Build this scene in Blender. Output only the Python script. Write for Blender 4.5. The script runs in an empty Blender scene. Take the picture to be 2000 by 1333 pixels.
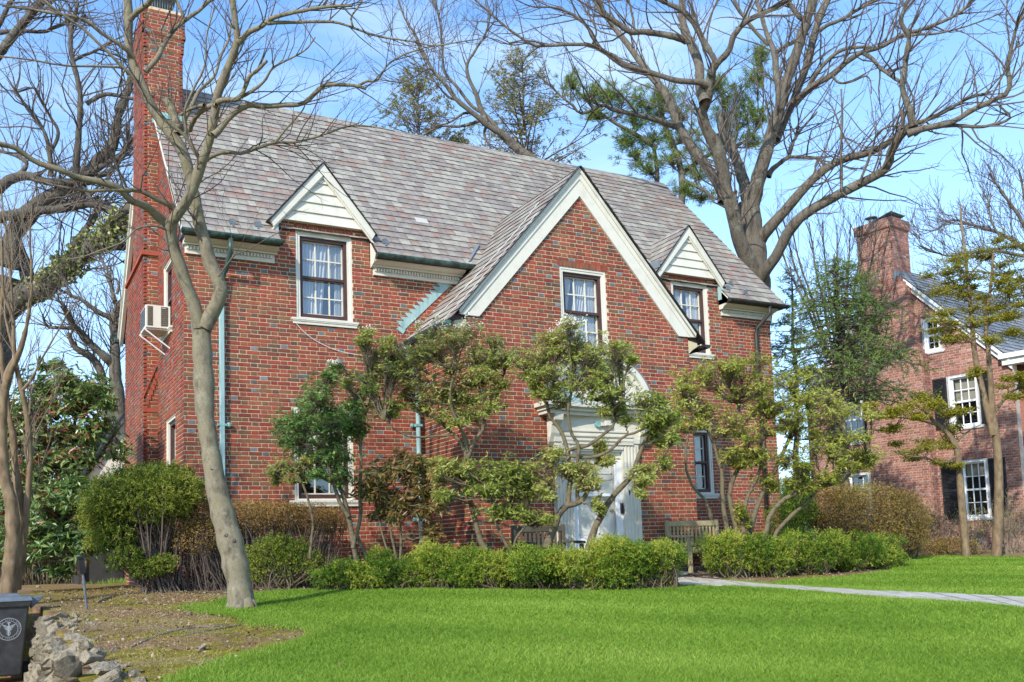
import bpy, bmesh, math, random
import numpy as np
from mathutils import Matrix, Vector
rng = np.random.default_rng(7)
random.seed(7)
C = bpy.context.scene.collection
rad = math.radians

# ------------------------------------------------------------------ camera, sky, sun, exposure
CAM = np.array([-2.590, -15.026, 0.391])
FPX, PX, PY = 1852.5, 1000.0, 902.05
yaw, pitch, roll = rad(28.93457), rad(5.3864), rad(-1.97708)
cp, sp = math.cos(pitch), math.sin(pitch)
fwd = np.array([math.sin(yaw)*cp, math.cos(yaw)*cp, sp])
rgt = np.array([math.cos(yaw), -math.sin(yaw), 0.0])
upv = np.cross(rgt, fwd)
r2 = math.cos(roll)*rgt + math.sin(roll)*upv
u2 = -math.sin(roll)*rgt + math.cos(roll)*upv
cam = bpy.data.cameras.new('camera')
camo = bpy.data.objects.new('camera', cam)
C.objects.link(camo)
cam.sensor_width = 36.0
cam.lens = 36.0*FPX/2000.0
cam.shift_y = (PY-666.5)/2000.0
cam.clip_end = 2000.0
M = Matrix.Identity(4)
for i in range(3):
    M[i][0] = r2[i]; M[i][1] = u2[i]; M[i][2] = -fwd[i]; M[i][3] = CAM[i]
camo.matrix_world = M
bpy.context.scene.camera = camo

SUN_TRAVEL = Vector((1.0, 0.72, -0.78)).normalized()
sun_el = math.asin(-SUN_TRAVEL.z)
sun_az = math.atan2(-SUN_TRAVEL.x, -SUN_TRAVEL.y)      # clockwise from +Y
world = bpy.data.worlds.new('World')
bpy.context.scene.world = world
world.use_nodes = True
wn, wl = world.node_tree.nodes, world.node_tree.links
wn.clear()
sky = wn.new('ShaderNodeTexSky'); sky.sky_type = 'NISHITA'; sky.sun_disc = False
sky.sun_elevation = sun_el; sky.sun_rotation = sun_az
sky.air_density = 1.0; sky.dust_density = 0.6; sky.ozone_density = 2.5
tc = wn.new('ShaderNodeTexCoord')
mp = wn.new('ShaderNodeMapping'); mp.inputs['Scale'].default_value = (1.0, 1.0, 4.5)
n1 = wn.new('ShaderNodeTexNoise'); n1.inputs['Scale'].default_value = 2.2; n1.inputs['Detail'].default_value = 8; n1.inputs['Roughness'].default_value = 0.55
rp = wn.new('ShaderNodeValToRGB')
rp.color_ramp.elements[0].position = 0.46; rp.color_ramp.elements[0].color = (0, 0, 0, 1)
rp.color_ramp.elements[1].position = 0.80; rp.color_ramp.elements[1].color = (0.85, 0.85, 0.85, 1)
sep = wn.new('ShaderNodeSeparateXYZ')
hz = wn.new('ShaderNodeMapRange'); hz.inputs['From Min'].default_value = 0.0; hz.inputs['From Max'].default_value = 0.55
hz.inputs['To Min'].default_value = 0.70; hz.inputs['To Max'].default_value = 0.0
mx = wn.new('ShaderNodeMath'); mx.operation = 'MAXIMUM'
mixc = wn.new('ShaderNodeMix'); mixc.data_type = 'RGBA'
gain = wn.new('ShaderNodeMix'); gain.data_type = 'RGBA'; gain.blend_type = 'MULTIPLY'; gain.inputs['Factor'].default_value = 1.0
SKYTINT = (.90, 1.30, 1.62, 1); CLOUD = (4.5, 5.5, 6.4, 1); SKYSTR = 0.15
gain.inputs['B'].default_value = SKYTINT
bg = wn.new('ShaderNodeBackground'); bg.inputs['Strength'].default_value = SKYSTR
wo = wn.new('ShaderNodeOutputWorld')
wl.new(tc.outputs['Generated'], mp.inputs['Vector']); wl.new(mp.outputs['Vector'], n1.inputs['Vector'])
wl.new(n1.outputs['Fac'], rp.inputs['Fac'])
wl.new(tc.outputs['Generated'], sep.inputs['Vector']); wl.new(sep.outputs['Z'], hz.inputs['Value'])
wl.new(rp.outputs['Color'], mx.inputs[0]); wl.new(hz.outputs['Result'], mx.inputs[1])
wl.new(sky.outputs['Color'], gain.inputs['A'])
wl.new(gain.outputs['Result'], mixc.inputs['A']); mixc.inputs['B'].default_value = CLOUD
wl.new(mx.outputs['Value'], mixc.inputs['Factor'])
wl.new(mixc.outputs['Result'], bg.inputs['Color']); wl.new(bg.outputs['Background'], wo.inputs['Surface'])

sl = bpy.data.lights.new('sun', 'SUN'); sl.energy = 3.6; sl.angle = rad(0.6); sl.color = (1.0, 0.95, 0.87)
so = bpy.data.objects.new('sun', sl); C.objects.link(so)
so.rotation_mode = 'QUATERNION'; so.rotation_quaternion = SUN_TRAVEL.to_track_quat('-Z', 'Y')
so.location = (-20, -20, 30)
vs = bpy.context.scene.view_settings
vs.view_transform = 'Standard'; vs.look = 'None'; vs.gamma = 1.0; vs.exposure = 0.62; vs.use_curve_mapping = False
bpy.context.scene.cycles.max_bounces = 6
bpy.context.scene.cycles.transparent_max_bounces = 12

# ------------------------------------------------------------------ helpers
def at(x, y, d):
    v = r2*((x-PX)/FPX) - u2*((y-PY)/FPX) + fwd
    return CAM + v*d

def zg(X, Y):
    z = np.interp(Y, [-60, -30, -15, -2, 0, 30], [-1.35, -1.05, -.62, -.06, 0, 0])
    return z - 0.0*X

def ground(x, y, dz=0.0):
    v = r2*((x-PX)/FPX) - u2*((y-PY)/FPX) + fwd
    a, b = 1.5, 90.0
    for _ in range(50):
        m = (a+b)/2; P = CAM+v*m
        if P[2] < zg(P[0], P[1])+dz: b = m
        else: a = m
    return CAM+v*(a+b)/2

def gdepth(x, y):
    P = ground(x, y); return float((P-CAM) @ fwd)

# materials -------------------------------------------------------
MATS = {}
def newmat(name):
    m = bpy.data.materials.new(name); m.use_nodes = True; MATS[name] = m
    return m, m.node_tree.nodes, m.node_tree.links, m.node_tree.nodes['Principled BSDF']

def coords(n, l, scale):
    t = n.new('ShaderNodeTexCoord'); mpg = n.new('ShaderNodeMapping')
    mpg.inputs['Scale'].default_value = scale if isinstance(scale, tuple) else (scale,)*3
    l.new(t.outputs['Object'], mpg.inputs['Vector']); return mpg.outputs['Vector']

def noise(n, l, vec, scale, detail=4, rough=0.55):
    t = n.new('ShaderNodeTexNoise'); t.inputs['Scale'].default_value = scale
    t.inputs['Detail'].default_value = detail; t.inputs['Roughness'].default_value = rough
    if vec is not None: l.new(vec, t.inputs['Vector'])
    return t.outputs['Fac']

def ramp(n, l, fac, stops, interp='LINEAR'):
    r = n.new('ShaderNodeValToRGB'); e = r.color_ramp.elements; r.color_ramp.interpolation = interp
    e[0].position, e[0].color = stops[0][0], (*stops[0][1], 1)
    e[1].position, e[1].color = stops[-1][0], (*stops[-1][1], 1)
    for p, c in stops[1:-1]:
        k = e.new(p); k.color = (*c, 1)
    l.new(fac, r.inputs['Fac']); return r.outputs['Color']

def mixrgb(n, l, a, b, f, blend='MIX'):
    m = n.new('ShaderNodeMix'); m.data_type = 'RGBA'; m.blend_type = blend
    for s, k in ((a, 'A'), (b, 'B')):
        if isinstance(s, tuple): m.inputs[k].default_value = (*s, 1)
        else: l.new(s, m.inputs[k])
    if isinstance(f, (int, float)): m.inputs['Factor'].default_value = f
    else: l.new(f, m.inputs['Factor'])
    return m.outputs['Result']

def bump(n, l, h, bsdf, strength=0.4, dist=0.01):
    b = n.new('ShaderNodeBump'); b.inputs['Strength'].default_value = strength; b.inputs['Distance'].default_value = dist
    l.new(h, b.inputs['Height']); l.new(b.outputs['Normal'], bsdf.inputs['Normal'])

def mat_noise(name, c1, c2, scale=8, rough=0.8, bstr=0.3, bdist=0.005, stretch=(1, 1, 1), c3=None, spec=0.3, metal=0.0):
    m, n, l, b = newmat(name)
    v = coords(n, l, stretch)
    f = noise(n, l, v, scale, 6, 0.6)
    st = [(0.3, c1), (0.7, c2)] if c3 is None else [(0.3, c1), (0.5, c2), (0.7, c3)]
    l.new(ramp(n, l, f, st), b.inputs['Base Color'])
    b.inputs['Roughness'].default_value = rough; b.inputs['Specular IOR Level'].default_value = spec
    b.inputs['Metallic'].default_value = metal
    if bstr > 0: bump(n, l, noise(n, l, v, scale*4, 5, 0.6), b, bstr, bdist)
    return m

def tint_attr(n):
    a = n.new('ShaderNodeAttribute'); a.attribute_name = 'tint'; return a.outputs['Fac']

def mat_tinted(name, stops, nscale=25, namt=0.35, rough=0.85, bstr=0.3, bdist=0.004, interp='LINEAR', weather=None, spec=0.3):
    m, n, l, b = newmat(name)
    v = coords(n, l, 1.0)
    c = ramp(n, l, tint_attr(n), stops, interp)
    f = noise(n, l, v, nscale, 5, 0.65)
    g = ramp(n, l, f, [(0.25, (1-namt,)*3), (0.75, (1+namt*0.5,)*3)])
    c = mixrgb(n, l, c, g, 1.0, 'MULTIPLY')
    if weather:
        w = noise(n, l, v, weather[0], 5, 0.6)
        wf = ramp(n, l, w, [(weather[1], (0, 0, 0)), (weather[2], (weather[4],)*3)])
        c = mixrgb(n, l, c, weather[3], wf)
    sv = coords(n, l, (1.4, 1.4, .22)); sf = ramp(n, l, noise(n, l, sv, 2.2, 5, .65), [(.3, (.80, .78, .76)), (.5, (1, 1, 1)), (.75, (1.10, 1.08, 1.05))])
    c = mixrgb(n, l, c, sf, 1.0, 'MULTIPLY')
    l.new(c, b.inputs['Base Color']); b.inputs['Roughness'].default_value = rough
    b.inputs['Specular IOR Level'].default_value = spec
    bump(n, l, noise(n, l, v, nscale*3, 5, 0.6), b, bstr, bdist)
    return m

def mat_leaf(name, stops, rough=0.55, trans=0.25, spec=0.35):
    m, n, l, b = newmat(name)
    c = ramp(n, l, tint_attr(n), stops)
    l.new(c, b.inputs['Base Color']); b.inputs['Roughness'].default_value = rough
    b.inputs['Specular IOR Level'].default_value = spec
    tr = n.new('ShaderNodeBsdfTranslucent'); l.new(c, tr.inputs['Color'])
    ms = n.new('ShaderNodeMixShader'); ms.inputs['Fac'].default_value = trans
    l.new(b.outputs['BSDF'], ms.inputs[1]); l.new(tr.outputs['BSDF'], ms.inputs[2])
    l.new(ms.outputs['Shader'], n['Material Output'].inputs['Surface'])
    return m

BR = [(0.0, (.36, .075, .04)), (.2, (.26, .045, .028)), (.38, (.33, .09, .042)), (.55, (.19, .045, .03)), (.68, (.26, .11, .05)), (.78, (.17, .085, .045)), (.87, (.12, .062, .05)), (.92, (.11, .115, .125)), (1.0, (.19, .205, .22))]
M_BRICK = mat_tinted('glazed_brick', BR, 18, .3, .75, .5, .004, weather=(.9, .55, .8, (.27, .17, .09), .35))
BN = [(0.0, (.37, .16, .115)), (.35, (.28, .11, .08)), (.6, (.43, .235, .18)), (.85, (.20, .09, .075)), (1.0, (.50, .36, .29))]
M_BRICKN = mat_tinted('neighbour_brick', BN, 12, .3, .85, .4, .004)
M_MORTAR = mat_noise('mortar', (.50, .39, .24), (.66, .54, .36), 14, .95, .5, .004)
M_MORTARN = mat_noise('pale_mortar', (.36, .27, .21), (.55, .45, .37), 10, .95, .4, .004)
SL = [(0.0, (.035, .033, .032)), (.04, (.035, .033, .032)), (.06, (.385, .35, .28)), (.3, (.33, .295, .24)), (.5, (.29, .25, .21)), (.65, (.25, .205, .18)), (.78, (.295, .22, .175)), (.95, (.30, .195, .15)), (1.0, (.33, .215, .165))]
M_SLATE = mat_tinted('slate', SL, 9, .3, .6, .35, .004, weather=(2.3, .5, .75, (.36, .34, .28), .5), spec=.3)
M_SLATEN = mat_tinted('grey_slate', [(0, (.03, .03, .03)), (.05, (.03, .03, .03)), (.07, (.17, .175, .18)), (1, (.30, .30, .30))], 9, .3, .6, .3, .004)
M_CREAM = mat_noise('cream_paint', (.57, .53, .43), (.65, .61, .51), 3, .6, .12, .002, c3=(.61, .57, .47))
def grime(m, amt, sc=3.0, col=(.30, .27, .20)):
    n, l = m.node_tree.nodes, m.node_tree.links; b = n['Principled BSDF']; src = b.inputs['Base Color'].links[0].from_socket
    v = coords(n, l, (1, 1, .35)); f = ramp(n, l, noise(n, l, v, sc, 7, .72), [(.52, (0, 0, 0)), (.78, (amt,)*3)])
    l.new(mixrgb(n, l, src, col, f), b.inputs['Base Color'])
grime(M_CREAM, .35, 4)
M_OCHRE = mat_noise('ochre_paint', (.46, .38, .22), (.58, .49, .31), 3, .6, .12, .002)
M_WHITE = mat_noise('white_paint', (.74, .74, .72), (.80, .80, .79), 3, .5, .1, .002)
M_DOOR = mat_noise('door_paint', (.62, .58, .50), (.68, .64, .56), 2, .5, .05, .002)
M_BROWN = mat_noise('brown_paint', (.055, .026, .022), (.085, .042, .036), 6, .45, .1, .002)
M_SHUT = mat_noise('black_paint', (.018, .019, .022), (.03, .03, .035), 6, .5, .1, .002)
M_COPPER = mat_noise('verdigris', (.13, .30, .29), (.22, .42, .38), 5, .6, .2, .003, c3=(.33, .52, .47))
M_COPPERP = mat_noise('pale_verdigris', (.15, .29, .28), (.33, .46, .44), 5, .65, .3, .004, stretch=(2, 2, .4), c3=(.24, .37, .375))
M_GUTTER = mat_noise('dark_copper', (.016, .045, .038), (.05, .075, .065), 8, .45, .2, .003, c3=(.09, .19, .16), metal=.2)
M_GUTD = mat_noise('bronze_copper', (.028, .028, .026), (.06, .055, .05), 8, .45, .2, .003, metal=.2)
M_LEAD = mat_noise('lead', (.12, .14, .16), (.20, .23, .25), 6, .5, .2, .003)
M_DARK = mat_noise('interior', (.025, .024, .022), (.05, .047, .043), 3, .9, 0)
M_CURT = mat_noise('curtain_cloth', (.36, .37, .37), (.50, .50, .49), 3, .9, .2, .003, stretch=(8, 8, .6))
M_BLIND = mat_noise('blind_cloth', (.30, .285, .235), (.36, .34, .28), 3, .9, 0)
M_BARK = mat_noise('grey_bark', (.10, .08, .048), (.24, .20, .135), 9, .95, 1.0, .03, stretch=(1, 1, .5), c3=(.18, .155, .075))
M_BARKO = mat_noise('furrowed_bark', (.06, .047, .034), (.20, .165, .125), 7, .95, 1.0, .04, stretch=(1.6, 1.6, .3), c3=(.20, .17, .13))
M_BARKD = mat_noise('dark_bark', (.07, .055, .045), (.15, .125, .10), 6, .95, .9, .03, stretch=(1.4, 1.4, .35), c3=(.12, .10, .075))
def add_bark(m, crack, lichen, lc, stretch, cs, dist):
    n, l = m.node_tree.nodes, m.node_tree.links; b = n['Principled BSDF']
    src = b.inputs['Base Color'].links[0].from_socket; v = coords(n, l, stretch)
    vo = n.new('ShaderNodeTexVoronoi'); vo.feature = 'DISTANCE_TO_EDGE'; vo.inputs['Scale'].default_value = cs; l.new(v, vo.inputs['Vector'])
    wv = noise(n, l, v, cs*.6, 4, .7); ad = n.new('ShaderNodeMath'); ad.operation = 'MULTIPLY'; l.new(vo.outputs['Distance'], ad.inputs[0]); l.new(wv, ad.inputs[1])
    cr = ramp(n, l, ad.outputs['Value'], [(0, (crack,)*3), (.08, (1, 1, 1))])
    c = mixrgb(n, l, src, cr, 1.0, 'MULTIPLY')
    lv = coords(n, l, 1.0); lf = ramp(n, l, noise(n, l, lv, lichen, 6, .75), [(.55, (0, 0, 0)), (.66, (.75, .75, .75))]); c = mixrgb(n, l, c, lc, lf)
    l.new(c, b.inputs['Base Color'])
    for k in list(b.inputs['Normal'].links): l.remove(k)
    ad2 = n.new('ShaderNodeMath'); ad2.operation = 'ADD'; l.new(ad.outputs['Value'], ad2.inputs[0]); l.new(noise(n, l, v, cs*4, 5, .7), ad2.inputs[1]); bump(n, l, ad2.outputs['Value'], b, .9, dist)
add_bark(M_BARK, .85, 7, (.30, .275, .19), (1, 1, .35), 60, .006)
add_bark(M_BARKO, .60, 2.0, (.30, .29, .23), (1, 1, .12), 34, .03)
add_bark(M_BARKD, .6, 2.0, (.22, .22, .16), (1, 1, .2), 16, .04)
M_TWIG = mat_noise('twig_bark', (.085, .062, .048), (.16, .125, .10), 4, .9, 0)
M_TWIGL = mat_noise('pale_twig', (.17, .13, .095), (.28, .22, .16), 4, .9, 0)
M_SHRUB = mat_noise('shrub_bark', (.045, .034, .022), (.15, .115, .07), 14, .9, .6, .006, c3=(.13, .125, .06))
M_STEM = mat_noise('tan_stem', (.10, .065, .036), (.27, .19, .11), 14, .85, .4, .006, stretch=(1, 1, .4))
M_STONE = mat_noise('field_stone', (.085, .065, .04), (.32, .26, .175), 9, .95, 1.0, .03, c3=(.18, .14, .09))
M_STONEB = mat_noise('mossy_stone', (.075, .07, .035), (.19, .15, .10), 6, .9, .8, .02, c3=(.13, .10, .07))
M_FLAG = mat_noise('bluestone', (.30, .27, .215), (.47, .43, .35), 5, .7, .2, .004, c3=(.43, .43, .42))
M_FLAGT = mat_noise('tan_flagstone', (.34, .30, .235), (.50, .45, .36), 5, .7, .2, .004)
M_WOOD = mat_noise('weathered_teak', (.28, .22, .11), (.44, .37, .21), 6, .85, .5, .004, stretch=(6, 6, 1))
M_WOODD = mat_noise('dark_teak', (.06, .055, .04), (.12, .105, .075), 6, .85, .5, .004)
M_BIN = mat_noise('black_plastic', (.024, .025, .027), (.055, .054, .052), 9, .5, .15, .002)
M_PRINT = mat_noise('white_print', (.30, .31, .33), (.40, .41, .42), 10, .6, 0)
M_METAL = mat_noise('grey_metal', (.10, .12, .14), (.17, .19, .21), 12, .5, .1, .002, metal=.3)
M_ACB = mat_noise('beige_metal', (.60, .55, .46), (.66, .61, .52), 5, .5, .1, .002)
M_ACD = mat_noise('dark_louvre', (.10, .085, .06), (.15, .13, .09), 30, .6, .3, .003)
M_BRASS = mat_noise('aged_brass', (.28, .22, .10), (.36, .28, .14), 12, .4, .1, .002, metal=.6)
M_BLACK = mat_noise('black_metal', (.012, .012, .013), (.02, .02, .02), 12, .4, .1, .002)
M_CABLE = mat_noise('white_cable', (.62, .60, .56), (.70, .68, .64), 12, .6, 0)
M_BLOOM = mat_noise('blossom', (.66, .63, .50), (.76, .74, .62), 12, .7, 0)

def mat_glass():
    m, n, l, b = newmat('window_glass')
    n.remove(b)
    g = n.new('ShaderNodeBsdfGlossy'); g.inputs['Roughness'].default_value = .015; g.inputs['Color'].default_value = (.92, .96, 1, 1)
    t = n.new('ShaderNodeBsdfTransparent'); t.inputs['Color'].default_value = (.96, .97, .97, 1)
    f = n.new('ShaderNodeLayerWeight'); f.inputs['Blend'].default_value = .5
    pw = n.new('ShaderNodeMath'); pw.operation = 'POWER'; pw.inputs[1].default_value = 3.5; l.new(f.outputs['Facing'], pw.inputs[0])
    a = n.new('ShaderNodeMath'); a.operation = 'MULTIPLY_ADD'; a.inputs[1].default_value = .75; a.inputs[2].default_value = .16
    l.new(pw.outputs['Value'], a.inputs[0])
    v = coords(n, l, 1.0)
    bp = n.new('ShaderNodeBump'); bp.inputs['Strength'].default_value = .25; bp.inputs['Distance'].default_value = .004
    l.new(noise(n, l, v, 3, 2, .5), bp.inputs['Height']); l.new(bp.outputs['Normal'], g.inputs['Normal'])
    ms = n.new('ShaderNodeMixShader')
    l.new(a.outputs['Value'], ms.inputs['Fac']); l.new(t.outputs['BSDF'], ms.inputs[1]); l.new(g.outputs['BSDF'], ms.inputs[2])
    l.new(ms.outputs['Shader'], n['Material Output'].inputs['Surface'])
    return m
M_GLASS = mat_glass()
M_DGLASS = M_GLASS.copy(); M_DGLASS.name = 'storm_door_glass'
for nd in M_DGLASS.node_tree.nodes:
    if nd.type == 'MATH' and nd.operation == 'MULTIPLY_ADD': nd.inputs[1].default_value = .3; nd.inputs[2].default_value = .045

def mat_ground():
    m, n, l, b = newmat('soil_and_moss')
    v = coords(n, l, 1.0)
    f1 = noise(n, l, v, 1.1, 6, .65); f2 = noise(n, l, v, 6, 6, .7); f3 = noise(n, l, v, 30, 5, .7); f4 = noise(n, l, v, .7, 4, .6)
    soil = ramp(n, l, f3, [(.3, (.15, .085, .045)), (.55, (.29, .17, .095)), (.75, (.42, .27, .165))])
    moss = ramp(n, l, f3, [(.3, (.14, .12, .014)), (.55, (.26, .215, .025)), (.75, (.36, .29, .07))])
    dry = ramp(n, l, f3, [(.3, (.24, .17, .085)), (.6, (.38, .28, .16)), (.8, (.48, .37, .23))])
    mf = ramp(n, l, f1, [(.48, (0, 0, 0)), (.57, (1, 1, 1))])
    c = mixrgb(n, l, soil, moss, mf)
    df = ramp(n, l, f4, [(.50, (0, 0, 0)), (.62, (.8, .8, .8))])
    c = mixrgb(n, l, c, dry, df)
    c = mixrgb(n, l, c, ramp(n, l, f2, [(.3, (.6, .6, .6)), (.7, (1.25, 1.25, 1.25))]), .9, 'MULTIPLY')
    l.new(c, b.inputs['Base Color']); b.inputs['Roughness'].default_value = .95
    b.inputs['Specular IOR Level'].default_value = .1
    bump(n, l, f3, b, .9, .03)
    return m
M_GROUND = mat_ground()
M_MULCH = mat_noise('bed_mulch', (.055, .034, .022), (.15, .095, .06), 22, .95, .9, .02, c3=(.10, .085, .035))
def mat_lawn():
    m, n, l, b = newmat('turf')
    v = coords(n, l, 1.0)
    f1 = noise(n, l, v, .55, 3, .5); f2 = noise(n, l, v, 40, 5, .7)
    c = ramp(n, l, f2, [(.3, (.11, .185, .016)), (.6, (.17, .265, .022)), (.8, (.22, .32, .04))])
    c = mixrgb(n, l, c, ramp(n, l, f1, [(.35, (.85, .9, .8)), (.65, (1.12, 1.06, 1.1))]), 1.0, 'MULTIPLY')
    l.new(c, b.inputs['Base Color']); b.inputs['Roughness'].default_value = .8; b.inputs['Specular IOR Level'].default_value = .15
    bump(n, l, f2, b, .8, .02)
    return m
M_LAWN = mat_lawn()
M_BLADE = mat_leaf('grass_blade', [(0, (.115, .205, .018)), (.5, (.19, .305, .026)), (1, (.32, .42, .07))], .6, .3, .25)
L_PIERIS = mat_leaf('pieris_leaf', [(0, (.12, .165, .022)), (.35, (.25, .32, .04)), (.65, (.40, .46, .09)), (.88, (.56, .58, .20)), (1, (.46, .28, .10))], .5, .5, .3)
L_PIERISD = mat_leaf('dark_pieris_leaf', [(0, (.05, .11, .02)), (.45, (.11, .22, .035)), (.8, (.21, .34, .07)), (1, (.38, .46, .17))], .42, .38, .4)
L_PIERISY = mat_leaf('yellow_pieris_leaf', [(0, (.15, .18, .022)), (.35, (.30, .33, .04)), (.7, (.48, .48, .08)), (1, (.62, .59, .17))], .5, .5, .3)
L_RHODO = mat_leaf('rhododendron_leaf', [(0, (.045, .10, .025)), (.45, (.11, .19, .042)), (.75, (.17, .24, .055)), (.93, (.33, .37, .13)), (1, (.25, .07, .035))], .35, .2, .55)
L_RHODOB = mat_leaf('bronzed_leaf', [(0, (.06, .08, .018)), (.35, (.14, .13, .03)), (.6, (.25, .17, .055)), (.85, (.28, .11, .05)), (1, (.38, .27, .10))], .4, .3, .5)
L_YEW = mat_leaf('yew_needle', [(0, (.045, .08, .010)), (.4, (.12, .17, .018)), (.75, (.22, .255, .03)), (1, (.33, .33, .055))], .6, .25, .25)
L_HEDGE = mat_leaf('low_yew_needle', [(0, (.06, .125, .014)), (.4, (.15, .25, .024)), (.75, (.29, .36, .04)), (1, (.46, .46, .07))], .6, .4, .25)
L_AZA = mat_leaf('azalea_leaf', [(0, (.14, .10, .028)), (.4, (.27, .17, .05)), (.75, (.38, .23, .08)), (1, (.40, .34, .10))], .6, .3, .25)
L_AZAG = mat_leaf('olive_azalea_leaf', [(0, (.12, .09, .022)), (.4, (.25, .165, .04)), (.75, (.33, .21, .06)), (1, (.32, .34, .08))], .6, .3, .25)
L_HEM = mat_leaf('hemlock_needle', [(0, (.05, .10, .022)), (.5, (.13, .22, .04)), (1, (.26, .34, .08))], .6, .25, .25)
L_PINE = mat_leaf('pine_needle', [(0, (.07, .12, .02)), (.5, (.18, .25, .045)), (1, (.33, .38, .10))], .6, .25, .25)
L_FIR = mat_leaf('fir_needle', [(0, (.15, .15, .045)), (.5, (.27, .26, .08)), (.85, (.36, .30, .12)), (1, (.40, .26, .11))], .6, .25, .25)
L_IVY = mat_leaf('ivy_leaf', [(0, (.09, .11, .025)), (.5, (.22, .24, .06)), (1, (.42, .40, .17))], .45, .25, .4)
L_NEW = mat_leaf('young_leaf', [(0, (.22, .20, .016)), (.5, (.34, .31, .025)), (1, (.48, .43, .05))], .5, .48, .25)
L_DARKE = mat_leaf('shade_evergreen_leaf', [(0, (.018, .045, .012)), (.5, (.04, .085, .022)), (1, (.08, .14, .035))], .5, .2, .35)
L_BLADEY = mat_leaf('spring_blade', [(0, (.12, .25, .02)), (1, (.28, .40, .06))], .5, .35, .3)
L_LITTER = mat_leaf('leaf_litter', [(0, (.09, .05, .03)), (.5, (.22, .14, .085)), (1, (.42, .34, .25))], .9, .05, .1)

# mesh building ---------------------------------------------------
def mesh_np(name, V, F, mat, parent=None, tint=None, smooth=False, kind=None):
    """V (n,3), F (m,k) uniform faces or list of arrays"""
    V = np.asarray(V, np.float32)
    Fs = F if isinstance(F, list) else [F]
    Fs = [np.asarray(f, np.int32) for f in Fs if len(f)]
    me = bpy.data.meshes.new(name)
    me.vertices.add(len(V)); me.vertices.foreach_set('co', V.ravel())
    loops = np.concatenate([f.ravel() for f in Fs]); cnt = np.concatenate([np.full(len(f), f.shape[1]) for f in Fs])
    me.loops.add(len(loops)); me.loops.foreach_set('vertex_index', loops)
    me.polygons.add(len(cnt))
    st = np.concatenate([[0], np.cumsum(cnt)[:-1]]).astype(np.int32)
    me.polygons.foreach_set('loop_start', st); me.polygons.foreach_set('loop_total', cnt.astype(np.int32))
    me.polygons.foreach_set('use_smooth', np.full(len(cnt), bool(smooth)))
    me.update(calc_edges=True)
    if tint is not None:
        a = me.attributes.new('tint', 'FLOAT', 'FACE'); a.data.foreach_set('value', np.asarray(tint, np.float32))
    if mat: me.materials.append(mat)
    o = bpy.data.objects.new(name, me); C.objects.link(o)
    if parent: o.parent = parent
    if kind: o['kind'] = kind
    return o

class MB:
    def __init__(s): s.v = []; s.f4 = []; s.f3 = []; s.n = 0; s.fn = []
    def add(s, vs, fs):
        vs = [tuple(v) for v in vs]; s.v += vs
        for f in fs: s.fn.append(tuple(i+s.n for i in f))
        s.n += len(vs); return s
    def hexa(s, p):   # p: 4 bottom (ccw), 4 top
        return s.add(p, [(0, 3, 2, 1), (4, 5, 6, 7), (0, 1, 5, 4), (1, 2, 6, 5), (2, 3, 7, 6), (3, 0, 4, 7)])
    def box(s, x0, x1, y0, y1, z0, z1):
        return s.hexa([(x0, y0, z0), (x1, y0, z0), (x1, y1, z0), (x0, y1, z0), (x0, y0, z1), (x1, y0, z1), (x1, y1, z1), (x0, y1, z1)])
    def frame(s, O, U, V, N, u0, u1, v0, v1, n0, n1):
        O, U, V, N = map(np.asarray, (O, U, V, N))
        P = lambda a, b, c: tuple(O+U*a+V*b+N*c)
        return s.hexa([P(u0, v0, n0), P(u1, v0, n0), P(u1, v0, n1), P(u0, v0, n1), P(u0, v1, n0), P(u1, v1, n0), P(u1, v1, n1), P(u0, v1, n1)])
    def prism(s, poly, d):    # poly: 3d points (planar), extruded by vector d
        n = len(poly); a = [tuple(p) for p in poly]; b = [tuple(np.asarray(p)+np.asarray(d)) for p in poly]
        fs = [tuple(range(n))[::-1], tuple(range(n, 2*n))]
        for i in range(n): j = (i+1) % n; fs.append((i, j, j+n, i+n))
        return s.add(a+b, fs)
    def tube(s, pts, r, n=8, caps=True):
        pts = np.asarray(pts, float); K = len(pts); rr = np.broadcast_to(np.asarray(r, float), (K,))
        V, F = tubes(pts[None], rr[None], n)
        base = s.n; s.v += [tuple(v) for v in V]; s.n += len(V)
        for f in F: s.fn.append(tuple(int(i)+base for i in f))
        if caps:
            s.fn.append(tuple(base+i for i in range(n))[::-1]); s.fn.append(tuple(base+(K-1)*n+i for i in range(n)))
        return s
    def lathe(s, c, prof, n=12):
        c = np.asarray(c, float); base = s.n; K = len(prof)
        for (r, z) in prof:
            for i in range(n):
                a = 2*math.pi*i/n; s.v.append((c[0]+r*math.cos(a), c[1]+r*math.sin(a), c[2]+z))
        s.n += K*n
        for k in range(K-1):
            for i in range(n):
                j = (i+1) % n; s.fn.append((base+k*n+i, base+k*n+j, base+(k+1)*n+j, base+(k+1)*n+i))
        s.fn.append(tuple(base+i for i in range(n))[::-1]); s.fn.append(tuple(base+(K-1)*n+i for i in range(n)))
        return s
    def build(s, name, mat, parent=None, smooth=False, kind=None, bevel=0, fix=True):
        me = bpy.data.meshes.new(name); me.from_pydata(s.v, [], s.fn)
        if fix:
            bm = bmesh.new(); bm.from_mesh(me); bmesh.ops.recalc_face_normals(bm, faces=bm.faces); bm.to_mesh(me); bm.free()
        me.polygons.foreach_set('use_smooth', np.full(len(me.polygons), bool(smooth)))
        me.materials.append(mat)
        o = bpy.data.objects.new(name, me); C.objects.link(o)
        if parent: o.parent = parent
        if kind: o['kind'] = kind
        if bevel:
            b = o.modifiers.new('bevel', 'BEVEL'); b.width = bevel; b.segments = 2; b.limit_method = 'ANGLE'
        return o

def norm(a): return a/np.maximum(np.linalg.norm(a, axis=-1, keepdims=True), 1e-9)

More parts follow.
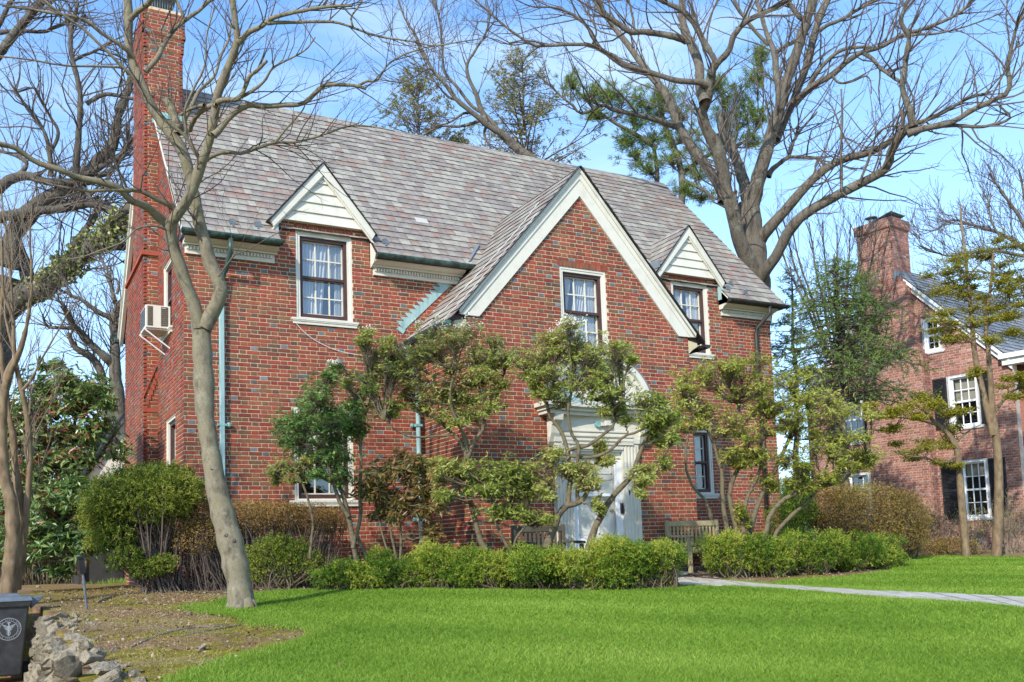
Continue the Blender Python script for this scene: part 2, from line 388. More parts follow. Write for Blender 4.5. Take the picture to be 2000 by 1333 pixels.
def tubes(P, R, n):
    """P (N,K,3), R (N,K) -> verts, quads"""
    N, K, _ = P.shape
    T = np.empty_like(P); T[:, 1:-1] = P[:, 2:]-P[:, :-2]; T[:, 0] = P[:, 1]-P[:, 0]; T[:, -1] = P[:, -1]-P[:, -2]
    T = norm(T)
    ref = np.where(np.abs(norm(P[:, -1]-P[:, 0])[:, 2:3]) > .8, np.array([[1., 0, 0]]), np.array([[0, 0, 1.]]))[:, None]
    A = norm(np.cross(T, np.broadcast_to(ref, T.shape))); B = np.cross(T, A)
    ang = np.arange(n)*2*math.pi/n
    V = P[:, :, None]+(A[:, :, None]*np.cos(ang)[None, None, :, None]+B[:, :, None]*np.sin(ang)[None, None, :, None])*R[:, :, None, None]
    V = V.reshape(-1, 3)
    i = np.arange(N)[:, None, None]*K*n+np.arange(K-1)[None, :, None]*n+np.arange(n)[None, None, :]
    j = np.arange(N)[:, None, None]*K*n+np.arange(K-1)[None, :, None]*n+((np.arange(n)+1) % n)[None, None, :]
    F = np.stack([i, j, j+n, i+n], -1).reshape(-1, 4)
    return V, F

def resample(pts, rs, K):
    pts = np.asarray(pts, float); rs = np.asarray(rs, float)
    if len(pts) > 2:   # catmull-rom refine
        q = np.vstack([2*pts[0]-pts[1], pts, 2*pts[-1]-pts[-2]]); out = []; ro = []
        for i in range(1, len(q)-2):
            for t in np.arange(0, 1, .2):
                a, b, c, d = q[i-1:i+3]
                out.append(.5*((2*b)+(c-a)*t+(2*a-5*b+4*c-d)*t*t+(3*b-a-3*c+d)*t**3)); ro.append(rs[i-1]*(1-t)+rs[i]*t)
        out.append(pts[-1]); ro.append(rs[-1]); pts = np.array(out); rs = np.array(ro)
    s = np.concatenate([[0], np.cumsum(np.linalg.norm(np.diff(pts, axis=0), axis=1))])
    u = np.linspace(0, s[-1], K)
    return np.stack([np.interp(u, s, pts[:, k]) for k in range(3)], 1), np.interp(u, s, rs)

def grow(P, R, count, l0, l1, ang=(30, 65), up=.25, K=5, rmax=.02, rmin=.0015, wig=.18, t0=.2, rf=.55, tip=.35, gen=rng):
    """children twigs on parent polylines"""
    N, KP, _ = P.shape
    seg = np.linalg.norm(np.diff(P, axis=1), axis=2); Ls = seg.sum(1)
    idx = gen.choice(N, count, p=Ls/Ls.sum())
    t = t0+(1-t0)*gen.random(count)**.8
    f = t*(KP-1); a = np.minimum(f.astype(int), KP-2); w = (f-a)[:, None]
    p0 = P[idx, a]*(1-w)+P[idx, a+1]*w
    tan = norm(P[idx, a+1]-P[idx, a]); r = (R[idx, a]*(1-w[:, 0])+R[idx, a+1]*w[:, 0])*rf
    r = np.clip(r, rmin*1.3, rmax)
    rv = norm(gen.normal(size=(count, 3))); perp = norm(rv-tan*(rv*tan).sum(1, keepdims=True))
    th = np.radians(gen.uniform(*ang, count))[:, None]
    d = norm(tan*np.cos(th)+perp*np.sin(th)+np.array([0, 0, up]))
    L = gen.uniform(l0, l1, count)*(1.15-.6*t)
    out = np.empty((count, K, 3)); out[:, 0] = p0
    for k in range(1, K):
        d = norm(d+gen.normal(size=(count, 3))*wig+np.array([0, 0, up*.35]))
        out[:, k] = out[:, k-1]+d*(L/(K-1))[:, None]
    RR = r[:, None]*(1-(1-tip)*np.linspace(0, 1, K)[None])
    return out, np.maximum(RR, rmin)

def leaf_quads(B, D, L, W, gen=rng, fold=.15, flat=None):
    """leaf = one folded quad"""
    n = len(B); D = norm(D)
    rv = gen.normal(size=(n, 3)) if flat is None else np.cross(D, np.array([0, 0, 1.]))+gen.normal(size=(n, 3))*flat
    S = norm(rv-D*(rv*D).sum(1, keepdims=True)); Nn = np.cross(D, S)
    L = np.broadcast_to(L, (n,))[:, None]; W = np.broadcast_to(W, (n,))[:, None]
    m = B+D*L*.45+Nn*W*fold
    V = np.stack([B, m+S*W*.5, B+D*L, m-S*W*.5], 1).reshape(-1, 3)
    F = np.arange(n*4).reshape(-1, 4)
    return V, F

def whorls(T, D, m, L, W, ang=(50, 100), droop=.25, gen=rng):
    n = len(T); D = norm(D)
    T2 = np.repeat(T, m, 0); D2 = np.repeat(D, m, 0); k = n*m
    rv = gen.normal(size=(k, 3)); pr = norm(rv-D2*(rv*D2).sum(1, keepdims=True))
    th = np.radians(gen.uniform(*ang, k))[:, None]
    d = norm(D2*np.cos(th)+pr*np.sin(th)+np.array([0, 0, -droop]))
    ls = L*gen.uniform(.6, 1.15, k)
    B = T2-D2*(gen.random(k)*L*.6)[:, None]
    return leaf_quads(B, d, ls, W*gen.uniform(.8, 1.2, k), gen)

def lowfreq(P, s=1.0, seed=0):
    a = seed*1.7
    return .5+.25*np.sin(P[:, 0]*2.1*s+a)+.2*np.sin(P[:, 2]*2.7*s+P[:, 1]*1.3*s+a*2)+.1*np.sin(P[:, 1]*5.1*s+P[:, 0]*3.3*s+a)

def leaf_tint(V, spread=.28, bias=0.0, seed=0, gen=rng):
    c = V.reshape(-1, 4, 3)[:, 0]
    return np.clip(.45+bias+(lowfreq(c, 1.0, seed)-.5)*.5+gen.normal(size=len(c))*spread, 0, 1)

def thing(name, label, cat, loc=(0, 0, 0), group=None):
    o = bpy.data.objects.new(name, None); C.objects.link(o); o.location = loc; o.empty_display_size = .2
    o['label'] = label; o['category'] = cat
    if group: o['group'] = group
    return o
def settle(root):
    """put the Empty at its base while the children keep world coordinates"""
    L = Vector(root.location)
    for ch in root.children:
        ch.matrix_parent_inverse = Matrix.Translation(-L)
def tag(o, label, cat, group=None):
    o['label'] = label; o['category'] = cat
    if group: o['group'] = group
    return o

# ------------------------------------------------------------------ bricks
class Bricks:
    def __init__(s): s.O = []; s.U = []; s.V = []; s.N = []; s.t = []
    def put(s, o, u, v, n, t): s.O.append(o); s.U.append(u); s.V.append(v); s.N.append(n); s.t.append(t)
    def emit(s, parent, mat, ninst=300, inset=.0035, name='brick', sizef=None):
        O, U, V, N, t = (np.array(a, float) for a in (s.O, s.U, s.V, s.N, s.t))
        ctr = O+U/2+V/2; vec = CAM-ctr; dist = np.linalg.norm(vec, axis=1)
        area = np.linalg.norm(U, axis=1)*np.linalg.norm(V, axis=1)
        cosv = (norm(N)*vec).sum(1)/dist
        px = (ctr-CAM) @ r2/((ctr-CAM) @ fwd)*FPX+PX
        score = area*np.maximum(cosv, 0)/dist**2*((px > 0) & (px < 2000))
        if sizef is not None: score = score*sizef(ctr)
        order = np.argsort(-score); pick = order[:ninst]; rest = order[ninst:]
        cache = {}
        for i in pick:
            lu, lv = np.linalg.norm(U[i]), np.linalg.norm(V[i])
            key = (round(lu, 2), round(lv, 3), tuple(np.round(norm(U[i]), 2)), tuple(np.round(norm(V[i]), 2)), round(t[i]*16))
            if key not in cache:
                u, v, n_ = U[i], V[i], N[i]
                iu, iv = u/lu*inset, v/lv*inset
                vs = [-u/2-v/2, u/2-v/2, u/2+v/2, -u/2+v/2]
                vs = vs+[vs[0]+iu+iv+n_, vs[1]-iu+iv+n_, vs[2]-iu-iv+n_, vs[3]+iu-iv+n_]
                F = np.array([(4, 5, 6, 7), (0, 1, 5, 4), (1, 2, 6, 5), (2, 3, 7, 6), (3, 0, 4, 7), (3, 2, 1, 0)])
                o = mesh_np(name, vs, F, mat, parent, np.full(6, t[i])); cache[key] = o.data; o.location = ctr[i]
            else:
                o = bpy.data.objects.new(name, cache[key]); C.objects.link(o); o.parent = parent; o.location = ctr[i]
        u, v, n_, o_ = U[rest], V[rest], N[rest], O[rest]
        iu, iv = norm(u)*inset, norm(v)*inset
        A = [o_, o_+u, o_+u+v, o_+v]
        Bv = [A[0]+iu+iv+n_, A[1]-iu+iv+n_, A[2]-iu-iv+n_, A[3]+iu-iv+n_]
        Vv = np.stack(A+Bv, 1).reshape(-1, 3)
        base = np.arange(len(rest))[:, None, None]*8
        F = (base+np.array([(4, 5, 6, 7), (0, 1, 5, 4), (1, 2, 6, 5), (2, 3, 7, 6), (3, 0, 4, 7)])[None]).reshape(-1, 4)
        mesh_np(name+'work' if name == 'brick' else name+'_courses', Vv, F, mat, parent, np.repeat(t[rest], 5), kind='stuff')

CH = .0677
def lay(BS, MO, O, U, N, zmin, zmax, ivf, depth=.25, proud=.008, seed=0, ch=CH, st=.2125, hd=.111, joint=.011, pg=.30, pglaze=.04, ml=-99, mh=99):
    """flemish bond courses on a plane. ivf(z0,z1)-> list of (a0,a1) spans"""
    g = random.Random(seed)
    O = np.asarray(O, float); U = np.asarray(U, float); N = np.asarray(N, float); Z = np.array([0, 0, 1.])
    k0 = int(math.floor(zmin/ch)); k1 = int(math.ceil(zmax/ch))
    for k in range(k0, k1):
        z0, z1 = k*ch, (k+1)*ch
        if z0 < zmin-1e-6: continue
        for (a, b) in ivf(z0, z1):
            if b-a < .02: continue
            if min(b, mh)-max(a, ml) > .01: MO.frame(O, U, Z, N, max(a, ml), min(b, mh), z0, z1, -depth, 0)
            mod = st+hd; off = (k % 2)*(mod/2)+(-.02+g.random()*.03)
            x = a-((a-off) % mod) if mod else a
            hflag = False; x0 = x
            while x0 < b:
                w = hd if hflag else st
                s0, s1 = max(x0, a), min(x0+w, b)
                if s1-s0 > .035:
                    if s1 > b-.03: s1 = b
                    r = g.random()
                    if hflag: t = (g.uniform(.89, 1) if r < pg*.36 else g.uniform(.6, .87) if r < pg*1.5 else g.random()*.6)
                    else: t = (g.uniform(.84, .94) if r < pglaze*.5 else g.uniform(.6, .85) if r < .2 else g.random()*.6)
                    jz = g.uniform(-.0012, .0012)
                    e0 = 0 if s0 <= a+1e-6 else joint/2; e1 = 0 if s1 >= b-1e-6 else joint/2
                    BS.put(O+U*(s0+e0)+Z*(z0+joint/2+jz), U*(s1-s0-e0-e1), Z*(ch-joint), N*(proud+g.uniform(-.002, .0025)), t)
                x0 += w; hflag = not hflag

def rowlock(BS, O, U, N, a, b, z, h, seed=1, proud=.011, w=.0677):
    g = random.Random(seed); O = np.asarray(O, float); U = np.asarray(U, float); N = np.asarray(N, float); Z = np.array([0, 0, 1.])
    n = max(1, round((b-a)/w)); w = (b-a)/n
    for i in range(n):
        BS.put(O+U*(a+i*w+.004)+Z*(z+.004), U*(w-.009), Z*(h-.008), N*proud, g.random()*.8)

def subtract(spans, cut):
    out = []
    for (a, b) in spans:
        c, d = cut
        if d <= a or c >= b: out.append((a, b)); continue
        if c > a: out.append((a, c))
        if d < b: out.append((d, b))
    return out

class Slates:
    def __init__(s): s.q = []
    def lay(s, O, U, V, N, width, length, ivf=None, e=.21, seed=3, t0=None):
        g = random.Random(seed); O, U, V, N = (np.asarray(a, float) for a in (O, U, V, N))
        rows = int(math.ceil(length/e))
        for i in range(rows):
            s0 = i*e; h = min(e*1.12, length-s0); wrow = .17+.09*g.random()
            spans = [(0, width)] if ivf is None else ivf(s0, s0+e)
            for (a, b) in spans:
                x = a-(g.random()*.2 if a < b-.1 else 0)
                while x < b:
                    w = g.uniform(.12, .225)
                    x0, x1 = max(x, a), min(x+w, b)
                    if b-x1 < .06: x1 = b
                    if x1-x0 > .03:
                        # colour patches over the roof
                        P = O+U*x0+V*s0
                        lf = .5+.3*math.sin(P[0]*1.1+P[2]*.9)+.2*math.sin(P[0]*2.9-P[2]*2.3)
                        r = g.random()
                        t = g.uniform(0, .3) if r < .30 else g.uniform(.3, .72) if r < .30+.45 else (g.uniform(.74, .95) if g.random() < .35+.5*lf else g.uniform(.4, .7))
                        if t0 is not None: t = g.random()
                        dy = g.uniform(-.008, .008); th = g.uniform(.012, .019)
                        s.q.append((O+U*(x0+.0015)+V*(s0+dy), U*(x1-x0-.0035), V*(h-dy), N, th, t))
                    x = x1 if x1 > x+.01 else x+w
    def emit(s, parent, mat, ninst=300):
        O = np.array([q[0] for q in s.q]); U = np.array([q[1] for q in s.q]); V = np.array([q[2] for q in s.q]); N = np.array([q[3] for q in s.q])
        th = np.array([q[4] for q in s.q]); t = np.array([q[5] for q in s.q])
        # wedge: thick raised butt at the eave side
        A = O+N*.004; B_ = O+U+N*.004; Cc = O+U+V; D = O+V
        A2 = O+N*(th[:, None]+.004); B2 = O+U+N*(th[:, None]+.004); C2 = O+U+V+N*.004; D2 = O+V+N*.004
        vv = np.stack([A, B_, Cc, D, A2, B2, C2, D2], 1)
        FT = np.array([(4, 5, 6, 7), (0, 1, 5, 4), (1, 2, 6, 5), (2, 3, 7, 6), (3, 0, 4, 7), (3, 2, 1, 0)])
        t = .07+.93*t; T6 = np.zeros((len(t), 6)); T6[:, 0] = t  # all but the top face near black: weathered edges, partly painted-in shade lines
        ctr = O+U/2+V/2; vec = CAM-ctr; dist = np.linalg.norm(vec, axis=1)
        ppx = (ctr-CAM) @ r2/((ctr-CAM) @ fwd)*FPX+PX
        ppy = -((ctr-CAM) @ u2)/((ctr-CAM) @ fwd)*FPX+PY
        score = np.linalg.norm(np.cross(U, V), axis=1)*np.maximum((N*vec).sum(1)/dist, 0)/dist**2*(ppx > 0)*(ppx < 2000)*(ppy > 0)
        order = np.argsort(-score); pick, rest = order[:ninst], order[ninst:]
        for i in pick:
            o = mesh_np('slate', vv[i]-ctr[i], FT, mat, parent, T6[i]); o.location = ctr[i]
        F = (np.arange(len(rest))[:, None, None]*8+FT[None]).reshape(-1, 4)
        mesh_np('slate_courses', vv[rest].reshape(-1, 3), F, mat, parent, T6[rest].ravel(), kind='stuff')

# ================================================================== THE HOUSE
house = thing('brick_house', 'red brick house with slate roof, front gable, two dormers and tall left chimney', 'house', (0, 0, 0))
BS = Bricks(); MO = MB()
HW, HD = 12.25, 7.2
RK = 1.057                        # roof pitch
EZ, EY = 5.50, -.30               # eave line
def roof_z(Y): return EZ+RK*(Y-EY)
RY = 3.6; RZ = roof_z(RY)
BX0, BX1, BYF = 4.01, 8.53, -1.7  # front bay
BXC, BAZ, BK = 6.27, 6.78, 1.14   # bay gable (wall apex)
WINS = dict(ul=(1.77, 2.74, 4.32, 5.80), ur=(9.57, 10.53, 4.32, 5.80), ll=(1.70, 2.70, 1.32, 2.84), lr=(9.50, 10.44, 1.42, 2.76))
def front_iv(z0, z1):
    zm = (z0+z1)/2
    sp = [(-.008, HW)] if zm < 5.44 else [(1.47, 3.06), (9.20, 10.80)]
    for w in WINS.values():
        if w[2] < zm < w[3]: sp = subtract(sp, (w[0], w[1]))
    for w in (WINS['ul'], WINS['ur']):
        if w[3] < zm < w[3]+.11: sp = subtract(sp, (w[0]-.03, w[1]+.03))
    if zm < 4.2: sp = subtract(sp, (BX0+.02, BX1-.02))
    elif zm < BAZ: sp = subtract(sp, (max(BX0, BXC-(BAZ-z1)/BK), min(BX1, BXC+(BAZ-z1)/BK)))
    return sp
FN = (0, -1, 0)
lay(BS, MO, (0, 0, 0), (1, 0, 0), FN, -.2, 5.93, front_iv, seed=11, ml=0)
for w, k in ((WINS['ul'], 1), (WINS['ur'], 2)):
    rowlock(BS, (0, 0, 0), (1, 0, 0), FN, w[0]-.03, w[1]+.03, w[3], .11, k)
    MO.frame((0, 0, 0), (1, 0, 0), (0, 0, 1), FN, w[0]-.03, w[1]+.03, w[3], w[3]+.11, -.25, .0)
def bay_iv(z0, z1):
    zm = (z0+z1)/2
    if zm < 4.15: sp = [(BX0-.008, BX1+.008)]
    else:
        h = (BAZ-z1)/BK
        sp = [(BXC-h, BXC+h)] if h > .03 else []
        sp = [(max(a, BX0-.008), min(b, BX1+.008)) for a, b in sp]
    if 3.72 < zm < 5.18: sp = subtract(sp, (5.82, 6.76))
    if 5.18 < zm < 5.30: sp = subtract(sp, (5.78, 6.80))
    if zm < 2.62: sp = subtract(sp, (5.86, 6.88))
    return sp
lay(BS, MO, (0, BYF, 0), (1, 0, 0), FN, -.3, BAZ, bay_iv, seed=12, ml=BX0, mh=BX1)
rowlock(BS, (0, BYF, 0), (1, 0, 0), FN, 5.78, 6.80, 5.18, .12, 5)
MO.frame((0, BYF, 0), (1, 0, 0), (0, 0, 1), FN, 5.78, 6.80, 5.18, 5.30, -.25, 0)
lay(BS, MO, (BX0, 0, 0), (0, -1, 0), (-1, 0, 0), -.2, 4.1, lambda a, b: [(0, -BYF)], seed=13, ml=.01, mh=-BYF-.25)
lay(BS, MO, (BX1, BYF, 0), (0, 1, 0), (1, 0, 0), -.2, 4.1, lambda a, b: [(0, -BYF)], seed=14, ml=.25, mh=-BYF-.01)
CY0, CX0, CX1 = 2.6, -.235, .43    # chimney
def side_iv(z0, z1):
    zm = (z0+z1)/2
    if z1 < 5.45: sp = [(-HD, .008)]
    else:
        y0 = EY+(z1-EZ)/RK; y1 = 2*RY-y0
        sp = [(-y1+.02, -max(y0, 0)-.02)] if y1 > y0 else []
    if 1.37 < zm < 2.80: sp = subtract(sp, (-1.66, -.74))
    if 4.27 < zm < 5.50: sp = subtract(sp, (-1.92, -1.08))
    return sp
# U runs towards -Y so that the spans read from the back to the front corner
lay(BS, MO, (0, 0, 0), (0, -1, 0), (-1, 0, 0), -.2, 9.5, side_iv, seed=15, mh=-.25)
rowlock(BS, (0, 0, 0), (0, -1, 0), (-1, 0, 0), -1.69, -.71, 2.80, .11, 6, .010)
lay(BS, MO, (HW, 0, 0), (0, 1, 0), (1, 0, 0), -.2, 9.4, lambda a, b: [(0, HD)] if b < 5.45 else [(max(EY+(b-EZ)/RK, 0), 2*RY-(EY+(b-EZ)/RK))], seed=16, ml=.25)
MO.box(0, HW, HD-.2, HD, -.2, 5.5)
MO.build('wall', M_MORTAR, house, fix=False)
MC = MB()
# chimney masonry
def ch_faces(x0, x1, y0, y1, z0, z1, seed, faces='fwre', MC=MC):
    if 'f' in faces: lay(BS, MC, (0, y0, 0), (1, 0, 0), FN, z0, z1, lambda a, b: [(x0, x1)], .05, seed=seed, st=.19)
    if 'w' in faces: lay(BS, MC, (x0, 0, 0), (0, -1, 0), (-1, 0, 0), z0, z1, lambda a, b: [(-y1, -y0)], .05, seed=seed+1)
    if 'e' in faces: lay(BS, MC, (x1, 0, 0), (0, 1, 0), (1, 0, 0), z0, z1, lambda a, b: [(y0, y1)], .05, seed=seed+2)
    if 'r' in faces: MC.box(x0+.03, x1-.03, y1-.03, y1, z0, z1)
ch_faces(CX0, -.004, CY0, 4.9, -.2, 3.05, 21, 'f')
ch_faces(CX0, -.004, CY0, 4.9, 3.05, 5.9, 23, 'f')
ch_faces(CX0, CX1, CY0, 4.9, -.2, 5.9, 25, 'w'); MC.box(CX0+.03, CX1, CY0+.03, 4.9, -.2, 5.88)
ch_faces(CX0, CX1, CY0, 4.05, 5.98, 9.15, 27, 'fwe'); MC.box(CX0+.03, CX1-.03, CY0+.03, 4.05, 5.9, 10.4)
z = 9.15
for i, (k0, k1, o) in enumerate(((136, 145, .0), (145, 147, .018), (147, 149, .022), (149, 151, .045), (151, 156, .035))):
    ch_faces(CX0-o, CX1+o, CY0-o, 4.05+o, k0*CH-1e-5, k1*CH-1e-4, 40+4*i, 'fwe'); MC.box(CX0-o+.02, CX1+o-.02, CY0-o+.02, 4.05+o, k0*CH-.001, k1*CH-.001); z = k1*CH
MC.box(CX0-.03, CX1+.03, CY0-.03, 4.08, z, z+.05)
MC.build('chimney', M_MORTAR, house, fix=False)
# shoulder ledge, weathering band
b = MB(); b.box(CX0-.05, .0, CY0-.05, 4.95, 5.90, 5.97); b.build('chimney_ledge', M_BRICK, house)
b = MB()
b.prism([(CX0-.012, CY0-.03, 3.30), (-.005, CY0-.03, 3.92), (-.005, CY0-.03, 3.98), (CX0-.012, CY0-.03, 3.36)], (0, .02, 0)); b.build('weathering_band', M_BRICK, house)
b = MB()
for i in range(7): 
    x = CX0+.03+i*.03
    b.box(x-.02, x+.03, CY0-.022, CY0-.004, 3.1+.088*i, 3.16+.1*i)
b.box(CX0-.01, -.005, CY0-.02, CY0, 3.06, 3.13); b.build('weathering_brick', M_BRICK, house)
b = MB(); b.box(-.1, .3, 2.75, 3.8, z+.05, z+.12)
for i in range(9): b.box(-.08+.045*i, -.07+.045*i, 2.78, 2.79, z+.12, z+.36)
b.box(-.12, .34, 2.7, 3.85, z+.36, z+.42); b.build('chimney_cap', M_LEAD, house)
b = MB(); b.prism([(-.05, CY0-.02, 8.42), (CX1+.02, CY0-.02, 8.46), (CX1+.05, CY0-.02, 8.62), (-.05, CY0-.02, 8.62)], (0, .015, 0))
b.prism([(-.1, CY0-.05, 8.38), (.06, CY0-.05, 8.4), (.06, CY0-.02, 8.62), (-.1, CY0-.02, 8.7)], (0, .012, 0)); b.build('chimney_flashing', M_COPPER, house)
# base course of upright bricks
g = random.Random(5)
for (a, b_, Y) in ((0.0, BX0, 0), (BX1, HW, 0)):
    rowlock(BS, (0, Y-.012, 0), (1, 0, 0), FN, a, b_, .13, .2, 9, .012)
BS.emit(house, M_BRICK, 300)

# roof solids ------------------------------------------------------
b = MB()
prof = [(EY, EZ-.03), (EY+.02, EZ-.10), (.02, EZ-.10), (.02, 5.6), (RY, RZ-.16), (2*RY-.02, 5.6), (2*RY-.02, EZ-.1), (2*RY-EY-.02, EZ-.1), (2*RY-EY, EZ-.03), (RY, RZ-.03)]
def eave_prism(x0, x1): b.prism([(x0, y, z) for y, z in [(EY, EZ-.03), (EY+.02, EZ-.10), (.1, EZ-.10), (.1, roof_z(.1)-.03)]], (x1-x0, 0, 0))
b.prism([(-.06, y, z) for y, z in [(.1, roof_z(.1)-.12), (RY, RZ-.12), (2*RY+.3, EZ-.12), (2*RY+.3, EZ-.03), (RY, RZ-.03), (.1, roof_z(.1)-.03)]], (HW+.22, 0, 0))
for x0, x1 in ((-.06, 1.44), (3.08, 4.9), (10.82, HW+.16)): eave_prism(x0, x1)
b.build('roof', M_BROWN, house)
SLT = Slates()
RL = math.hypot(1, RK); U_ = (1, 0, 0); Vr = np.array([0, 1, RK])/RL; Nr = np.array([0, -RK, 1])/RL
LEN = (RY-EY)*RL
def main_iv(s0, s1):
    sp = [(0, HW+.26)]
    zt = EZ+s1*RK/RL
    def loc(X): return X+.08
    if s0*RK/RL+EZ < 5.80: sp = subtract(subtract(sp, (loc(1.44), loc(3.08))), (loc(9.17), loc(10.83)))
    if zt < 6.95:
        # inside the front gable roof
        zl = EZ+s0*RK/RL
        sp = subtract(sp, (loc(BXC-(6.98-zl)/BK+.35), loc(BXC+(6.98-zl)/BK-.35)))
    # chimney stack
    y0 = EY+s0/RL
    if y0 > 2.35: sp = subtract(sp, (0, loc(CX1)))
    return sp
SLT.lay((-.08, EY-.03, EZ-.02), U_, Vr, Nr, HW+.26, LEN+.03, main_iv, seed=31)
# ridge caps
b = MB()
g = random.Random(8); x = CX1+.02
while x < HW+.16:
    w = min(.34, HW+.18-x); o = g.uniform(-.004, .004)
    b.prism([(x, RY-.15, RZ-.13+o), (x, RY, RZ+.035+o), (x, RY+.15, RZ-.13+o), (x, RY, RZ+.005+o)], (w-.008, 0, 0)); x += w
o = b.build('ridge_slate', M_SLATE, house); at_ = o.data.attributes.new('tint', 'FLOAT', 'FACE'); at_.data.foreach_set('value', np.repeat(rng.uniform(.1, .7, len(o.data.polygons)//6+1), 6)[:len(o.data.polygons)].astype(np.float32))
# bay roof
BRZ = 6.98; BOV = -1.80
b = MB()
b.prism([(BXC-2.52, -1.70, BRZ-2.52*BK-.02), (BXC, -1.70, BRZ-.02), (BXC+2.52, -1.70, BRZ-2.52*BK-.02), (BXC+2.38, -1.70, BRZ-2.52*BK-.07), (BXC, -1.70, BRZ-.16), (BXC-2.38, -1.70, BRZ-2.52*BK-.07)], (0, 2.95, 0))
b.build('gable_roof', M_BROWN, house)
BL = math.hypot(1, BK)
SLT.lay((BXC-2.56, 1.25, BRZ-2.56*BK), (0, -1, 0), np.array([1, 0, BK])/BL, np.array([-BK, 0, 1])/BL, 1.25-BOV+.03, 2.56*BL, seed=33)
SLT.lay((BXC+2.56, BOV-.03, BRZ-2.56*BK), (0, 1, 0), np.array([-1, 0, BK])/BL, np.array([BK, 0, 1])/BL, 1.25-BOV, 2.56*BL, seed=34)
# dormers
DORM = ((2.22, 'left'), (10.0, 'right'))
DZ, DK, DW = 6.98, 1.21, .90
for (xc, nm) in DORM:
    d = MB()
    d.prism([(xc-DW, -.10, DZ-DW*DK-.02), (xc, -.10, DZ-.02), (xc+DW, -.10, DZ-DW*DK-.02), (xc+DW-.05, -.10, DZ-DW*DK-.08), (xc, -.10, DZ-.1), (xc-DW+.05, -.10, DZ-DW*DK-.08)], (0, 1.24, 0))
    dr = d.build('dormer_roof', M_BROWN, house)
    DL = math.hypot(1, DK)
    SLT.lay((xc-DW-.03, 1.15, DZ-(DW+.03)*DK), (0, -1, 0), np.array([1, 0, DK])/DL, np.array([-DK, 0, 1])/DL, 1.15+.17, (DW+.03)*DL, seed=35, e=.19)
    SLT.lay((xc+DW+.03, -.17, DZ-(DW+.03)*DK), (0, 1, 0), np.array([-1, 0, DK])/DL, np.array([DK, 0, 1])/DL, 1.15+.17, (DW+.03)*DL, seed=36, e=.19)
    # backing wall + clapboards
    ped = thing('pediment', '', ''); del ped['label']; del ped['category']; ped.parent = house
    d = MB(); d.prism([(xc-.8, -.06, 5.93), (xc+.8, -.06, 5.93), (xc, -.06, DZ-.1)], (0, 1.0, 0)); d.build('backing', M_CREAM, ped)
    for i in range(5):
        z0 = 5.93+i*.175; z1 = z0+.18
        ha = (DZ-.02-z0)/DK-.02; hb = (DZ-.02-z1)/DK-.02
        if hb < 0: hb = .0; z1 = DZ-.03
        d = MB(); d.add([(xc-ha, -.105, z0), (xc+ha, -.105, z0), (xc+hb, -.078, z1), (xc-hb, -.078, z1), (xc-ha, -.07, z0), (xc+ha, -.07, z0), (xc+hb, -.07, z1), (xc-hb, -.07, z1)],
                        [(0, 1, 2, 3), (0, 4, 5, 1), (1, 5, 6, 2), (3, 7, 4, 0)]); d.build('clapboard', M_CREAM, ped, fix=False)
    # raking boards
    for s in (-1, 1):
        o1, w1, w2 = DW, .135, .05
        def rk(y0, y1, top, bot, mat=M_CREAM):
            d = MB(); d.prism([(xc, y0, DZ-.02-top*DL), (xc+s*o1, y0, DZ-.02-top*DL-o1*DK), (xc+s*(o1-.06), y0, DZ-.02-bot*DL-(o1-.06)*DK+.02), (xc, y0, DZ-.02-bot*DL)], (0, y1-y0, 0)); return d.build('rake_board', mat, ped)
        rk(-.150, -.10, .0, .125); rk(-.125, -.10, .11, .150)
        d = MB(); d.prism([(xc+s*.02, -.175, DZ-.006), (xc+s*(DW+.03), -.175, DZ-.006-(DW+.03)*DK), (xc+s*(DW+.03), -.175, DZ-.026-(DW+.03)*DK), (xc+s*.02, -.175, DZ-.028)], (0, .05, 0)); d.build('drip_edge', M_BLACK, ped)
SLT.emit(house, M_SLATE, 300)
# copper cheek beside the left dormer
b = MB(); b.prism([(1.44, -.12, 5.60), (1.47, -.12, 5.60), (1.45, -.12, 5.88), (1.38, -.12, 5.88)], (0, .1, 0)); b.prism([(10.80, -.12, 5.5), (10.84, -.12, 5.5), (10.84, -.12, 5.9), (10.80, -.12, 5.9)], (0, .1, 0)); b.build('dormer_flashing', M_COPPERP, house)

# front gable raking boards
gab = thing('gable_trim', '', ''); del gab['label']; del gab['category']; gab.parent = house
for s in (-1, 1):
    def rake(y0, y1, t0, t1, nm='rake_board', hw=2.40, mat=M_CREAM):
        zb = 4.16
        za = BRZ-.02-t0*BL; zi = BRZ-.02-t1*BL
        xo = (za-zb)/BK; xi = (zi-zb)/BK
        d = MB(); d.prism([(BXC, y0, za), (BXC+s*min(xo, hw), y0, za-min(xo, hw)*BK), (BXC+s*(min(xo, hw)-.02), y0, zb), (BXC+s*xi, y0, zb), (BXC, y0, zi)], (0, y1-y0, 0)); d.build(nm, mat, gab)
    rake(-1.745, -1.695, .09, .325)
    rake(-1.762, -1.745, .04, .13, 'rake_moulding')
    rake(-1.785, -1.762, .0, .05, 'crown_moulding')
    d = MB(); d.prism([(BXC+s*.01, BOV-.005, BRZ+.012), (BXC+s*2.58, BOV-.005, BRZ-2.58*BK+.012), (BXC+s*2.58, BOV-.005, BRZ-2.58*BK-.008), (BXC+s*.01, BOV-.005, BRZ-.008)], (0, .06, 0)); d.build('drip_edge', M_BLACK, gab)

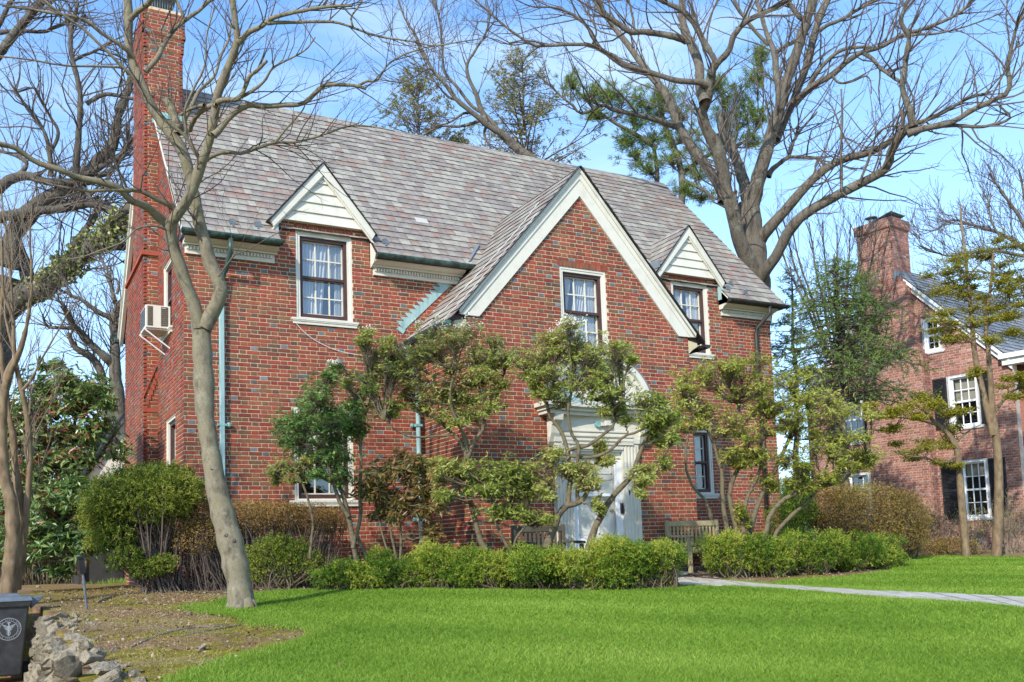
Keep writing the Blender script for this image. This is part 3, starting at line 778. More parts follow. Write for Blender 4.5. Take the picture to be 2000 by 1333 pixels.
# cornices with dentils
def cornice(x0, x1):
    co = MB(); co.prism([(x0, -.26, 5.44), (x0, -.24, 5.38), (x0, -.16, 5.345), (x0, -.10, 5.345), (x0, -.10, 5.315), (x0, -.012, 5.315), (x0, -.012, 5.44)], (x1-x0, 0, 0))
    co.box(x0+.03, x1-.03, -.04, -.012, 5.21, 5.315); co.box(x0+.03, x1-.03, -.06, -.012, 5.18, 5.212)
    o = co.build('cornice', M_CREAM, house)
    d = MB(); x = x0+.05
    while x < x1-.06: d.box(x, x+.028, -.075, -.041, 5.25, 5.305); x += .052
    d.build('dentil', M_CREAM, o, kind='stuff')
    return o
for x0, x1 in ((-.02, 1.44), (3.08, 4.78), (10.83, HW+.04)): cornice(x0, x1)
b = MB(); b.prism([(10.82, -.30, 5.50), (10.82, -.02, 5.78), (10.82, -.02, 5.3), (10.82, -.12, 5.3), (10.82, -.2, 5.38), (10.82, -.28, 5.42)], (.015, 0, 0))
b.prism([(3.065, -.28, 5.46), (3.065, -.02, 5.74), (3.065, -.02, 5.3), (3.065, -.2, 5.36)], (.015, 0, 0)); b.build('cornice_return', M_CREAM, house)
# bay side cornice (ochre soffit side)
b = MB(); b.prism([(BX0, -1.72, 4.10), (BX0-.20, -1.72, 4.06), (BX0-.20, -1.72, 4.0), (BX0-.08, -1.72, 3.93), (BX0-.04, -1.72, 3.82), (BX0, -1.72, 3.80)], (0, 1.70, 0)); b.build('side_cornice', M_OCHRE, house)
b = MB(); b.prism([(BX1, -1.72, 4.10), (BX1+.20, -1.72, 4.06), (BX1+.20, -1.72, 4.0), (BX1+.08, -1.72, 3.93), (BX1, -1.72, 3.86)], (0, 1.70, 0)); b.build('side_cornice', M_OCHRE, house)
# rear rake board and rear gutter end, seen beyond the chimney
b = MB(); yb = 2*RY+.28
b.prism([(-.10, RY, RZ-.03), (-.10, yb, EZ-.03), (-.10, yb-.05, EZ-.24), (-.10, RY, RZ-.30)], (.07, 0, 0)); b.build('rear_rake_board', M_CREAM, house)
b = MB(); b.prism([(-.14, RY, RZ-.0), (-.14, yb, EZ-.0), (-.14, yb, EZ-.08), (-.14, RY, RZ-.1)], (.045, 0, 0)); b.build('rear_rake_moulding', M_CREAM, house)
b = MB(); b.tube([(-.2, yb+.06, EZ-.10), (6, yb+.06, EZ-.1), (HW, yb+.06, EZ-.1)], .07, 10); b.build('rear_gutter', M_GUTTER, house)
b = MB(); b.prism([(-.075, EY-.01, EZ-.035), (-.075, RY, RZ-.035), (-.075, RY, RZ-.10), (-.075, EY+.06, EZ-.10)], (.02, 0, 0)); b.build('verge_board', M_CREAM, house)

# gutters (half round troughs)
def trough(p0, p1, r, mat, name='gutter', up=(0, 0, 1)):
    p0, p1 = np.array(p0, float), np.array(p1, float); d = norm(p1-p0); s = norm(np.cross(d, up))
    V, F = [], []; n = 9
    for P in (p0, p1):
        for rr in (r, r-.008):
            for i in range(n):
                a = math.pi*i/(n-1); V.append(P+s*math.cos(a)*rr-np.array(up)*math.sin(a)*rr)
    q = lambda a, i: a*n+i
    for i in range(n-1):
        F.append((q(0, i), q(0, i+1), q(2, i+1), q(2, i))); F.append((q(1, i), q(3, i), q(3, i+1), q(1, i+1)))
        F.append((q(0, i), q(1, i), q(1, i+1), q(0, i+1))); F.append((q(2, i), q(2, i+1), q(3, i+1), q(3, i)))
    F.append((q(0, 0), q(2, 0), q(3, 0), q(1, 0))); F.append((q(0, n-1), q(1, n-1), q(3, n-1), q(2, n-1)))
    m = MB(); m.add(V, F)
    m.add([p0+s*math.cos(math.pi*i/8)*r*.99-np.array(up)*math.sin(math.pi*i/8)*r*.99 for i in range(9)], [tuple(range(9))])
    m.add([p1+s*math.cos(math.pi*i/8)*r*.99-np.array(up)*math.sin(math.pi*i/8)*r*.99 for i in range(9)], [tuple(range(9))])
    o = m.build(name, mat, house, fix=False)
    L = np.linalg.norm(p1-p0); k = max(2, int(L/.55)); hb = MB()
    for i in range(k):
        c = p0+d*(L*(i+.5)/k)
        hb.tube([c+s*math.cos(a)*(r+.006)-np.array(up)*math.sin(a)*(r+.006) for a in np.linspace(0, math.pi, 7)], .006, 5)
        hb.tube([c+s*r, c+s*-r], .004, 4)
    hb.build('gutter_bracket', mat, o)
    return o
GY = EY-.055
trough((-.10, GY, EZ-.035), (1.46, GY, EZ-.035), .072, M_GUTTER)
trough((3.06, GY, EZ-.035), (4.86, GY, EZ-.035), .072, M_GUTTER)
trough((10.82, GY, EZ-.035), (HW+.2, GY, EZ-.035), .072, M_GUTD)
gz = BRZ-2.56*BK-.03
trough((BXC-2.62, BOV-.02, gz), (BXC-2.62, -.02, gz), .075, M_GUTTER)
trough((BXC+2.62, BOV-.02, gz), (BXC+2.62, -.02, gz), .075, M_GUTD)
# downspouts
def spout(pts, r, mat, name='downspout', straps=(), smat=None):
    m = MB(); m.tube(pts, r, 10); o = m.build(name, mat, house, smooth=True)
    if straps:
        for z in straps:
            p = None
            for a, b_ in zip(pts[:-1], pts[1:]):
                if min(a[2], b_[2]) <= z <= max(a[2], b_[2]): p = a
            p = p or pts[-1]
            s = MB(); s.box(p[0]-r-.05, p[0]+r+.05, -.02+p[1]+r-.01, p[1]+r+.02, z-.022, z+.022); s.box(p[0]-r-.012, p[0]+r+.012, p[1]-r-.01, p[1]+r, z-.02, z+.02)
            s.lathe((p[0]-r-.06, p[1]+r-.01, z-.035), [(.018, 0), (.034, .02), (.034, .05), (.018, .07)], 8)
            s.build('strap', smat or mat, o)
    return o
spout([(.64, GY, 5.42), (.64, GY, 5.20), (.62, -.12, 4.98), (.58, -.08, 4.88), (.56, -.07, 4.55)], .040, M_GUTTER)
sq = MB(); sq.box(.522, .598, -.085, -.015, 1.0, 4.5); o = sq.build('downspout', M_COPPERP, house, bevel=.01)
for z in (2.50,):
    s = MB(); s.box(.49, .63, -.09, -.012, z-.018, z+.018); s.lathe((.66, -.05, z-.04), [(.02, 0), (.04, .02), (.04, .06), (.02, .08)], 8); s.build('strap', M_COPPER, o)
spout([(.56, -.06, 1.0), (.56, -.06, .02)], .045, M_GUTTER)
spout([(3.62, -.06, 4.05), (3.70, -.08, 3.75), (3.84, -.075, 3.55), (3.86, -.07, 3.3), (3.86, -.07, 1.9), (3.86, -.07, .0)], .042, M_COPPERP, straps=(2.6, .98), smat=M_COPPER)
spout([(11.93, GY, 5.42), (11.93, GY, 5.26), (11.80, -.08, 4.98), (11.77, -.07, 4.85), (11.77, -.07, 0)], .042, M_GUTD, straps=(2.5,))
b = MB(); b.tube([(.05, -.06, 5.05), (.08, -.06, 5.02)], .03, 6)
# step flashing
fl = MB(); n = 12; p0 = np.array([BXC-2.60, -.02, 4.28]); p1 = np.array([BXC-1.66, -.02, 5.19]); dd = (p1-p0)/n
fl.prism([p0, p1, p1+np.array([-.085, 0, .07]), p0+np.array([-.085, 0, .07])], (0, .008, 0))
for i in range(n):
    a = p0+dd*i+np.array([-.083, 0, .07]); c = p0+dd*(i+1)+np.array([-.083, 0, .07])
    fl.prism([a, c, np.array([a[0]-.075, a[1], c[2]+.0])], (0, .006, 0))
fl.prism([p0+np.array([-.1, 0, .05]), p0+np.array([-.16, 0, -.0]), p0+np.array([-.03, 0, -.08]), p0+np.array([.02, 0, .0])], (0, .007, 0))
fl.build('step_flashing', M_COPPERP, house)
b = MB(); b.prism([(BXC-1.52, -.29, 5.44), (BXC-1.42, -.29, 5.53), (BXC-.98, .16, 6.02), (BXC-1.06, .16, 6.0)], (-.02, -.02, .03)); b.prism([(9.17, -.2, 5.98), (9.17, .02, 5.98), (9.17, .1, 6.15), (9.17, -.2, 6.13)], (-.03, 0, 0)); b.build('valley_flashing', M_LEAD, house)
# snow guards
for (x, s) in ((.72, .27), (1.12, .30), (11.0, .30), (11.25, .55), (11.42, .20), (10.9, .72), (3.3, .3)):
    P = np.array([x, EY, EZ])+Vr*s+Nr*.03
    g_ = MB(); g_.prism([P+np.array([-.05, 0, 0]), P+np.array([.05, 0, 0]), P+np.array([.06, 0, .05])+Nr*.02, P+np.array([0, 0, .075])+Nr*.02, P+np.array([-.06, 0, .05])+Nr*.02], (0, -.012, -.004))
    g_.box(P[0]-.012, P[0]+.012, P[1]-.07, P[1], P[2]-.05, P[2]-.03); g_.build('snow_guard', M_LEAD, house)
# broken or replaced bright slates seen on the roof
for (x, s, w) in ((1.55, 3.55, .22), (4.22, 1.32, .24), (2.95, .98, .2)):
    P = np.array([x, EY, EZ])+Vr*s+Nr*.024
    m = MB(); m.prism([P, P+np.array([w, 0, 0]), P+np.array([w, 0, 0])+Vr*.19, P+Vr*.19], tuple(Nr*.006)); m.build('pale_slate', M_FLAG, house)

# windows ----------------------------------------------------------
def window(parent, O, U, N, a, b, z0, z1, rec=.05, cas=.075, storm=True, cols=3, rows=2, curt=None, casm=M_CREAM, sashm=M_CREAM, stormm=M_BROWN, sill=True, room=True, blind=0, label=None, cthick=.028, sillh=.1):
    O = np.asarray(O, float); U = np.asarray(U, float); N = np.asarray(N, float); Z = (0, 0, 1)
    w = MB()
    for (p, q, r, s) in ((a-.02, a+cas, z0, z1+.0), (b-cas, b+.02, z0, z1+.0), (a+cas, b-cas, z1-cas, z1+.0), (a+cas, b-cas, z0, z0+.03)):
        w.frame(O, U, Z, N, p, q, r, s, -rec-.10, -rec+.035)
    w.frame(O, U, Z, N, a-.02, a+cas*.45, z0, z1, -rec+.035, -.004); w.frame(O, U, Z, N, b-cas*.45, b+.02, z0, z1, -rec+.035, -.004)
    w.frame(O, U, Z, N, a+cas*.45, b-cas*.45, z1-cas*.45, z1, -rec+.035, -.004)
    win = w.build('window', casm, parent)
    if label: win['label'] = label
    a1, b1, c1, d1 = a+cas, b-cas, z0+.03, z1-cas; zm = (c1+d1)/2
    if storm:
        f = MB(); t = .055
        for (p, q, r, s) in ((a1, a1+t, c1, d1), (b1-t, b1, c1, d1), (a1+t, b1-t, d1-t, d1), (a1+t, b1-t, c1, c1+t+.015), (a1+t, b1-t, zm-.022, zm+.022)):
            f.frame(O, U, Z, N, p, q, r, s, -rec-.06, -rec+.0)
        f.build('storm_frame', stormm, win)
        a1 += t; b1 -= t; d1 -= t; c1 += t+.015
    m = MB(); mu = .022
    if not storm:
        for (p, q, r, s) in ((a1, a1+.04, c1, d1), (b1-.04, b1, c1, d1), (a1+.04, b1-.04, d1-.04, d1), (a1+.04, b1-.04, c1, c1+.05), (a1+.04, b1-.04, zm-.025, zm+.025)):
            m.frame(O, U, Z, N, p, q, r, s, -rec-.075, -rec-.035)
        a1 += .04; b1 -= .04; c1 += .05; d1 -= .04
    else:
        for (p, q, r, s) in ((a1-.02, a1+.018, c1, d1), (b1-.018, b1+.02, c1, d1), (a1, b1, d1-.02, d1+.02), (a1, b1, c1-.02, c1+.025), (a1, b1, zm-.02, zm+.02)):
            m.frame(O, U, Z, N, p, q, r, s, -rec-.095, -rec-.065)
    m.build('sash', sashm, win)
    for (lo, hi) in ((c1, zm-.02), (zm+.02, d1)):
        for i in range(1, cols):
            x = a1+(b1-a1)*i/cols; m = MB(); m.frame(O, U, Z, N, x-mu/2, x+mu/2, lo, hi, -rec-.088, -rec-.066); m.build('muntin', sashm, win)
        for j in range(1, rows):
            y = lo+(hi-lo)*j/rows; m = MB(); m.frame(O, U, Z, N, a1, b1, y-mu/2, y+mu/2, -rec-.09, -rec-.067); m.build('muntin', sashm, win)
        for i in range(cols):
            for j in range(rows):
                x0, x1 = a1+(b1-a1)*i/cols, a1+(b1-a1)*(i+1)/cols; y0, y1 = lo+(hi-lo)*j/rows, lo+(hi-lo)*(j+1)/rows
                m = MB(); P = lambda u, v: O+U*u+np.array([0, 0, 1])*v-N*(rec+.080+random.uniform(-.001, .001))
                m.add([P(x0, y0), P(x1, y0), P(x1, y1), P(x0, y1)], [(0, 1, 2, 3)]); m.build('pane', M_GLASS, win, fix=False)
    if sill:
        s = MB(); s.frame(O, U, Z, N, a-.085, b+.085, z0-.035, z0, -rec-.02, .06); s.frame(O, U, Z, N, a-.06, b+.06, z0-sillh, z0-.035, -.0, .04); s.frame(O, U, Z, N, a-.07, b+.07, z0-.055, z0-.034, 0, .052)
        s.build('sill', casm, win)
    if blind > 0:
        m = MB(); m.frame(O, U, Z, N, a1+.01, b1-.01, d1-(d1-c1)*blind, d1, -rec-.145, -rec-.14); m.build('blind', M_BLIND, win)
    if curt:
        for (f0, f1, g0, g1, zt, zb) in curt:    # top span, bottom span
            K = 40; Vv = []
            for jz in range(6):
                q = jz/5; zz = zt*(1-q)+zb*q; qa = f0*(1-q)+g0*q; qb = f1*(1-q)+g1*q
                for i in range(K+1):
                    x = a1+(b1-a1)*(qa+(qb-qa)*i/K)
                    off = .02*math.sin(i*1.15+q*1.3)+.008*math.sin(i*2.7)
                    Vv.append(O+U*x+np.array([0, 0, 1])*(c1+(d1-c1)*zz)-N*(rec+.125+off))
            F = [(j*(K+1)+i, j*(K+1)+i+1, (j+1)*(K+1)+i+1, (j+1)*(K+1)+i) for j in range(5) for i in range(K)]
            m = MB(); m.add(Vv, F); m.build('curtain', M_CURT, win, smooth=True, fix=False)
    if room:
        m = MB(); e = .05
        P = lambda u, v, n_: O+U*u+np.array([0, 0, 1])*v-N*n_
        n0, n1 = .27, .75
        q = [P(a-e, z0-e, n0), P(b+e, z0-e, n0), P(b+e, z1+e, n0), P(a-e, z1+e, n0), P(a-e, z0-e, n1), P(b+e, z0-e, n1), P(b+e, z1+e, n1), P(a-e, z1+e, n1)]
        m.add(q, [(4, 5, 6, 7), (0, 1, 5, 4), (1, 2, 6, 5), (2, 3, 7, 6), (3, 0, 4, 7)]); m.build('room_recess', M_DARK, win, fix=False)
    return win
O0 = (0, 0, 0); UX = (1, 0, 0)
sheer = [(0, .52, 0, .55, 1, 0), (.8, 1, .74, 1, 1, 0)]
window(house, O0, UX, FN, *WINS['ul'], curt=[(0, .68, 0, .50, 1, 0), (.86, 1, .80, 1, 1, 0)], blind=.45)
window(house, O0, UX, FN, *WINS['ur'], curt=[(0, .45, 0, .40, 1, 0), (.55, 1, .62, 1, 1, 0)])
window(house, O0, UX, FN, *WINS['ll'], blind=.45, curt=[(.78, 1, .74, 1, 1, 0)], label='lower left window half hidden by a pieris')
window(house, O0, UX, FN, *WINS['lr'], blind=.5)
window(house, (0, BYF, 0), UX, FN, 5.82, 6.76, 3.72, 5.18, curt=[(0, .3, 0, .02, 1, .1), (.45, 1, .12, .75, 1, 0), (.8, 1, .75, 1, 1, 0)])
WS = (-1, 0, 0); UY = (0, -1, 0)
window(house, O0, UY, WS, -1.66, -.74, 1.37, 2.80, cols=2, rows=3, sill=True, curt=None)
window(house, O0, UY, WS, -1.92, -1.08, 4.27, 5.50, cols=2, rows=2, sill=True)

# air conditioner in the side window (a thing of its own)
ac = thing('air_conditioner', 'beige window air conditioner on white brackets beside the chimney', 'air conditioner', (-.2, 1.4, 4.25))
b = MB(); b.box(-.40, -.01, 1.18, 1.78, 4.25, 4.63); b.build('casing', M_ACB, ac, bevel=.008)
for (x0, x1) in ((-.365, -.30), (-.155, -.06)):
    for i in range(9):
        s = MB(); z = 4.30+i*.034; s.box(x0, x1, 1.168, 1.176, z, z+.022); s.build('louvre', M_ACD, ac)
s = MB(); s.box(-.37, -.29, 1.174, 1.179, 4.285, 4.61); s.box(-.16, -.05, 1.174, 1.179, 4.285, 4.61); s.build('vent_panel', M_ACD, ac)
s = MB()
for i in range(11): s.box(-.408, -.402, 1.22+i*.048, 1.228+i*.048, 4.29, 4.60)
for i in range(7): s.box(-.410, -.404, 1.21, 1.75, 4.30+i*.045, 4.306+i*.045)
s.build('coil_grille', M_METAL, ac)
s = MB(); s.box(-.15, -.09, 1.162, 1.168, 4.575, 4.59); s.build('badge', M_PRINT, ac)
for y in (1.22, 1.74):
    s = MB(); s.tube([(-.42, y, 4.24), (-.36, y, 4.235), (0, y, 4.235)], .010, 6); s.tube([(-.42, y, 4.235), (-.012, y, 3.93)], .012, 6); s.build('bracket', M_WHITE, ac)
settle(ac)

# side annex at the back left (cream gable wall with dark window)
b = MB(); b.prism([(-.95, HD+.15, 1.78), (.0, HD+.15, 1.78), (.0, HD+.15, 3.55), (-.95, HD+.15, 1.95)], (0, 2.2, 0)); b.build('annex_wall', M_CREAM, house)
b = MB(); b.prism([(-1.10, HD+.02, 1.82), (.0, HD+.02, 3.68), (.0, HD+.02, 3.78), (-1.10, HD+.02, 1.92)], (0, 2.5, 0)); b.build('annex_roof', M_SLATEN, house)
b = MB(); b.box(-.9, 0, HD+.2, HD+2.3, -.1, 1.78); b.build('annex_base', M_DARK, house)
b = MB(); b.box(-.85, -.05, HD+.12, HD+.146, 1.0, 1.75); b.build('annex_window', M_GLASS, house)
b = MB(); b.box(-.90, -.83, HD+.10, HD+.15, .0, 1.9); b.box(-.9, 0, HD+.10, HD+.15, 1.76, 1.82); b.build('annex_frame', M_BROWN, house)
# small side window low on the rear of the gable wall
b = MB(); b.frame(O0, UY, (0, 0, 1), WS, -6.0, -5.4, 3.2, 3.65, -.02, .02); b.build('side_vent', M_BROWN, house)

# entrance ---------------------------------------------------------
ent = thing('entrance', '', ''); del ent['label']; del ent['category']; ent.parent = house
Y0 = BYF-.012
for (x0, x1) in ((5.54, 5.86), (6.88, 7.22)):
    p = MB(); p.box(x0, x1, Y0-.10, Y0+.02, .02, 2.22); p.box(x0-.03, x1+.03, Y0-.13, Y0, .02, .16); p.box(x0-.02, x1+.02, Y0-.12, Y0, 2.16, 2.24)
    w = (x1-x0)/5
    for i in range(4): p.box(x0+w*(i+.75), x0+w*(i+1.2), Y0-.112, Y0-.10, .2, 2.12)
    p.build('pilaster', M_CREAM, ent)
f = MB(); f.box(5.52, 7.24, Y0-.11, Y0+.02, 2.24, 2.60); f.box(5.86, 6.88, Y0-.125, Y0-.11, 2.05, 2.10)
f.box(5.86, 6.88, Y0-.10, Y0, 2.02, 2.24)
for z in (2.13, 2.19, 2.26, 2.34): f.box(5.66, 7.10, Y0-.13+.0, Y0-.10, z, z+.025)
f.build('frieze', M_CREAM, ent)
# projecting shelf with concave front
n = 16
def shelf(z0, z1, prj, x0=5.30, x1=7.62, dip=.14):
    pts = [(x0, Y0, z0)]
    for i in range(n+1):
        q = i/n; x = x0+(x1-x0)*q; s = math.sin(math.pi*q)
        pts.append((x, Y0-prj+dip*s, z0))
    pts.append((x1, Y0, z0)); m = MB(); m.prism(pts, (0, 0, z1-z0)); return m
shelf(2.60, 2.66, .32).build('shelf_moulding', M_CREAM, ent); shelf(2.66, 2.72, .38, 5.27, 7.65).build('shelf_moulding', M_CREAM, ent); shelf(2.72, 2.79, .45, 5.22, 7.70).build('shelf_cornice', M_CREAM, ent)
shelf(2.793, 2.80, .44, 5.25, 7.67).build('shelf_flashing', M_COPPERP, ent)
for xc, s in ((5.52, 1), (7.32, -1)):
    m = MB()
    m.prism([(xc-.08, Y0-.02, 2.60), (xc-.08, Y0-.30, 2.60), (xc-.08, Y0-.28, 2.50), (xc-.08, Y0-.17, 2.42), (xc-.08, Y0-.15, 2.30), (xc-.08, Y0-.08, 2.16), (xc-.08, Y0-.02, 2.10)], (.16, 0, 0)); m.build('bracket', M_CREAM, ent)
# segmental pediment
XC, R0, ZS = 6.44, .95, 2.80
def arc(r0, r1, y0, y1, name, mat=M_CREAM, zs=1.0):
    A = np.linspace(math.pi, 0, 25); V = []; F = []
    for y in (y0, y1):
        for r in (r0, r1):
            for a in A: V.append((XC+r*math.cos(a), y, ZS+r*zs*math.sin(a)*.86))
    n_ = len(A); q = lambda l, i: l*n_+i
    for i in range(n_-1):
        F += [(q(0, i), q(0, i+1), q(1, i+1), q(1, i)), (q(2, i), q(3, i), q(3, i+1), q(2, i+1)), (q(1, i), q(1, i+1), q(3, i+1), q(3, i)), (q(0, i), q(2, i), q(2, i+1), q(0, i+1))]
    F += [(q(0, 0), q(1, 0), q(3, 0), q(2, 0)), (q(0, n_-1), q(2, n_-1), q(3, n_-1), q(1, n_-1))]
    m = MB(); m.add(V, F); return m.build(name, mat, ent)
arc(.84, .92, Y0-.16, Y0, 'arch_moulding'); arc(.92, 1.02, Y0-.24, Y0, 'arch_cornice'); arc(1.02, 1.045, Y0-.25, Y0, 'arch_flashing', M_LEAD)
m = MB(); m.prism([(XC+.86*math.cos(a), Y0-.06, ZS+.86*.86*math.sin(a)) for a in np.linspace(0, math.pi, 25)], (0, .05, 0)); m.build('tympanum', M_CREAM, ent)
m = MB(); m.add([(5.55, Y0-.36, 2.80), (6.0, Y0-.30, 2.80), (6.0, Y0-.05, 2.80), (5.55, Y0-.05, 2.80), (5.80, Y0-.16, 3.02)], [(0, 1, 4), (1, 2, 4), (2, 3, 4), (3, 0, 4)]); m.build('copper_cap', M_COPPERP, ent)
# door
dr = MB(); dr.box(5.93, 6.81, Y0+.045, Y0+.085, .06, 2.02)
door = dr.build('door', M_DOOR, ent)
del door
dr = MB()
for (x0, x1) in ((6.02, 6.33), (6.42, 6.73)):
    for (z0, z1) in ((.2, .52), (.62, 1.18), (1.28, 1.56), (1.64, 1.92)):
        for (p, q, r, s) in ((x0, x1, z0, z0+.02), (x0, x1, z1-.02, z1), (x0, x0+.02, z0, z1), (x1-.02, x1, z0, z1)): dr.box(p, q, Y0+.034, Y0+.045, r, s)
dr.build('door_moulding', M_DOOR, ent)
sd = MB()
for (p, q, r, s) in ((5.86, 5.93, .06, 2.05), (6.81, 6.88, .06, 2.05), (5.93, 6.81, 1.97, 2.05), (5.93, 6.81, .06, .56), (5.93, 6.81, 1.26, 1.31)): sd.box(p, q, Y0-.03, Y0+.02, r, s)
sd.box(5.93, 5.98, Y0-.028, Y0+.015, .56, 1.97); sd.box(6.76, 6.81, Y0-.028, Y0+.015, .56, 1.97)
sd.build('storm_door', M_WHITE, ent)
for (z0, z1) in ((.56, 1.26), (1.31, 1.97)):
    m = MB(); m.add([(5.98, Y0-.005, z0), (6.76, Y0-.005, z0), (6.76, Y0-.005, z1), (5.98, Y0-.005, z1)], [(0, 1, 2, 3)]); m.build('door_glass', M_DGLASS, ent, fix=False)
m = MB(); m.box(6.83, 6.87, Y0-.075, Y0-.03, .96, 1.14); m.tube([(6.85, Y0-.07, 1.12), (6.85, Y0-.10, 1.10), (6.85, Y0-.10, .99), (6.85, Y0-.06, .97)], .011, 6); m.build('door_handle', M_BLACK, ent)
m = MB(); m.lathe((6.69, Y0+.02, 1.02), [(.01, -.03), (.035, -.015), (.035, .015), (.01, .03)], 10); m.build('door_knob', M_BRASS, ent)
m = MB(); m.box(6.965, 6.985, Y0-.118, Y0-.112, 1.28, 1.36); m.box(6.985, 7.0, Y0-.118, Y0-.112, 1.33, 1.345); m.build('bell_push', M_BLACK, ent)
m = MB(); m.tube([(6.37, Y0-.11, 2.47), (6.37, Y0-.16, 2.47)], .055, 14); m.build('lamp_base', M_COPPER, ent)
m = MB(); m.box(6.42, 6.54, Y0-.18, Y0-.12, 2.44, 2.50); m.box(6.5, 6.60, Y0-.20, Y0-.14, 2.45, 2.53); m.build('lamp_head', M_ACB, ent)
m = MB(); m.box(5.4, 7.3, -2.35, BYF, -.2, .04); m.box(5.3, 7.4, -2.75, -2.35, -.2, -.04); m.build('door_step', M_FLAG, ent)
m = MB(); m.box(BX0-.02, BX1+.02, BYF-.05, BYF-.0, -.2, -.005); m.build('plinth', M_STONE, house)

# cables -------------------------------------------------------------
cb = MB()
def cat_pts(P, K=30): return resample(P, [1]*len(P), K)[0]
def onY(x, y, Y):
    v = r2*((x-PX)/FPX)-u2*((y-PY)/FPX)+fwd; return CAM+v*((Y-CAM[1])/v[1])
pts = [onY(x, y, -.03) for x, y in ((572, 624), (590, 645), (612, 663), (650, 682), (690, 692), (735, 697), (768, 688))]
cb.tube(cat_pts(pts+[np.array([3.55, -.1, 3.98]), np.array([3.68, -.35, 4.12])]), .006, 5)
br = lambda u, y: np.array([BXC-2.56+u/BL, y, BRZ-2.56*BK+u*BK/BL])+np.array([-BK, 0, 1])/BL*.03
cb.tube(cat_pts([np.array([3.68, -.35, 4.12]), br(.3, -.7), br(.9, -1.1), br(1.6, -1.25), br(2.4, -1.3), br(3.2, -1.15)]), .0055, 5)
cb.tube(cat_pts([br(.02, -.3), br(.05, -1.2), br(.25, -1.6), br(1.2, -1.72), br(2.6, -1.75)]), .0045, 5)
cb.build('cable', M_CABLE, house)

# ================================================================== GROUND
xs = np.unique(np.round(np.concatenate([np.linspace(-60, -8, 20), np.linspace(-8, -2.36, 14), [-2.3, -2.25, -2.2, -2.15, -2.1, -2.04], np.linspace(-1.98, 20, 74), np.linspace(20, 120, 30)]), 3))
ys = np.unique(np.round(np.concatenate([np.linspace(-60, -16, 12), np.linspace(-16, -2.3, 46), [-2.25, -2.15], np.linspace(-2.0, 10, 30), np.linspace(10, 200, 40)]), 3))
GX, GY_ = np.meshgrid(xs, ys, indexing='ij')
def lowland(X, Y): return (X < -2.05-.012*np.maximum(-Y-3.3, 0)) & (Y < -2.2)
GZ = zg(GX, GY_)+.012*np.sin(GX*1.7+GY_*.9)*np.sin(GY_*1.3)
GZ = np.where(lowland(GX, GY_), np.minimum(-.88, GZ-.4), GZ)
V = np.stack([GX, GY_, GZ], -1).reshape(-1, 3)
nx, ny = len(xs), len(ys); I, J = np.meshgrid(np.arange(nx-1), np.arange(ny-1), indexing='ij')
F = np.stack([I*ny+J, (I+1)*ny+J, (I+1)*ny+J+1, I*ny+J+1], -1).reshape(-1, 4)
gr = mesh_np('ground', V, F, M_GROUND, smooth=True, kind='structure')

# lawn ---------------------------------------------------------------
def gp(pts): return np.array([ground(x, y)[:2] for x, y in pts])
def inpoly(X, Y, P):
    r = np.zeros(X.shape, bool); n = len(P)
    for i in range(n):
        x0, y0 = P[i]; x1, y1 = P[(i+1) % n]
        c = ((y0 > Y) != (y1 > Y)) & (X < (x1-x0)*(Y-y0)/(y1-y0+1e-12)+x0); r ^= c
    return r
path_top = gp([(1285, 1138), (1330, 1132), (1420, 1138), (1530, 1146), (1600, 1153), (1700, 1158), (1800, 1161), (1900, 1165), (2020, 1170)])
path_bot = gp([(1285, 1146), (1340, 1147), (1420, 1150), (1530, 1158), (1600, 1163), (1700, 1170), (1800, 1176), (1900, 1183), (2020, 1197)])
ext = path_top[-1]+(path_top[-1]-path_top[-2])*3; ext2 = path_bot[-1]+(path_bot[-1]-path_bot[-2])*3
path_top = np.vstack([path_top, ext]); path_bot = np.vstack([path_bot, ext2])
left_edge = gp([(392, 1186), (430, 1203), (480, 1212), (560, 1222), (615, 1228), (622, 1240), (590, 1258), (520, 1280), (450, 1304), (390, 1325), (330, 1352)])
top_edge = gp([(1285, 1150), (1230, 1156), (1100, 1159), (1000, 1159), (880, 1156), (760, 1153), (650, 1153), (560, 1158), (500, 1163), (440, 1172)])
near = np.array([[-1.3, -12.5], [-1.2, -16], [12, -16]])
lawnA = np.vstack([top_edge, left_edge, near, path_bot[::-1]])
far_edge = gp([(1500, 1140), (1560, 1135), (1640, 1130), (1740, 1118), (1768, 1100), (1772, 1090), (1850, 1089), (2020, 1090)])
lawnB = np.vstack([path_top[3:], far_edge[-1:]+np.array([[4, -2]]), far_edge[::-1]])
st = .07
lx = np.arange(-2, 26, st); ly = np.arange(-16, 1.5, st)
LX, LY = np.meshgrid(lx, ly, indexing='ij')
wob = .05*np.sin(LX*5.1+LY*3.3)+.04*np.sin(LX*11.3-LY*8.1)
inside = inpoly(LX+wob, LY+wob*.7, lawnA) | inpoly(LX+wob*.6, LY+wob*.4, lawnB)
LZ = zg(LX, LY)+.012*np.sin(LX*1.7+LY*.9)*np.sin(LY*1.3)+.022
V = np.stack([LX, LY, LZ], -1).reshape(-1, 3); nx, ny = len(lx), len(ly)
I, J = np.nonzero(inside[:-1, :-1])
k = (I < nx-1) & (J < ny-1); I, J = I[k], J[k]
F = np.stack([I*ny+J, (I+1)*ny+J, (I+1)*ny+J+1, I*ny+J+1], -1)
used, inv = np.unique(F, return_inverse=True)
mesh_np('lawn', V[used], inv.reshape(F.shape), M_LAWN, smooth=True, kind='structure')
cellx, celly = lx[I], ly[J]
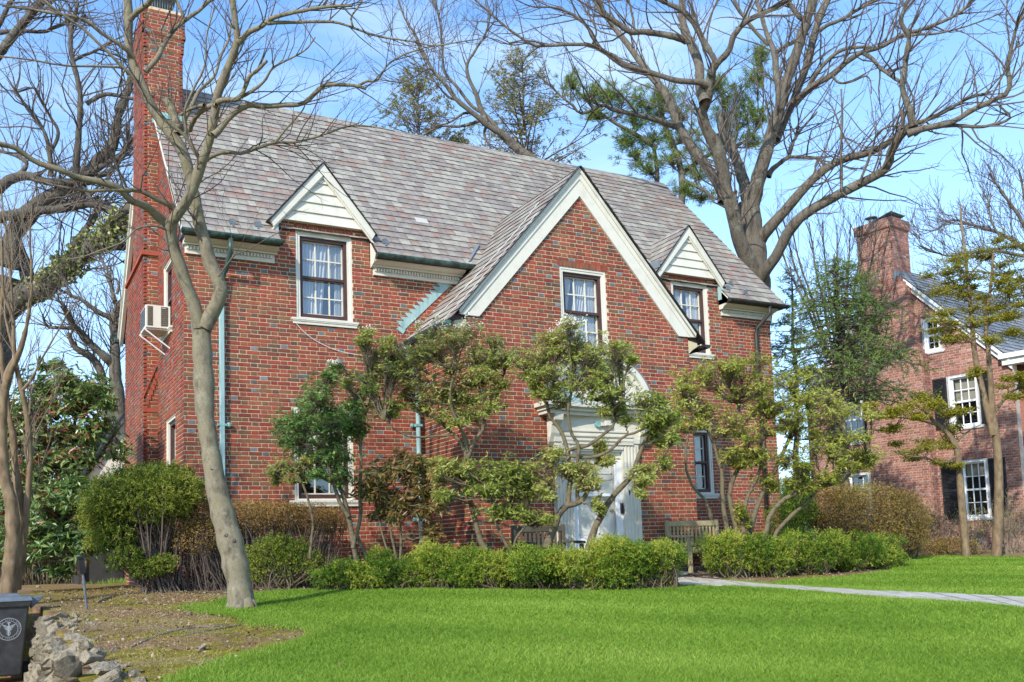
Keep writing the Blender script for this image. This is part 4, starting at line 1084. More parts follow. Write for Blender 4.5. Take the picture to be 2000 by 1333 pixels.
# blades: denser near the camera
dist = np.hypot(cellx-CAM[0], celly-CAM[1])
dep = (cellx-CAM[0])*fwd[0]+(celly-CAM[1])*fwd[1]
vis = (((cellx-CAM[0])*r2[0]+(celly-CAM[1])*r2[1])/np.maximum(dep, .1)*FPX+PX)
ok = (vis > -120) & (vis < 2120) & (dep > 3.5)
wgt = np.where(ok, 1/np.maximum(dist, 4)**1.25, 0); NB = 420000
ci = rng.choice(len(cellx), NB, p=wgt/wgt.sum())
bx = cellx[ci]+rng.random(NB)*st*1.15; by = celly[ci]+rng.random(NB)*st*1.15
dd_ = np.hypot(bx-CAM[0], by-CAM[1]); bw = .0022*np.maximum(dd_/5, 1)*rng.uniform(.7, 1.3, NB); bh = rng.uniform(.012, .034, NB)
bz = zg(bx, by)+.012*np.sin(bx*1.7+by*.9)*np.sin(by*1.3)+.02
an = rng.random(NB)*2*math.pi; lean = rng.normal(size=(NB, 2))*.8
B0 = np.stack([bx, by, bz], 1); W_ = np.stack([np.cos(an)*bw, np.sin(an)*bw, np.zeros(NB)], 1)
T_ = B0+np.stack([lean[:, 0]*bh, lean[:, 1]*bh, bh], 1)
V = np.stack([B0-W_, B0+W_, T_], 1).reshape(-1, 3)
tn = np.clip(.4+.22*np.sin(bx*.9+by*.6)*np.sin(by*1.1-bx*.4)+.12*np.sin(bx*3.1+by*2.2)+rng.normal(size=NB)*.24, 0, 1)
mesh_np('grass', V, np.arange(NB*3).reshape(-1, 3), M_BLADE, tint=tn, kind='stuff')

# ragged fringe of grass along the soil edge and the path, with a few dead leaves and dandelions
gen = np.random.default_rng(66)
def fringe(P, n, sg):
    s_ = np.concatenate([[0], np.cumsum(np.linalg.norm(np.diff(P, axis=0), axis=1))]); u = gen.random(n)*s_[-1]
    return np.stack([np.interp(u, s_, P[:, 0])+gen.normal(size=n)*sg*(1+np.sin(u*3.1)), np.interp(u, s_, P[:, 1])+gen.normal(size=n)*sg*(1+np.sin(u*2.3+1))], 1)
Q = np.concatenate([fringe(left_edge, 26000, .07), fringe(top_edge, 9000, .07), fringe(path_top[2:-1], 7000, .035), fringe(path_bot[2:-1], 9000, .035)])
Bq = np.stack([Q[:, 0], Q[:, 1], zg(Q[:, 0], Q[:, 1])+.012*np.sin(Q[:, 0]*1.7+Q[:, 1]*.9)*np.sin(Q[:, 1]*1.3)+.005], 1)
V, F = leaf_quads(Bq, np.stack([gen.normal(size=len(Q))*.6, gen.normal(size=len(Q))*.6, np.ones(len(Q))], 1), gen.uniform(.02, .06, len(Q)), .0055, gen)
mesh_np('grass_fringe', V, F, M_BLADE, tint=np.clip(gen.normal(size=len(Q))*.25+.5, 0, 1), kind='stuff')
ci2 = gen.choice(len(cellx), 150, p=wgt/wgt.sum()); Bq = np.stack([cellx[ci2], celly[ci2], zg(cellx[ci2], celly[ci2])+.045], 1)
V, F = leaf_quads(Bq, np.stack([gen.normal(size=150), gen.normal(size=150), gen.normal(size=150)*.1+.05], 1), gen.uniform(.015, .035, 150), .013, gen)
mesh_np('fallen_leaves', V, F, L_LITTER, tint=gen.random(150)*.6, kind='stuff')

# planting bed mulch around the house front
bed = np.array([[-.6, -.02], [4.0, -.02], [4.0, -1.72], [8.5, -1.72], [8.55, -.02], [12.6, -.02], [12.9, -2.9], [11.2, -3.7], [8.2, -3.75], [7.3, -3.85]])
bed = np.vstack([bed, top_edge[::1][:8]+np.array([[0, .02]]), [[.3, -2.2], [-.4, -1.3]]])
LX2, LY2 = np.meshgrid(np.arange(-.8, 13.2, .12), np.arange(-5.2, .1, .12), indexing='ij')
ins = inpoly(LX2, LY2, bed); Zb = zg(LX2, LY2)+.012*np.sin(LX2*1.7+LY2*.9)*np.sin(LY2*1.3)+.010+.008*np.sin(LX2*13)*np.sin(LY2*11)
nx2, ny2 = LX2.shape; I, J = np.nonzero(ins[:-1, :-1]); F = np.stack([I*ny2+J, (I+1)*ny2+J, (I+1)*ny2+J+1, I*ny2+J+1], -1)
V = np.stack([LX2, LY2, Zb], -1).reshape(-1, 3); used, inv = np.unique(F, return_inverse=True)
mesh_np('planting_bed', V[used], inv.reshape(F.shape), M_MULCH, smooth=True, kind='structure')

# flagstone path -------------------------------------------------------
path = thing('path', '', ''); del path['label']; del path['category']; path['kind'] = 'structure'
def along(P, t):
    s = np.concatenate([[0], np.cumsum(np.linalg.norm(np.diff(P, axis=0), axis=1))]); u = t*s[-1]
    return np.array([np.interp(u, s, P[:, 0]), np.interp(u, s, P[:, 1])])
g = random.Random(4); t = 0.0; k = 0
while t < .995:
    t1 = min(1, t+g.uniform(.035, .065)); cuts = [0, 1] if g.random() < .35 else [0, g.uniform(.35, .65), 1]
    for c0, c1 in zip(cuts[:-1], cuts[1:]):
        e = .012
        q = []
        for (tt, cc) in ((t, c0), (t1, c0), (t1, c1), (t, c1)):
            tt2 = tt+(e*.22 if tt == t else -e*.22); c2 = cc+(.03 if cc == c0 else -.03)
            a = along(path_top, min(max(tt2, 0), 1)); b_ = along(path_bot, min(max(tt2+g.uniform(-.004, .004), 0), 1)); q.append(a*(1-c2)+b_*c2)
        zt = [zg(*p)+.012*math.sin(p[0]*1.7+p[1]*.9)*math.sin(p[1]*1.3) for p in q]; h = g.uniform(.026, .036)
        m = MB(); m.hexa([(p[0], p[1], z-.02) for p, z in zip(q, zt)]+[(p[0], p[1], z+h) for p, z in zip(q, zt)])
        m.build('flagstone', M_FLAG if (k % 5) not in (1, 3) else M_FLAGT, path); k += 1
    t = t1

# stone retaining wall ---------------------------------------------------
rw = thing('retaining_wall', 'low dry-laid wall of rough fieldstones behind the wheeled bin', 'stone wall', (-2.0, -5.5, -.9))
def rock(name, c, s, seed, mat, parent=None, rotz=0, flat=1.0, npt=16):
    g = np.random.default_rng(seed); p = norm(g.normal(size=(npt, 3)))*g.uniform(.8, 1.05, (npt, 1))
    bm = bmesh.new()
    a = Matrix.Rotation(rotz, 3, 'Z') @ Matrix.Rotation(g.uniform(-.7, .7), 3, 'X') @ Matrix.Rotation(g.uniform(-.6, .6), 3, 'Y')
    for q in p: bm.verts.new(a @ Vector((q[0]*s[0], q[1]*s[1], q[2]*s[2]*flat)))
    r = bmesh.ops.convex_hull(bm, input=bm.verts[:])
    junk = list({e for k_ in ('geom_interior', 'geom_unused') for e in r[k_] if isinstance(e, bmesh.types.BMVert)})
    if junk: bmesh.ops.delete(bm, geom=junk, context='VERTS')
    if min(s) > .09: bmesh.ops.bevel(bm, geom=bm.edges[:], offset=min(s)*.04, segments=1, affect='EDGES')
    me = bpy.data.meshes.new(name); bm.to_mesh(me); bm.free(); me.materials.append(mat)
    o = bpy.data.objects.new(name, me); C.objects.link(o); o.location = c
    if parent: o.parent = parent
    return o
g = random.Random(12); Yv = -3.2; k = 0
def wall_x(Y): return -1.90-.012*(-Y-3.3)          # the inner edge of the wall, ground behind it
while Yv > -9.9:
    zt = zg(-2, Yv)-.10+.08*min(1, max(0, (-4-Yv)/3)); zz = -.92; lay_ = 0
    while zz < zt:
        L = g.uniform(.09, .20); hh = g.uniform(.07, .15) if lay_ else g.uniform(.14, .26); rx = g.uniform(.09, .14)
        if lay_ and zz > zt-.28: rock('stone', (wall_x(Yv)-.0+g.uniform(-.04, .04), Yv+g.uniform(-.08, .08), zz+hh*.5+.02), (rx, L*.8, hh*.6), 700+k, M_STONE, rw, g.uniform(-.6, .6), npt=11)
        rock('stone', (wall_x(Yv)-.22+.10*(zz+.92)/.8+g.uniform(-.03, .03), Yv+g.uniform(-.08, .08), zz+hh*.5), (rx, L*.8, hh*.66), 100+k, M_STONE if g.random() < .6 else M_STONEB, rw, g.uniform(-.6, .6), npt=11); k += 1
        zz += hh*.8; lay_ += 1
    Yv -= g.uniform(.14, .22)
for i in range(48):
    Yv = g.uniform(-9.8, -3.5); x = wall_x(Yv)+.04+g.uniform(-.08, .18)
    rock('stone', (x, Yv, zg(x, Yv)-.02), (g.uniform(.04, .12), g.uniform(.05, .13), g.uniform(.025, .06)), 300+i, M_STONE if g.random() < .6 else M_STONEB, rw, g.uniform(0, 3), npt=11)
settle(rw)
# loose stones in the soil
for i, (x, y, s, lab) in enumerate(((395, 1270, .06, 'flat pale stone on moss below the tree roots'), (370, 1203, .05, 'small grey stone in leaf litter left of the tree'), (75, 1150, .07, 'angular stone at the foot of the left trees'), (95, 1172, .05, 'whitish stone behind the wheeled bin'), (202, 1248, .035, 'small pale stone between wall and mossy bank'), (240, 1150, .05, 'dark stump-like stone in the dry grass'), (320, 1205, .035, 'small tan stone in the mossy bank'))):
    P = ground(x, y); tag(rock('loose_stone', P+np.array([0, 0, s*.3]), (s, s*.8, s*.5), 500+i, M_STONE, None, i), lab, 'stone', 'loose stones on the bank')
# fallen sticks and surface roots
for i, (pts, r, lab) in enumerate((
    (((255, 1266), (300, 1248), (330, 1238), (380, 1228), (440, 1224)), .016, 'long dark surface root running across the mossy bank'),
    (((345, 1250), (370, 1242), (420, 1232), (470, 1222)), .014, 'paler surface root ending near the tree base'),
    (((190, 1178), (205, 1172), (224, 1166)), .022, 'short split log lying on dry grass behind the garden stake'),
    (((290, 1222), (310, 1226), (325, 1233)), .010, 'thin twig above the long root'),
    (((232, 1152), (246, 1156), (262, 1162)), .012, 'grey stick in dry grass near the yew'))):
    P = [ground(x, y)+np.array([0, 0, r*.5]) for x, y in pts]; m = MB(); m.tube(resample(P, [r*.6]+[r]*(len(P)-2)+[r*.5], 14)[0], resample(P, [r*.6]+[r]*(len(P)-2)+[r*.5], 14)[1], 7)
    tag(m.build('fallen_branch' if i > 1 else 'surface_root', M_TWIGL if i == 2 else M_BARK, smooth=True), lab, 'stick' if i > 1 else 'root')

# wheeled bin ---------------------------------------------------------------
bp_ = np.array([-2.42, -2.72, -.88])
wb = thing('wheeled_bin', 'black wheeled rubbish bin with round white seal and grey lid', 'bin', bp_)
def ring(z, x0, x1, y0, y1): return [(bp_[0]+x0, bp_[1]+y0, bp_[2]+z), (bp_[0]+x1, bp_[1]+y0, bp_[2]+z), (bp_[0]+x1, bp_[1]+y1, bp_[2]+z), (bp_[0]+x0, bp_[1]+y1, bp_[2]+z)]
m = MB(); m.hexa(ring(.08, -.22, .17, -.20, .24)+ring(.86, -.29, .235, -.28, .32)); m.build('body', M_BIN, wb, bevel=.02)
m = MB(); m.hexa(ring(.84, -.30, .245, -.30, .33)+ring(.905, -.32, .26, -.32, .36)); m.build('rim', M_BIN, wb, bevel=.008)
m = MB(); m.hexa(ring(.905, -.325, .27, -.33, .37)+ring(.955, -.30, .255, -.30, .35)); m.hexa(ring(.955, -.25, .17, -.2, .3)+ring(.985, -.21, .13, -.15, .26)); m.prism([(bp_[0]+.255, bp_[1]-.02, bp_[2]+.93), (bp_[0]+.39, bp_[1]-.02, bp_[2]+.955), (bp_[0]+.38, bp_[1]-.02, bp_[2]+.92), (bp_[0]+.26, bp_[1]-.02, bp_[2]+.80)], (0, .30, 0)); m.build('lid', M_METAL, wb, bevel=.008)
for s in (-.26, .22):
    m = MB(); m.tube([(bp_[0]+s-.035, bp_[1]+.22, bp_[2]+.10), (bp_[0]+s+.035, bp_[1]+.22, bp_[2]+.10)], .10, 18); m.build('wheel', M_BLACK, wb)
sd_ = MB(); cx, cz, yy = bp_[0]+.035, bp_[2]+.60, bp_[1]-.262
tl = .0256/.26*1.0
def fy(dz): return bp_[1]-.20-.08*((dz+.60-.08)/.78)-.006
def ringm(r0, r1, n=40):
    V = []; F = []
    for r in (r0, r1):
        for i in range(n): a = 2*math.pi*i/n; V.append((cx+r*math.cos(a), fy(r*math.sin(a)), cz+r*math.sin(a)))
    for i in range(n): j = (i+1) % n; F.append((i, j, n+j, n+i))
    return V, F
for r0, r1 in ((.118, .124), (.088, .092)): sd_.add(*ringm(r0, r1))
for i in range(34):
    a = 2*math.pi*i/34
    if i % 6 == 5: continue
    r0, r1 = .097, .111; w = .045 if i % 3 else .03
    sd_.add([(cx+r*math.cos(b_), fy(r*math.sin(b_)), cz+r*math.sin(b_)) for r, b_ in ((r0, a), (r1, a), (r1, a+w), (r0, a+w))], [(0, 1, 2, 3)])
def bar(x0, z0, x1, z1, w):
    d = np.array([x1-x0, z1-z0]); nrm = np.array([-d[1], d[0]])/np.linalg.norm(d)*w
    sd_.add([(cx+x0-nrm[0], fy(z0), cz+z0-nrm[1]), (cx+x1-nrm[0], fy(z1), cz+z1-nrm[1]), (cx+x1+nrm[0], fy(z1), cz+z1+nrm[1]), (cx+x0+nrm[0], fy(z0), cz+z0+nrm[1])], [(0, 1, 2, 3)])
bar(0, -.075, 0, .078, .006)
for s in (-1, 1):
    for q in range(5): bar(s*.008, .03-.012*q, s*(.066-.011*q), .052-.018*q, .0032)
    pr = None
    for q in range(13):
        a = q/12; x = s*.017*math.sin(a*3.6*math.pi/1.8); z = -.07+.10*a
        if pr: bar(pr[0], pr[1], x, z, .003)
        pr = (x, z)
bar(-.02, .07, .02, .07, .004)
sd_.build('round_seal', M_PRINT, wb, fix=False)
settle(wb)

# garden stake with black box ------------------------------------------------
P = ground(170, 1192); Q = at(157, 1080, gdepth(170, 1192))
gs = thing('garden_stake', 'leaning grey stake with small black lamp head on mossy bank', 'garden lamp', P)
dv = norm(Q-P); m = MB(); m.tube([P-dv*.03, P+dv*.36, P+dv*.62], [.012, .014, .012], 8); m.tube([P+dv*.30, P+dv*.34], .020, 8); m.build('pole', M_METAL, gs, smooth=False)
m = MB(); T = P+dv*.42; L2 = Q-T
m.frame(T, norm(np.cross(dv, [0, 1, 0])), dv, norm(np.cross(dv, norm(np.cross(dv, [0, 1, 0])))), -.032, .032, 0, .17, -.03, .03); m.frame(T+dv*.17, norm(np.cross(dv, [0, 1, 0])), dv, norm(np.cross(dv, norm(np.cross(dv, [0, 1, 0])))), -.045, .04, 0, .03, -.04, .04); m.build('lamp_head', M_BLACK, gs, bevel=.004)
settle(gs)

# benches ---------------------------------------------------------------------
def bench(x0, x1, yb, yf, zb, mat, label, arm=True, z_top=.90):
    t = thing('garden_bench', label, 'bench', ((x0+x1)/2, (yb+yf)/2, zb), 'wooden benches either side of the door')
    def part(nm, *bx):
        m = MB()
        for q in bx: m.box(*q)
        return m.build(nm, mat, t, bevel=.004)
    H = zb+z_top
    for x in (x0, x1-.055): part('leg', (x, x+.055, yb-.03, yb+.03, zb, H+.02))
    for x in (x0, x1-.055): part('leg', (x, x+.055, yf-.03, yf+.03, zb, zb+.60))
    part('top_rail', (x0+.055, x1-.055, yb-.022, yb+.022, H-.09, H)); part('lower_rail', (x0+.055, x1-.055, yb-.02, yb+.02, zb+.46, zb+.51))
    n_ = int((x1-x0)/.088)
    for i in range(n_):
        x = x0+.055+(x1-x0-.11)*(i+.5)/n_; part('slat', (x-.019, x+.019, yb-.01, yb+.01, zb+.51, H-.09))
    for i in range(5):
        y = yb+.03+(yf-yb-.06)*(i+.5)/5; part('seat_slat', (x0+.01, x1-.01, y-.045*1, y+.042, zb+.42, zb+.445))
    part('apron', (x0+.055, x1-.055, yf-.02, yf+.02, zb+.35, zb+.42))
    for x in (x0-.005, x1-.065):
        m = MB(); m.prism([(x, yb, zb+.63), (x, yf-.07, zb+.60), (x, yf-.09, zb+.625), (x, yf-.05, zb+.645), (x, yb, zb+.665)], (.07, 0, 0)); m.build('armrest', mat, t, bevel=.004)
        part('side_rail', (x+.01, x+.05, yf, yb, zb+.34, zb+.39))
    settle(t); return t
bench(7.64, 8.80, -1.92, -2.50, -.09, M_WOOD, 'weathered teak bench against the brick right of the door')
bench(4.55, 5.52, -2.02, -2.55, -.13, M_WOODD, 'darker slatted bench half hidden by shrubs left of the door')

# ================================================================== NEIGHBOUR HOUSE
aN = rad(-8); NU = np.array([math.sin(aN), math.cos(aN), 0]); NN = np.array([-math.cos(aN), math.sin(aN), 0]); NO = at(1885, 790, 25.0); NO[2] = 0
nh = thing('neighbour_house', 'faded brick house with black shutters and big chimney at right', 'house', tuple(NO))
NB_ = Bricks(); NM = MB()
NT, NZ, NK, NE = 1.80, 8.0, 1.025, 4.90     # apex position, height, pitch, eave
NW = {'a': (-.39, .42, 3.24, 4.64, 3), 'b': (-.46, .28, .84, 2.36, 3), 'c': (.50, 1.0, 5.40, 6.33, 2), 'd': (2.98, 3.75, 3.19, 4.57, 3), 'e': (2.78, 3.18, 5.42, 6.25, 2), 'f': (2.9, 3.65, .80, 2.3, 3)}
def n_iv(z0, z1):
    zm = (z0+z1)/2
    sp = [(-1.30, 4.90)] if zm < NE else [(NT-(NZ-z1-.12)/NK, NT+(NZ-z1-.12)/NK)]
    if sp[0][1]-sp[0][0] < .05: return []
    for w in NW.values():
        if w[2] < zm < w[3]: sp = subtract(sp, (w[0], w[1]))
    return sp
lay(NB_, NM, NO, NU, NN, -.3, 7.8, n_iv, seed=61, depth=.2, proud=.007, pg=.1, pglaze=.01)
for w in ('a', 'b', 'd', 'f'):
    q = NW[w]; rowlock(NB_, NO, NU, NN, q[0]-.06, q[1]+.06, q[3]+.004, .16, 3, .010)
# chimney and breast
def n_box_faces(t0, t1, o0, o1, z0, z1, seed):
    lay(NB_, NM, NO+NN*o1, NU, NN, z0, z1, lambda a, b: [(t0, t1)], .05, .007, seed, pg=.1, pglaze=.01)
    lay(NB_, NM, NO+NU*t0+NN*o0, NN, -NU, z0, z1, lambda a, b: [(0, o1-o0)], .05, .007, seed+1, pg=.1, pglaze=.01)
    NM.frame(NO, NU, (0, 0, 1), NN, t0+.04, t1-.04, z0, z1, o0, o1-.04)
n_box_faces(.90, 2.70, 0, .30, -.3, 5.146, 63)
for i in range(5):
    a = i/5; n_box_faces(.90+.32*a, 2.70-.06*a, 0, .30, 5.15+i*.135, 5.15+(i+1)*.135+.01, 65+i)
n_box_faces(1.22, 2.63, 0, .30, 5.8, 7.10, 71)
for i in range(4): n_box_faces(1.22+.08*i, 2.63, 0, .30, 7.10+i*.135, 7.10+(i+1)*.135+.01, 81+i)
n_box_faces(1.54, 2.63, -.55, .30, 7.3, 9.08, 73)
n_box_faces(1.49, 2.68, -.60, .35, 9.07, 9.29, 75)
NM.build('wall', M_MORTARN, nh, fix=False)
NB_.emit(nh, M_BRICKN, 300, inset=.003, name='brick')
m = MB(); e = 6.5
def nP(t, o, z): return tuple(NO+NU*t+NN*o+np.array([0, 0, z]))
m.prism([nP(-1.28, -.8, -.3), nP(4.88, -.8, -.3), nP(4.88, -.8, 4.7), nP(NT, -.8, 7.8), nP(-1.28, -.8, 4.7)], tuple(-NN*e)); m.build('rear_wall', M_BRICKN, nh)
# roof
nr = MB()
for s in (-1, 1):
    hw = 3.2
    nr.prism([nP(NT, .12, NZ), nP(NT+s*hw, .12, NZ-hw*NK), nP(NT+s*hw, .12, NZ-hw*NK-.06), nP(NT, .12, NZ-.06)], tuple(-NN*7))
roofN = nr.build('roof', M_SLATEN, nh)
SN = Slates(); NL = math.hypot(1, NK)
SN.lay(np.array(nP(NT-3.22, .14, NZ-3.22*NK)), -NN, (NU+np.array([0, 0, NK]))/NL, norm(-NU*NK+np.array([0, 0, 1])), 7.0, 3.22*NL, seed=77, e=.2, t0=1)
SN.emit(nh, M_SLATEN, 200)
for s in (-1, 1):
    hw = 3.1
    for (a0, a1, o0, o1) in ((.0, .10, .06, .16), (.10, .26, .01, .08)):
        q = MB(); q.prism([nP(NT, o0, NZ-.02-a0), nP(NT+s*hw, o0, NZ-.02-a0-hw*NK), nP(NT+s*hw, o0, NZ-.02-a1-hw*NK), nP(NT, o0, NZ-.02-a1)], tuple(NN*(o1-o0))); q.build('rake_board', M_WHITE, nh)
q = MB(); q.frame(NO, NU, (0, 0, 1), NN, -1.72, -1.05, 4.82, 4.94, -.1, .22); q.frame(NO, NU, (0, 0, 1), NN, -1.66, -1.1, 4.66, 4.82, -.1, .14); q.build('eave_return', M_WHITE, nh)
m = MB(); m.frame(NO, NU, (0, 0, 1), NN, 1.50, 1.57, 7.5, 7.80, -.5, .31); m.build('chimney_flashing', M_LEAD, nh)
c0 = NO+NU*2.3+NN*.0+np.array([0, 0, 9.28]); m = MB(); m.lathe(c0, [(.10, 0), (.075, .12), (.09, .16), (.09, .26), (.05, .30)], 12); m.lathe(c0+np.array([0, 0, .30]), [(.17, 0), (.17, .02), (.03, .08)], 12); m.build('flue_cap', M_METAL, nh)
q = MB(); q.prism([nP(1.58, -.35, 9.28), nP(1.58, .25, 9.28), nP(2.0, .25, 9.28), nP(2.0, -.35, 9.28)], (0, 0, .06)); q.prism([nP(1.50, -.4, 9.48), nP(1.50, .33, 9.48), nP(2.2, .36, 9.31), nP(2.2, -.45, 9.31)], (0, 0, .02)); q.build('chimney_cover', M_LEAD, nh)
for k_, w in NW.items():
    window(nh, NO, NU, NN, w[0], w[1], w[2], w[3], rec=-.0, cas=.07, storm=False, cols=w[4], rows=2 if k_ not in 'ce' else 2, casm=M_WHITE, sashm=M_WHITE, sill=True, blind=.5 if k_ in 'a' else (.25 if k_ == 'b' else 0), sillh=.07, curt=None)
def shutter(t0, t1, z0, z1):
    m = MB(); 
    for (a, b, c, d) in ((t0, t0+.03, z0, z1), (t1-.03, t1, z0, z1), (t0+.03, t1-.03, z0, z0+.05), (t0+.03, t1-.03, z1-.05, z1), (t0+.03, t1-.03, (z0+z1)/2-.03, (z0+z1)/2+.03)): m.frame(NO, NU, (0, 0, 1), NN, a, b, c, d, .012, .05)
    s = m.build('shutter', M_SHUT, nh)
    m = MB(); z = z0+.055
    while z < z1-.07:
        m.frame(NO, NU, (0, 0, 1), NN, t0+.03, t1-.03, z, z+.022, .018, .04); z += .036
    m.frame(NO, NU, (0, 0, 1), NN, t0+.03, t1-.03, z0+.05, z1-.05, .010, .016); m.build('louvres', M_SHUT, s, kind='stuff')
for q in ((.46, .83, 3.25, 4.62), (-.78, -.43, 3.25, 4.62), (.33, .78, .84, 2.34), (-.92, -.50, .84, 2.34), (2.72, 2.94, 3.2, 4.55), (2.72, 2.86, .8, 2.3), (3.79, 4.1, 3.2, 4.55)): shutter(*q)
em = MB(); em.frame(NO, NU, (0, 0, 1), NN, -.22, .02, .18, .52, .01, .14); em.frame(NO, NU, (0, 0, 1), NN, -.16, -.04, -.1, .18, .01, .07); em.lathe(NO+NU*-.1+NN*.15+np.array([0, 0, .36]), [(.06, 0), (.06, .08), (.04, .1)], 12)
em.build('electric_meter', M_METAL, nh, bevel=.006)
settle(nh)

# ================================================================== TREES (bare, limbs traced in depth)
def rough(V, amp, fr=9.0, seed=0):
    n_ = np.sin(V[:, 0]*fr*1.3+seed)*np.sin(V[:, 1]*fr+seed*2+V[:, 2]*fr*.35)+.6*np.sin(V[:, 2]*fr*.9+V[:, 0]*fr*2.3)+.5*np.sin(V[:, 0]*fr*3.1-V[:, 1]*fr*2.7+V[:, 2]*fr*1.7)
    m_ = np.cos(V[:, 1]*fr*1.7+V[:, 2]*fr*.7+seed)*np.sin(V[:, 0]*fr*2.1+V[:, 2]*fr*1.2)
    return V+np.stack([n_, m_, 0*n_], 1)*amp

def limbset(limbs, K=16):
    P, R = [], []
    for (pts, d0, d1) in limbs:
        pts = list(pts); n = len(pts); W = []; r = []
        for i, q in enumerate(pts):
            d = d0+(d1-d0)*i/max(1, n-1); W.append(at(q[0], q[1], d)); r.append(q[2]*d/FPX)
        a, b_ = resample(W, r, K); P.append(a); R.append(b_)
    return np.array(P), np.array(R)
def rr(xy, r0, r1):
    n = len(xy); return [(x, y, r0+(r1-r0)*(i/(n-1))**.8) for i, (x, y) in enumerate(xy)]

def bare_tree(name, label, trunk, limbs, bark, twigbark, twigs, base=None, knots=0, seed=1, cat='tree', group=None, trunk_smooth=True, K=26, tk=54, upr=.25):
    gen = np.random.default_rng(seed)
    TP, TR = limbset([trunk], tk); LP, LR = limbset(limbs, K)
    base = TP[0, 0] if base is None else base
    t = thing(name, label, cat, tuple(base), group)
    # trunk: slightly irregular radius
    w = 1+.05*np.sin(np.arange(tk)*1.3+seed)+gen.normal(size=tk)*.015
    TR[0] *= w
    V, F = tubes(TP, TR, 26); V = rough(V, TR.max()*.035, 1.1/TR.max(), seed); mesh_np('trunk', V, F, bark, t, smooth=True)
    for i in range(len(LP)):
        LR[i] *= 1+gen.normal(size=K)*.05; LR[i, 0] *= 1.12
        LP[i, 1:] += np.cumsum(gen.normal(size=(K-1, 3)), 0)*LR[i, 0]*.05
        V, F = tubes(LP[i:i+1], LR[i:i+1], 12 if LR[i, 0] > .03 else 7); V = rough(V, LR[i, 0]*.05, 1.3/LR[i, 0], i); mesh_np('limb', V, F, bark if LR[i, 0] > .012 else twigbark, t, smooth=True)
    allT = []
    PP = np.concatenate([LP]) ; PR = LR
    cur = (PP, PR)
    for (cnt, l0, l1, ang, up, rmax, rmin) in twigs:
        a, b_ = grow(cur[0], cur[1], cnt, l0, l1, ang, up, K=6, rmax=rmax, rmin=rmin, gen=gen)
        allT.append((a, b_)); cur = (a, b_)
    V, F, n = [], [], 0
    for a, b_ in allT:
        v, f = tubes(a, b_, 3 if b_.max() < .01 else 5); V.append(v); F.append(f+n); n += len(v)
    mesh_np('twigs', np.concatenate(V), np.concatenate(F), twigbark, t, smooth=True, kind='stuff')
    for _ in range(knots):
        k = gen.integers(6, tk-6); p = TP[0, k]; rr_ = TR[0, k]; d = norm(np.array([gen.normal()*.6-.3, -1, .1]))
        m = MB(); m.tube([p+d*rr_*.80, p+d*rr_*1.03], [rr_*.30, rr_*.16], 8); m.build('knot', M_BARKD, t, smooth=True)
    settle(t); return t, LP, LR, TP, TR

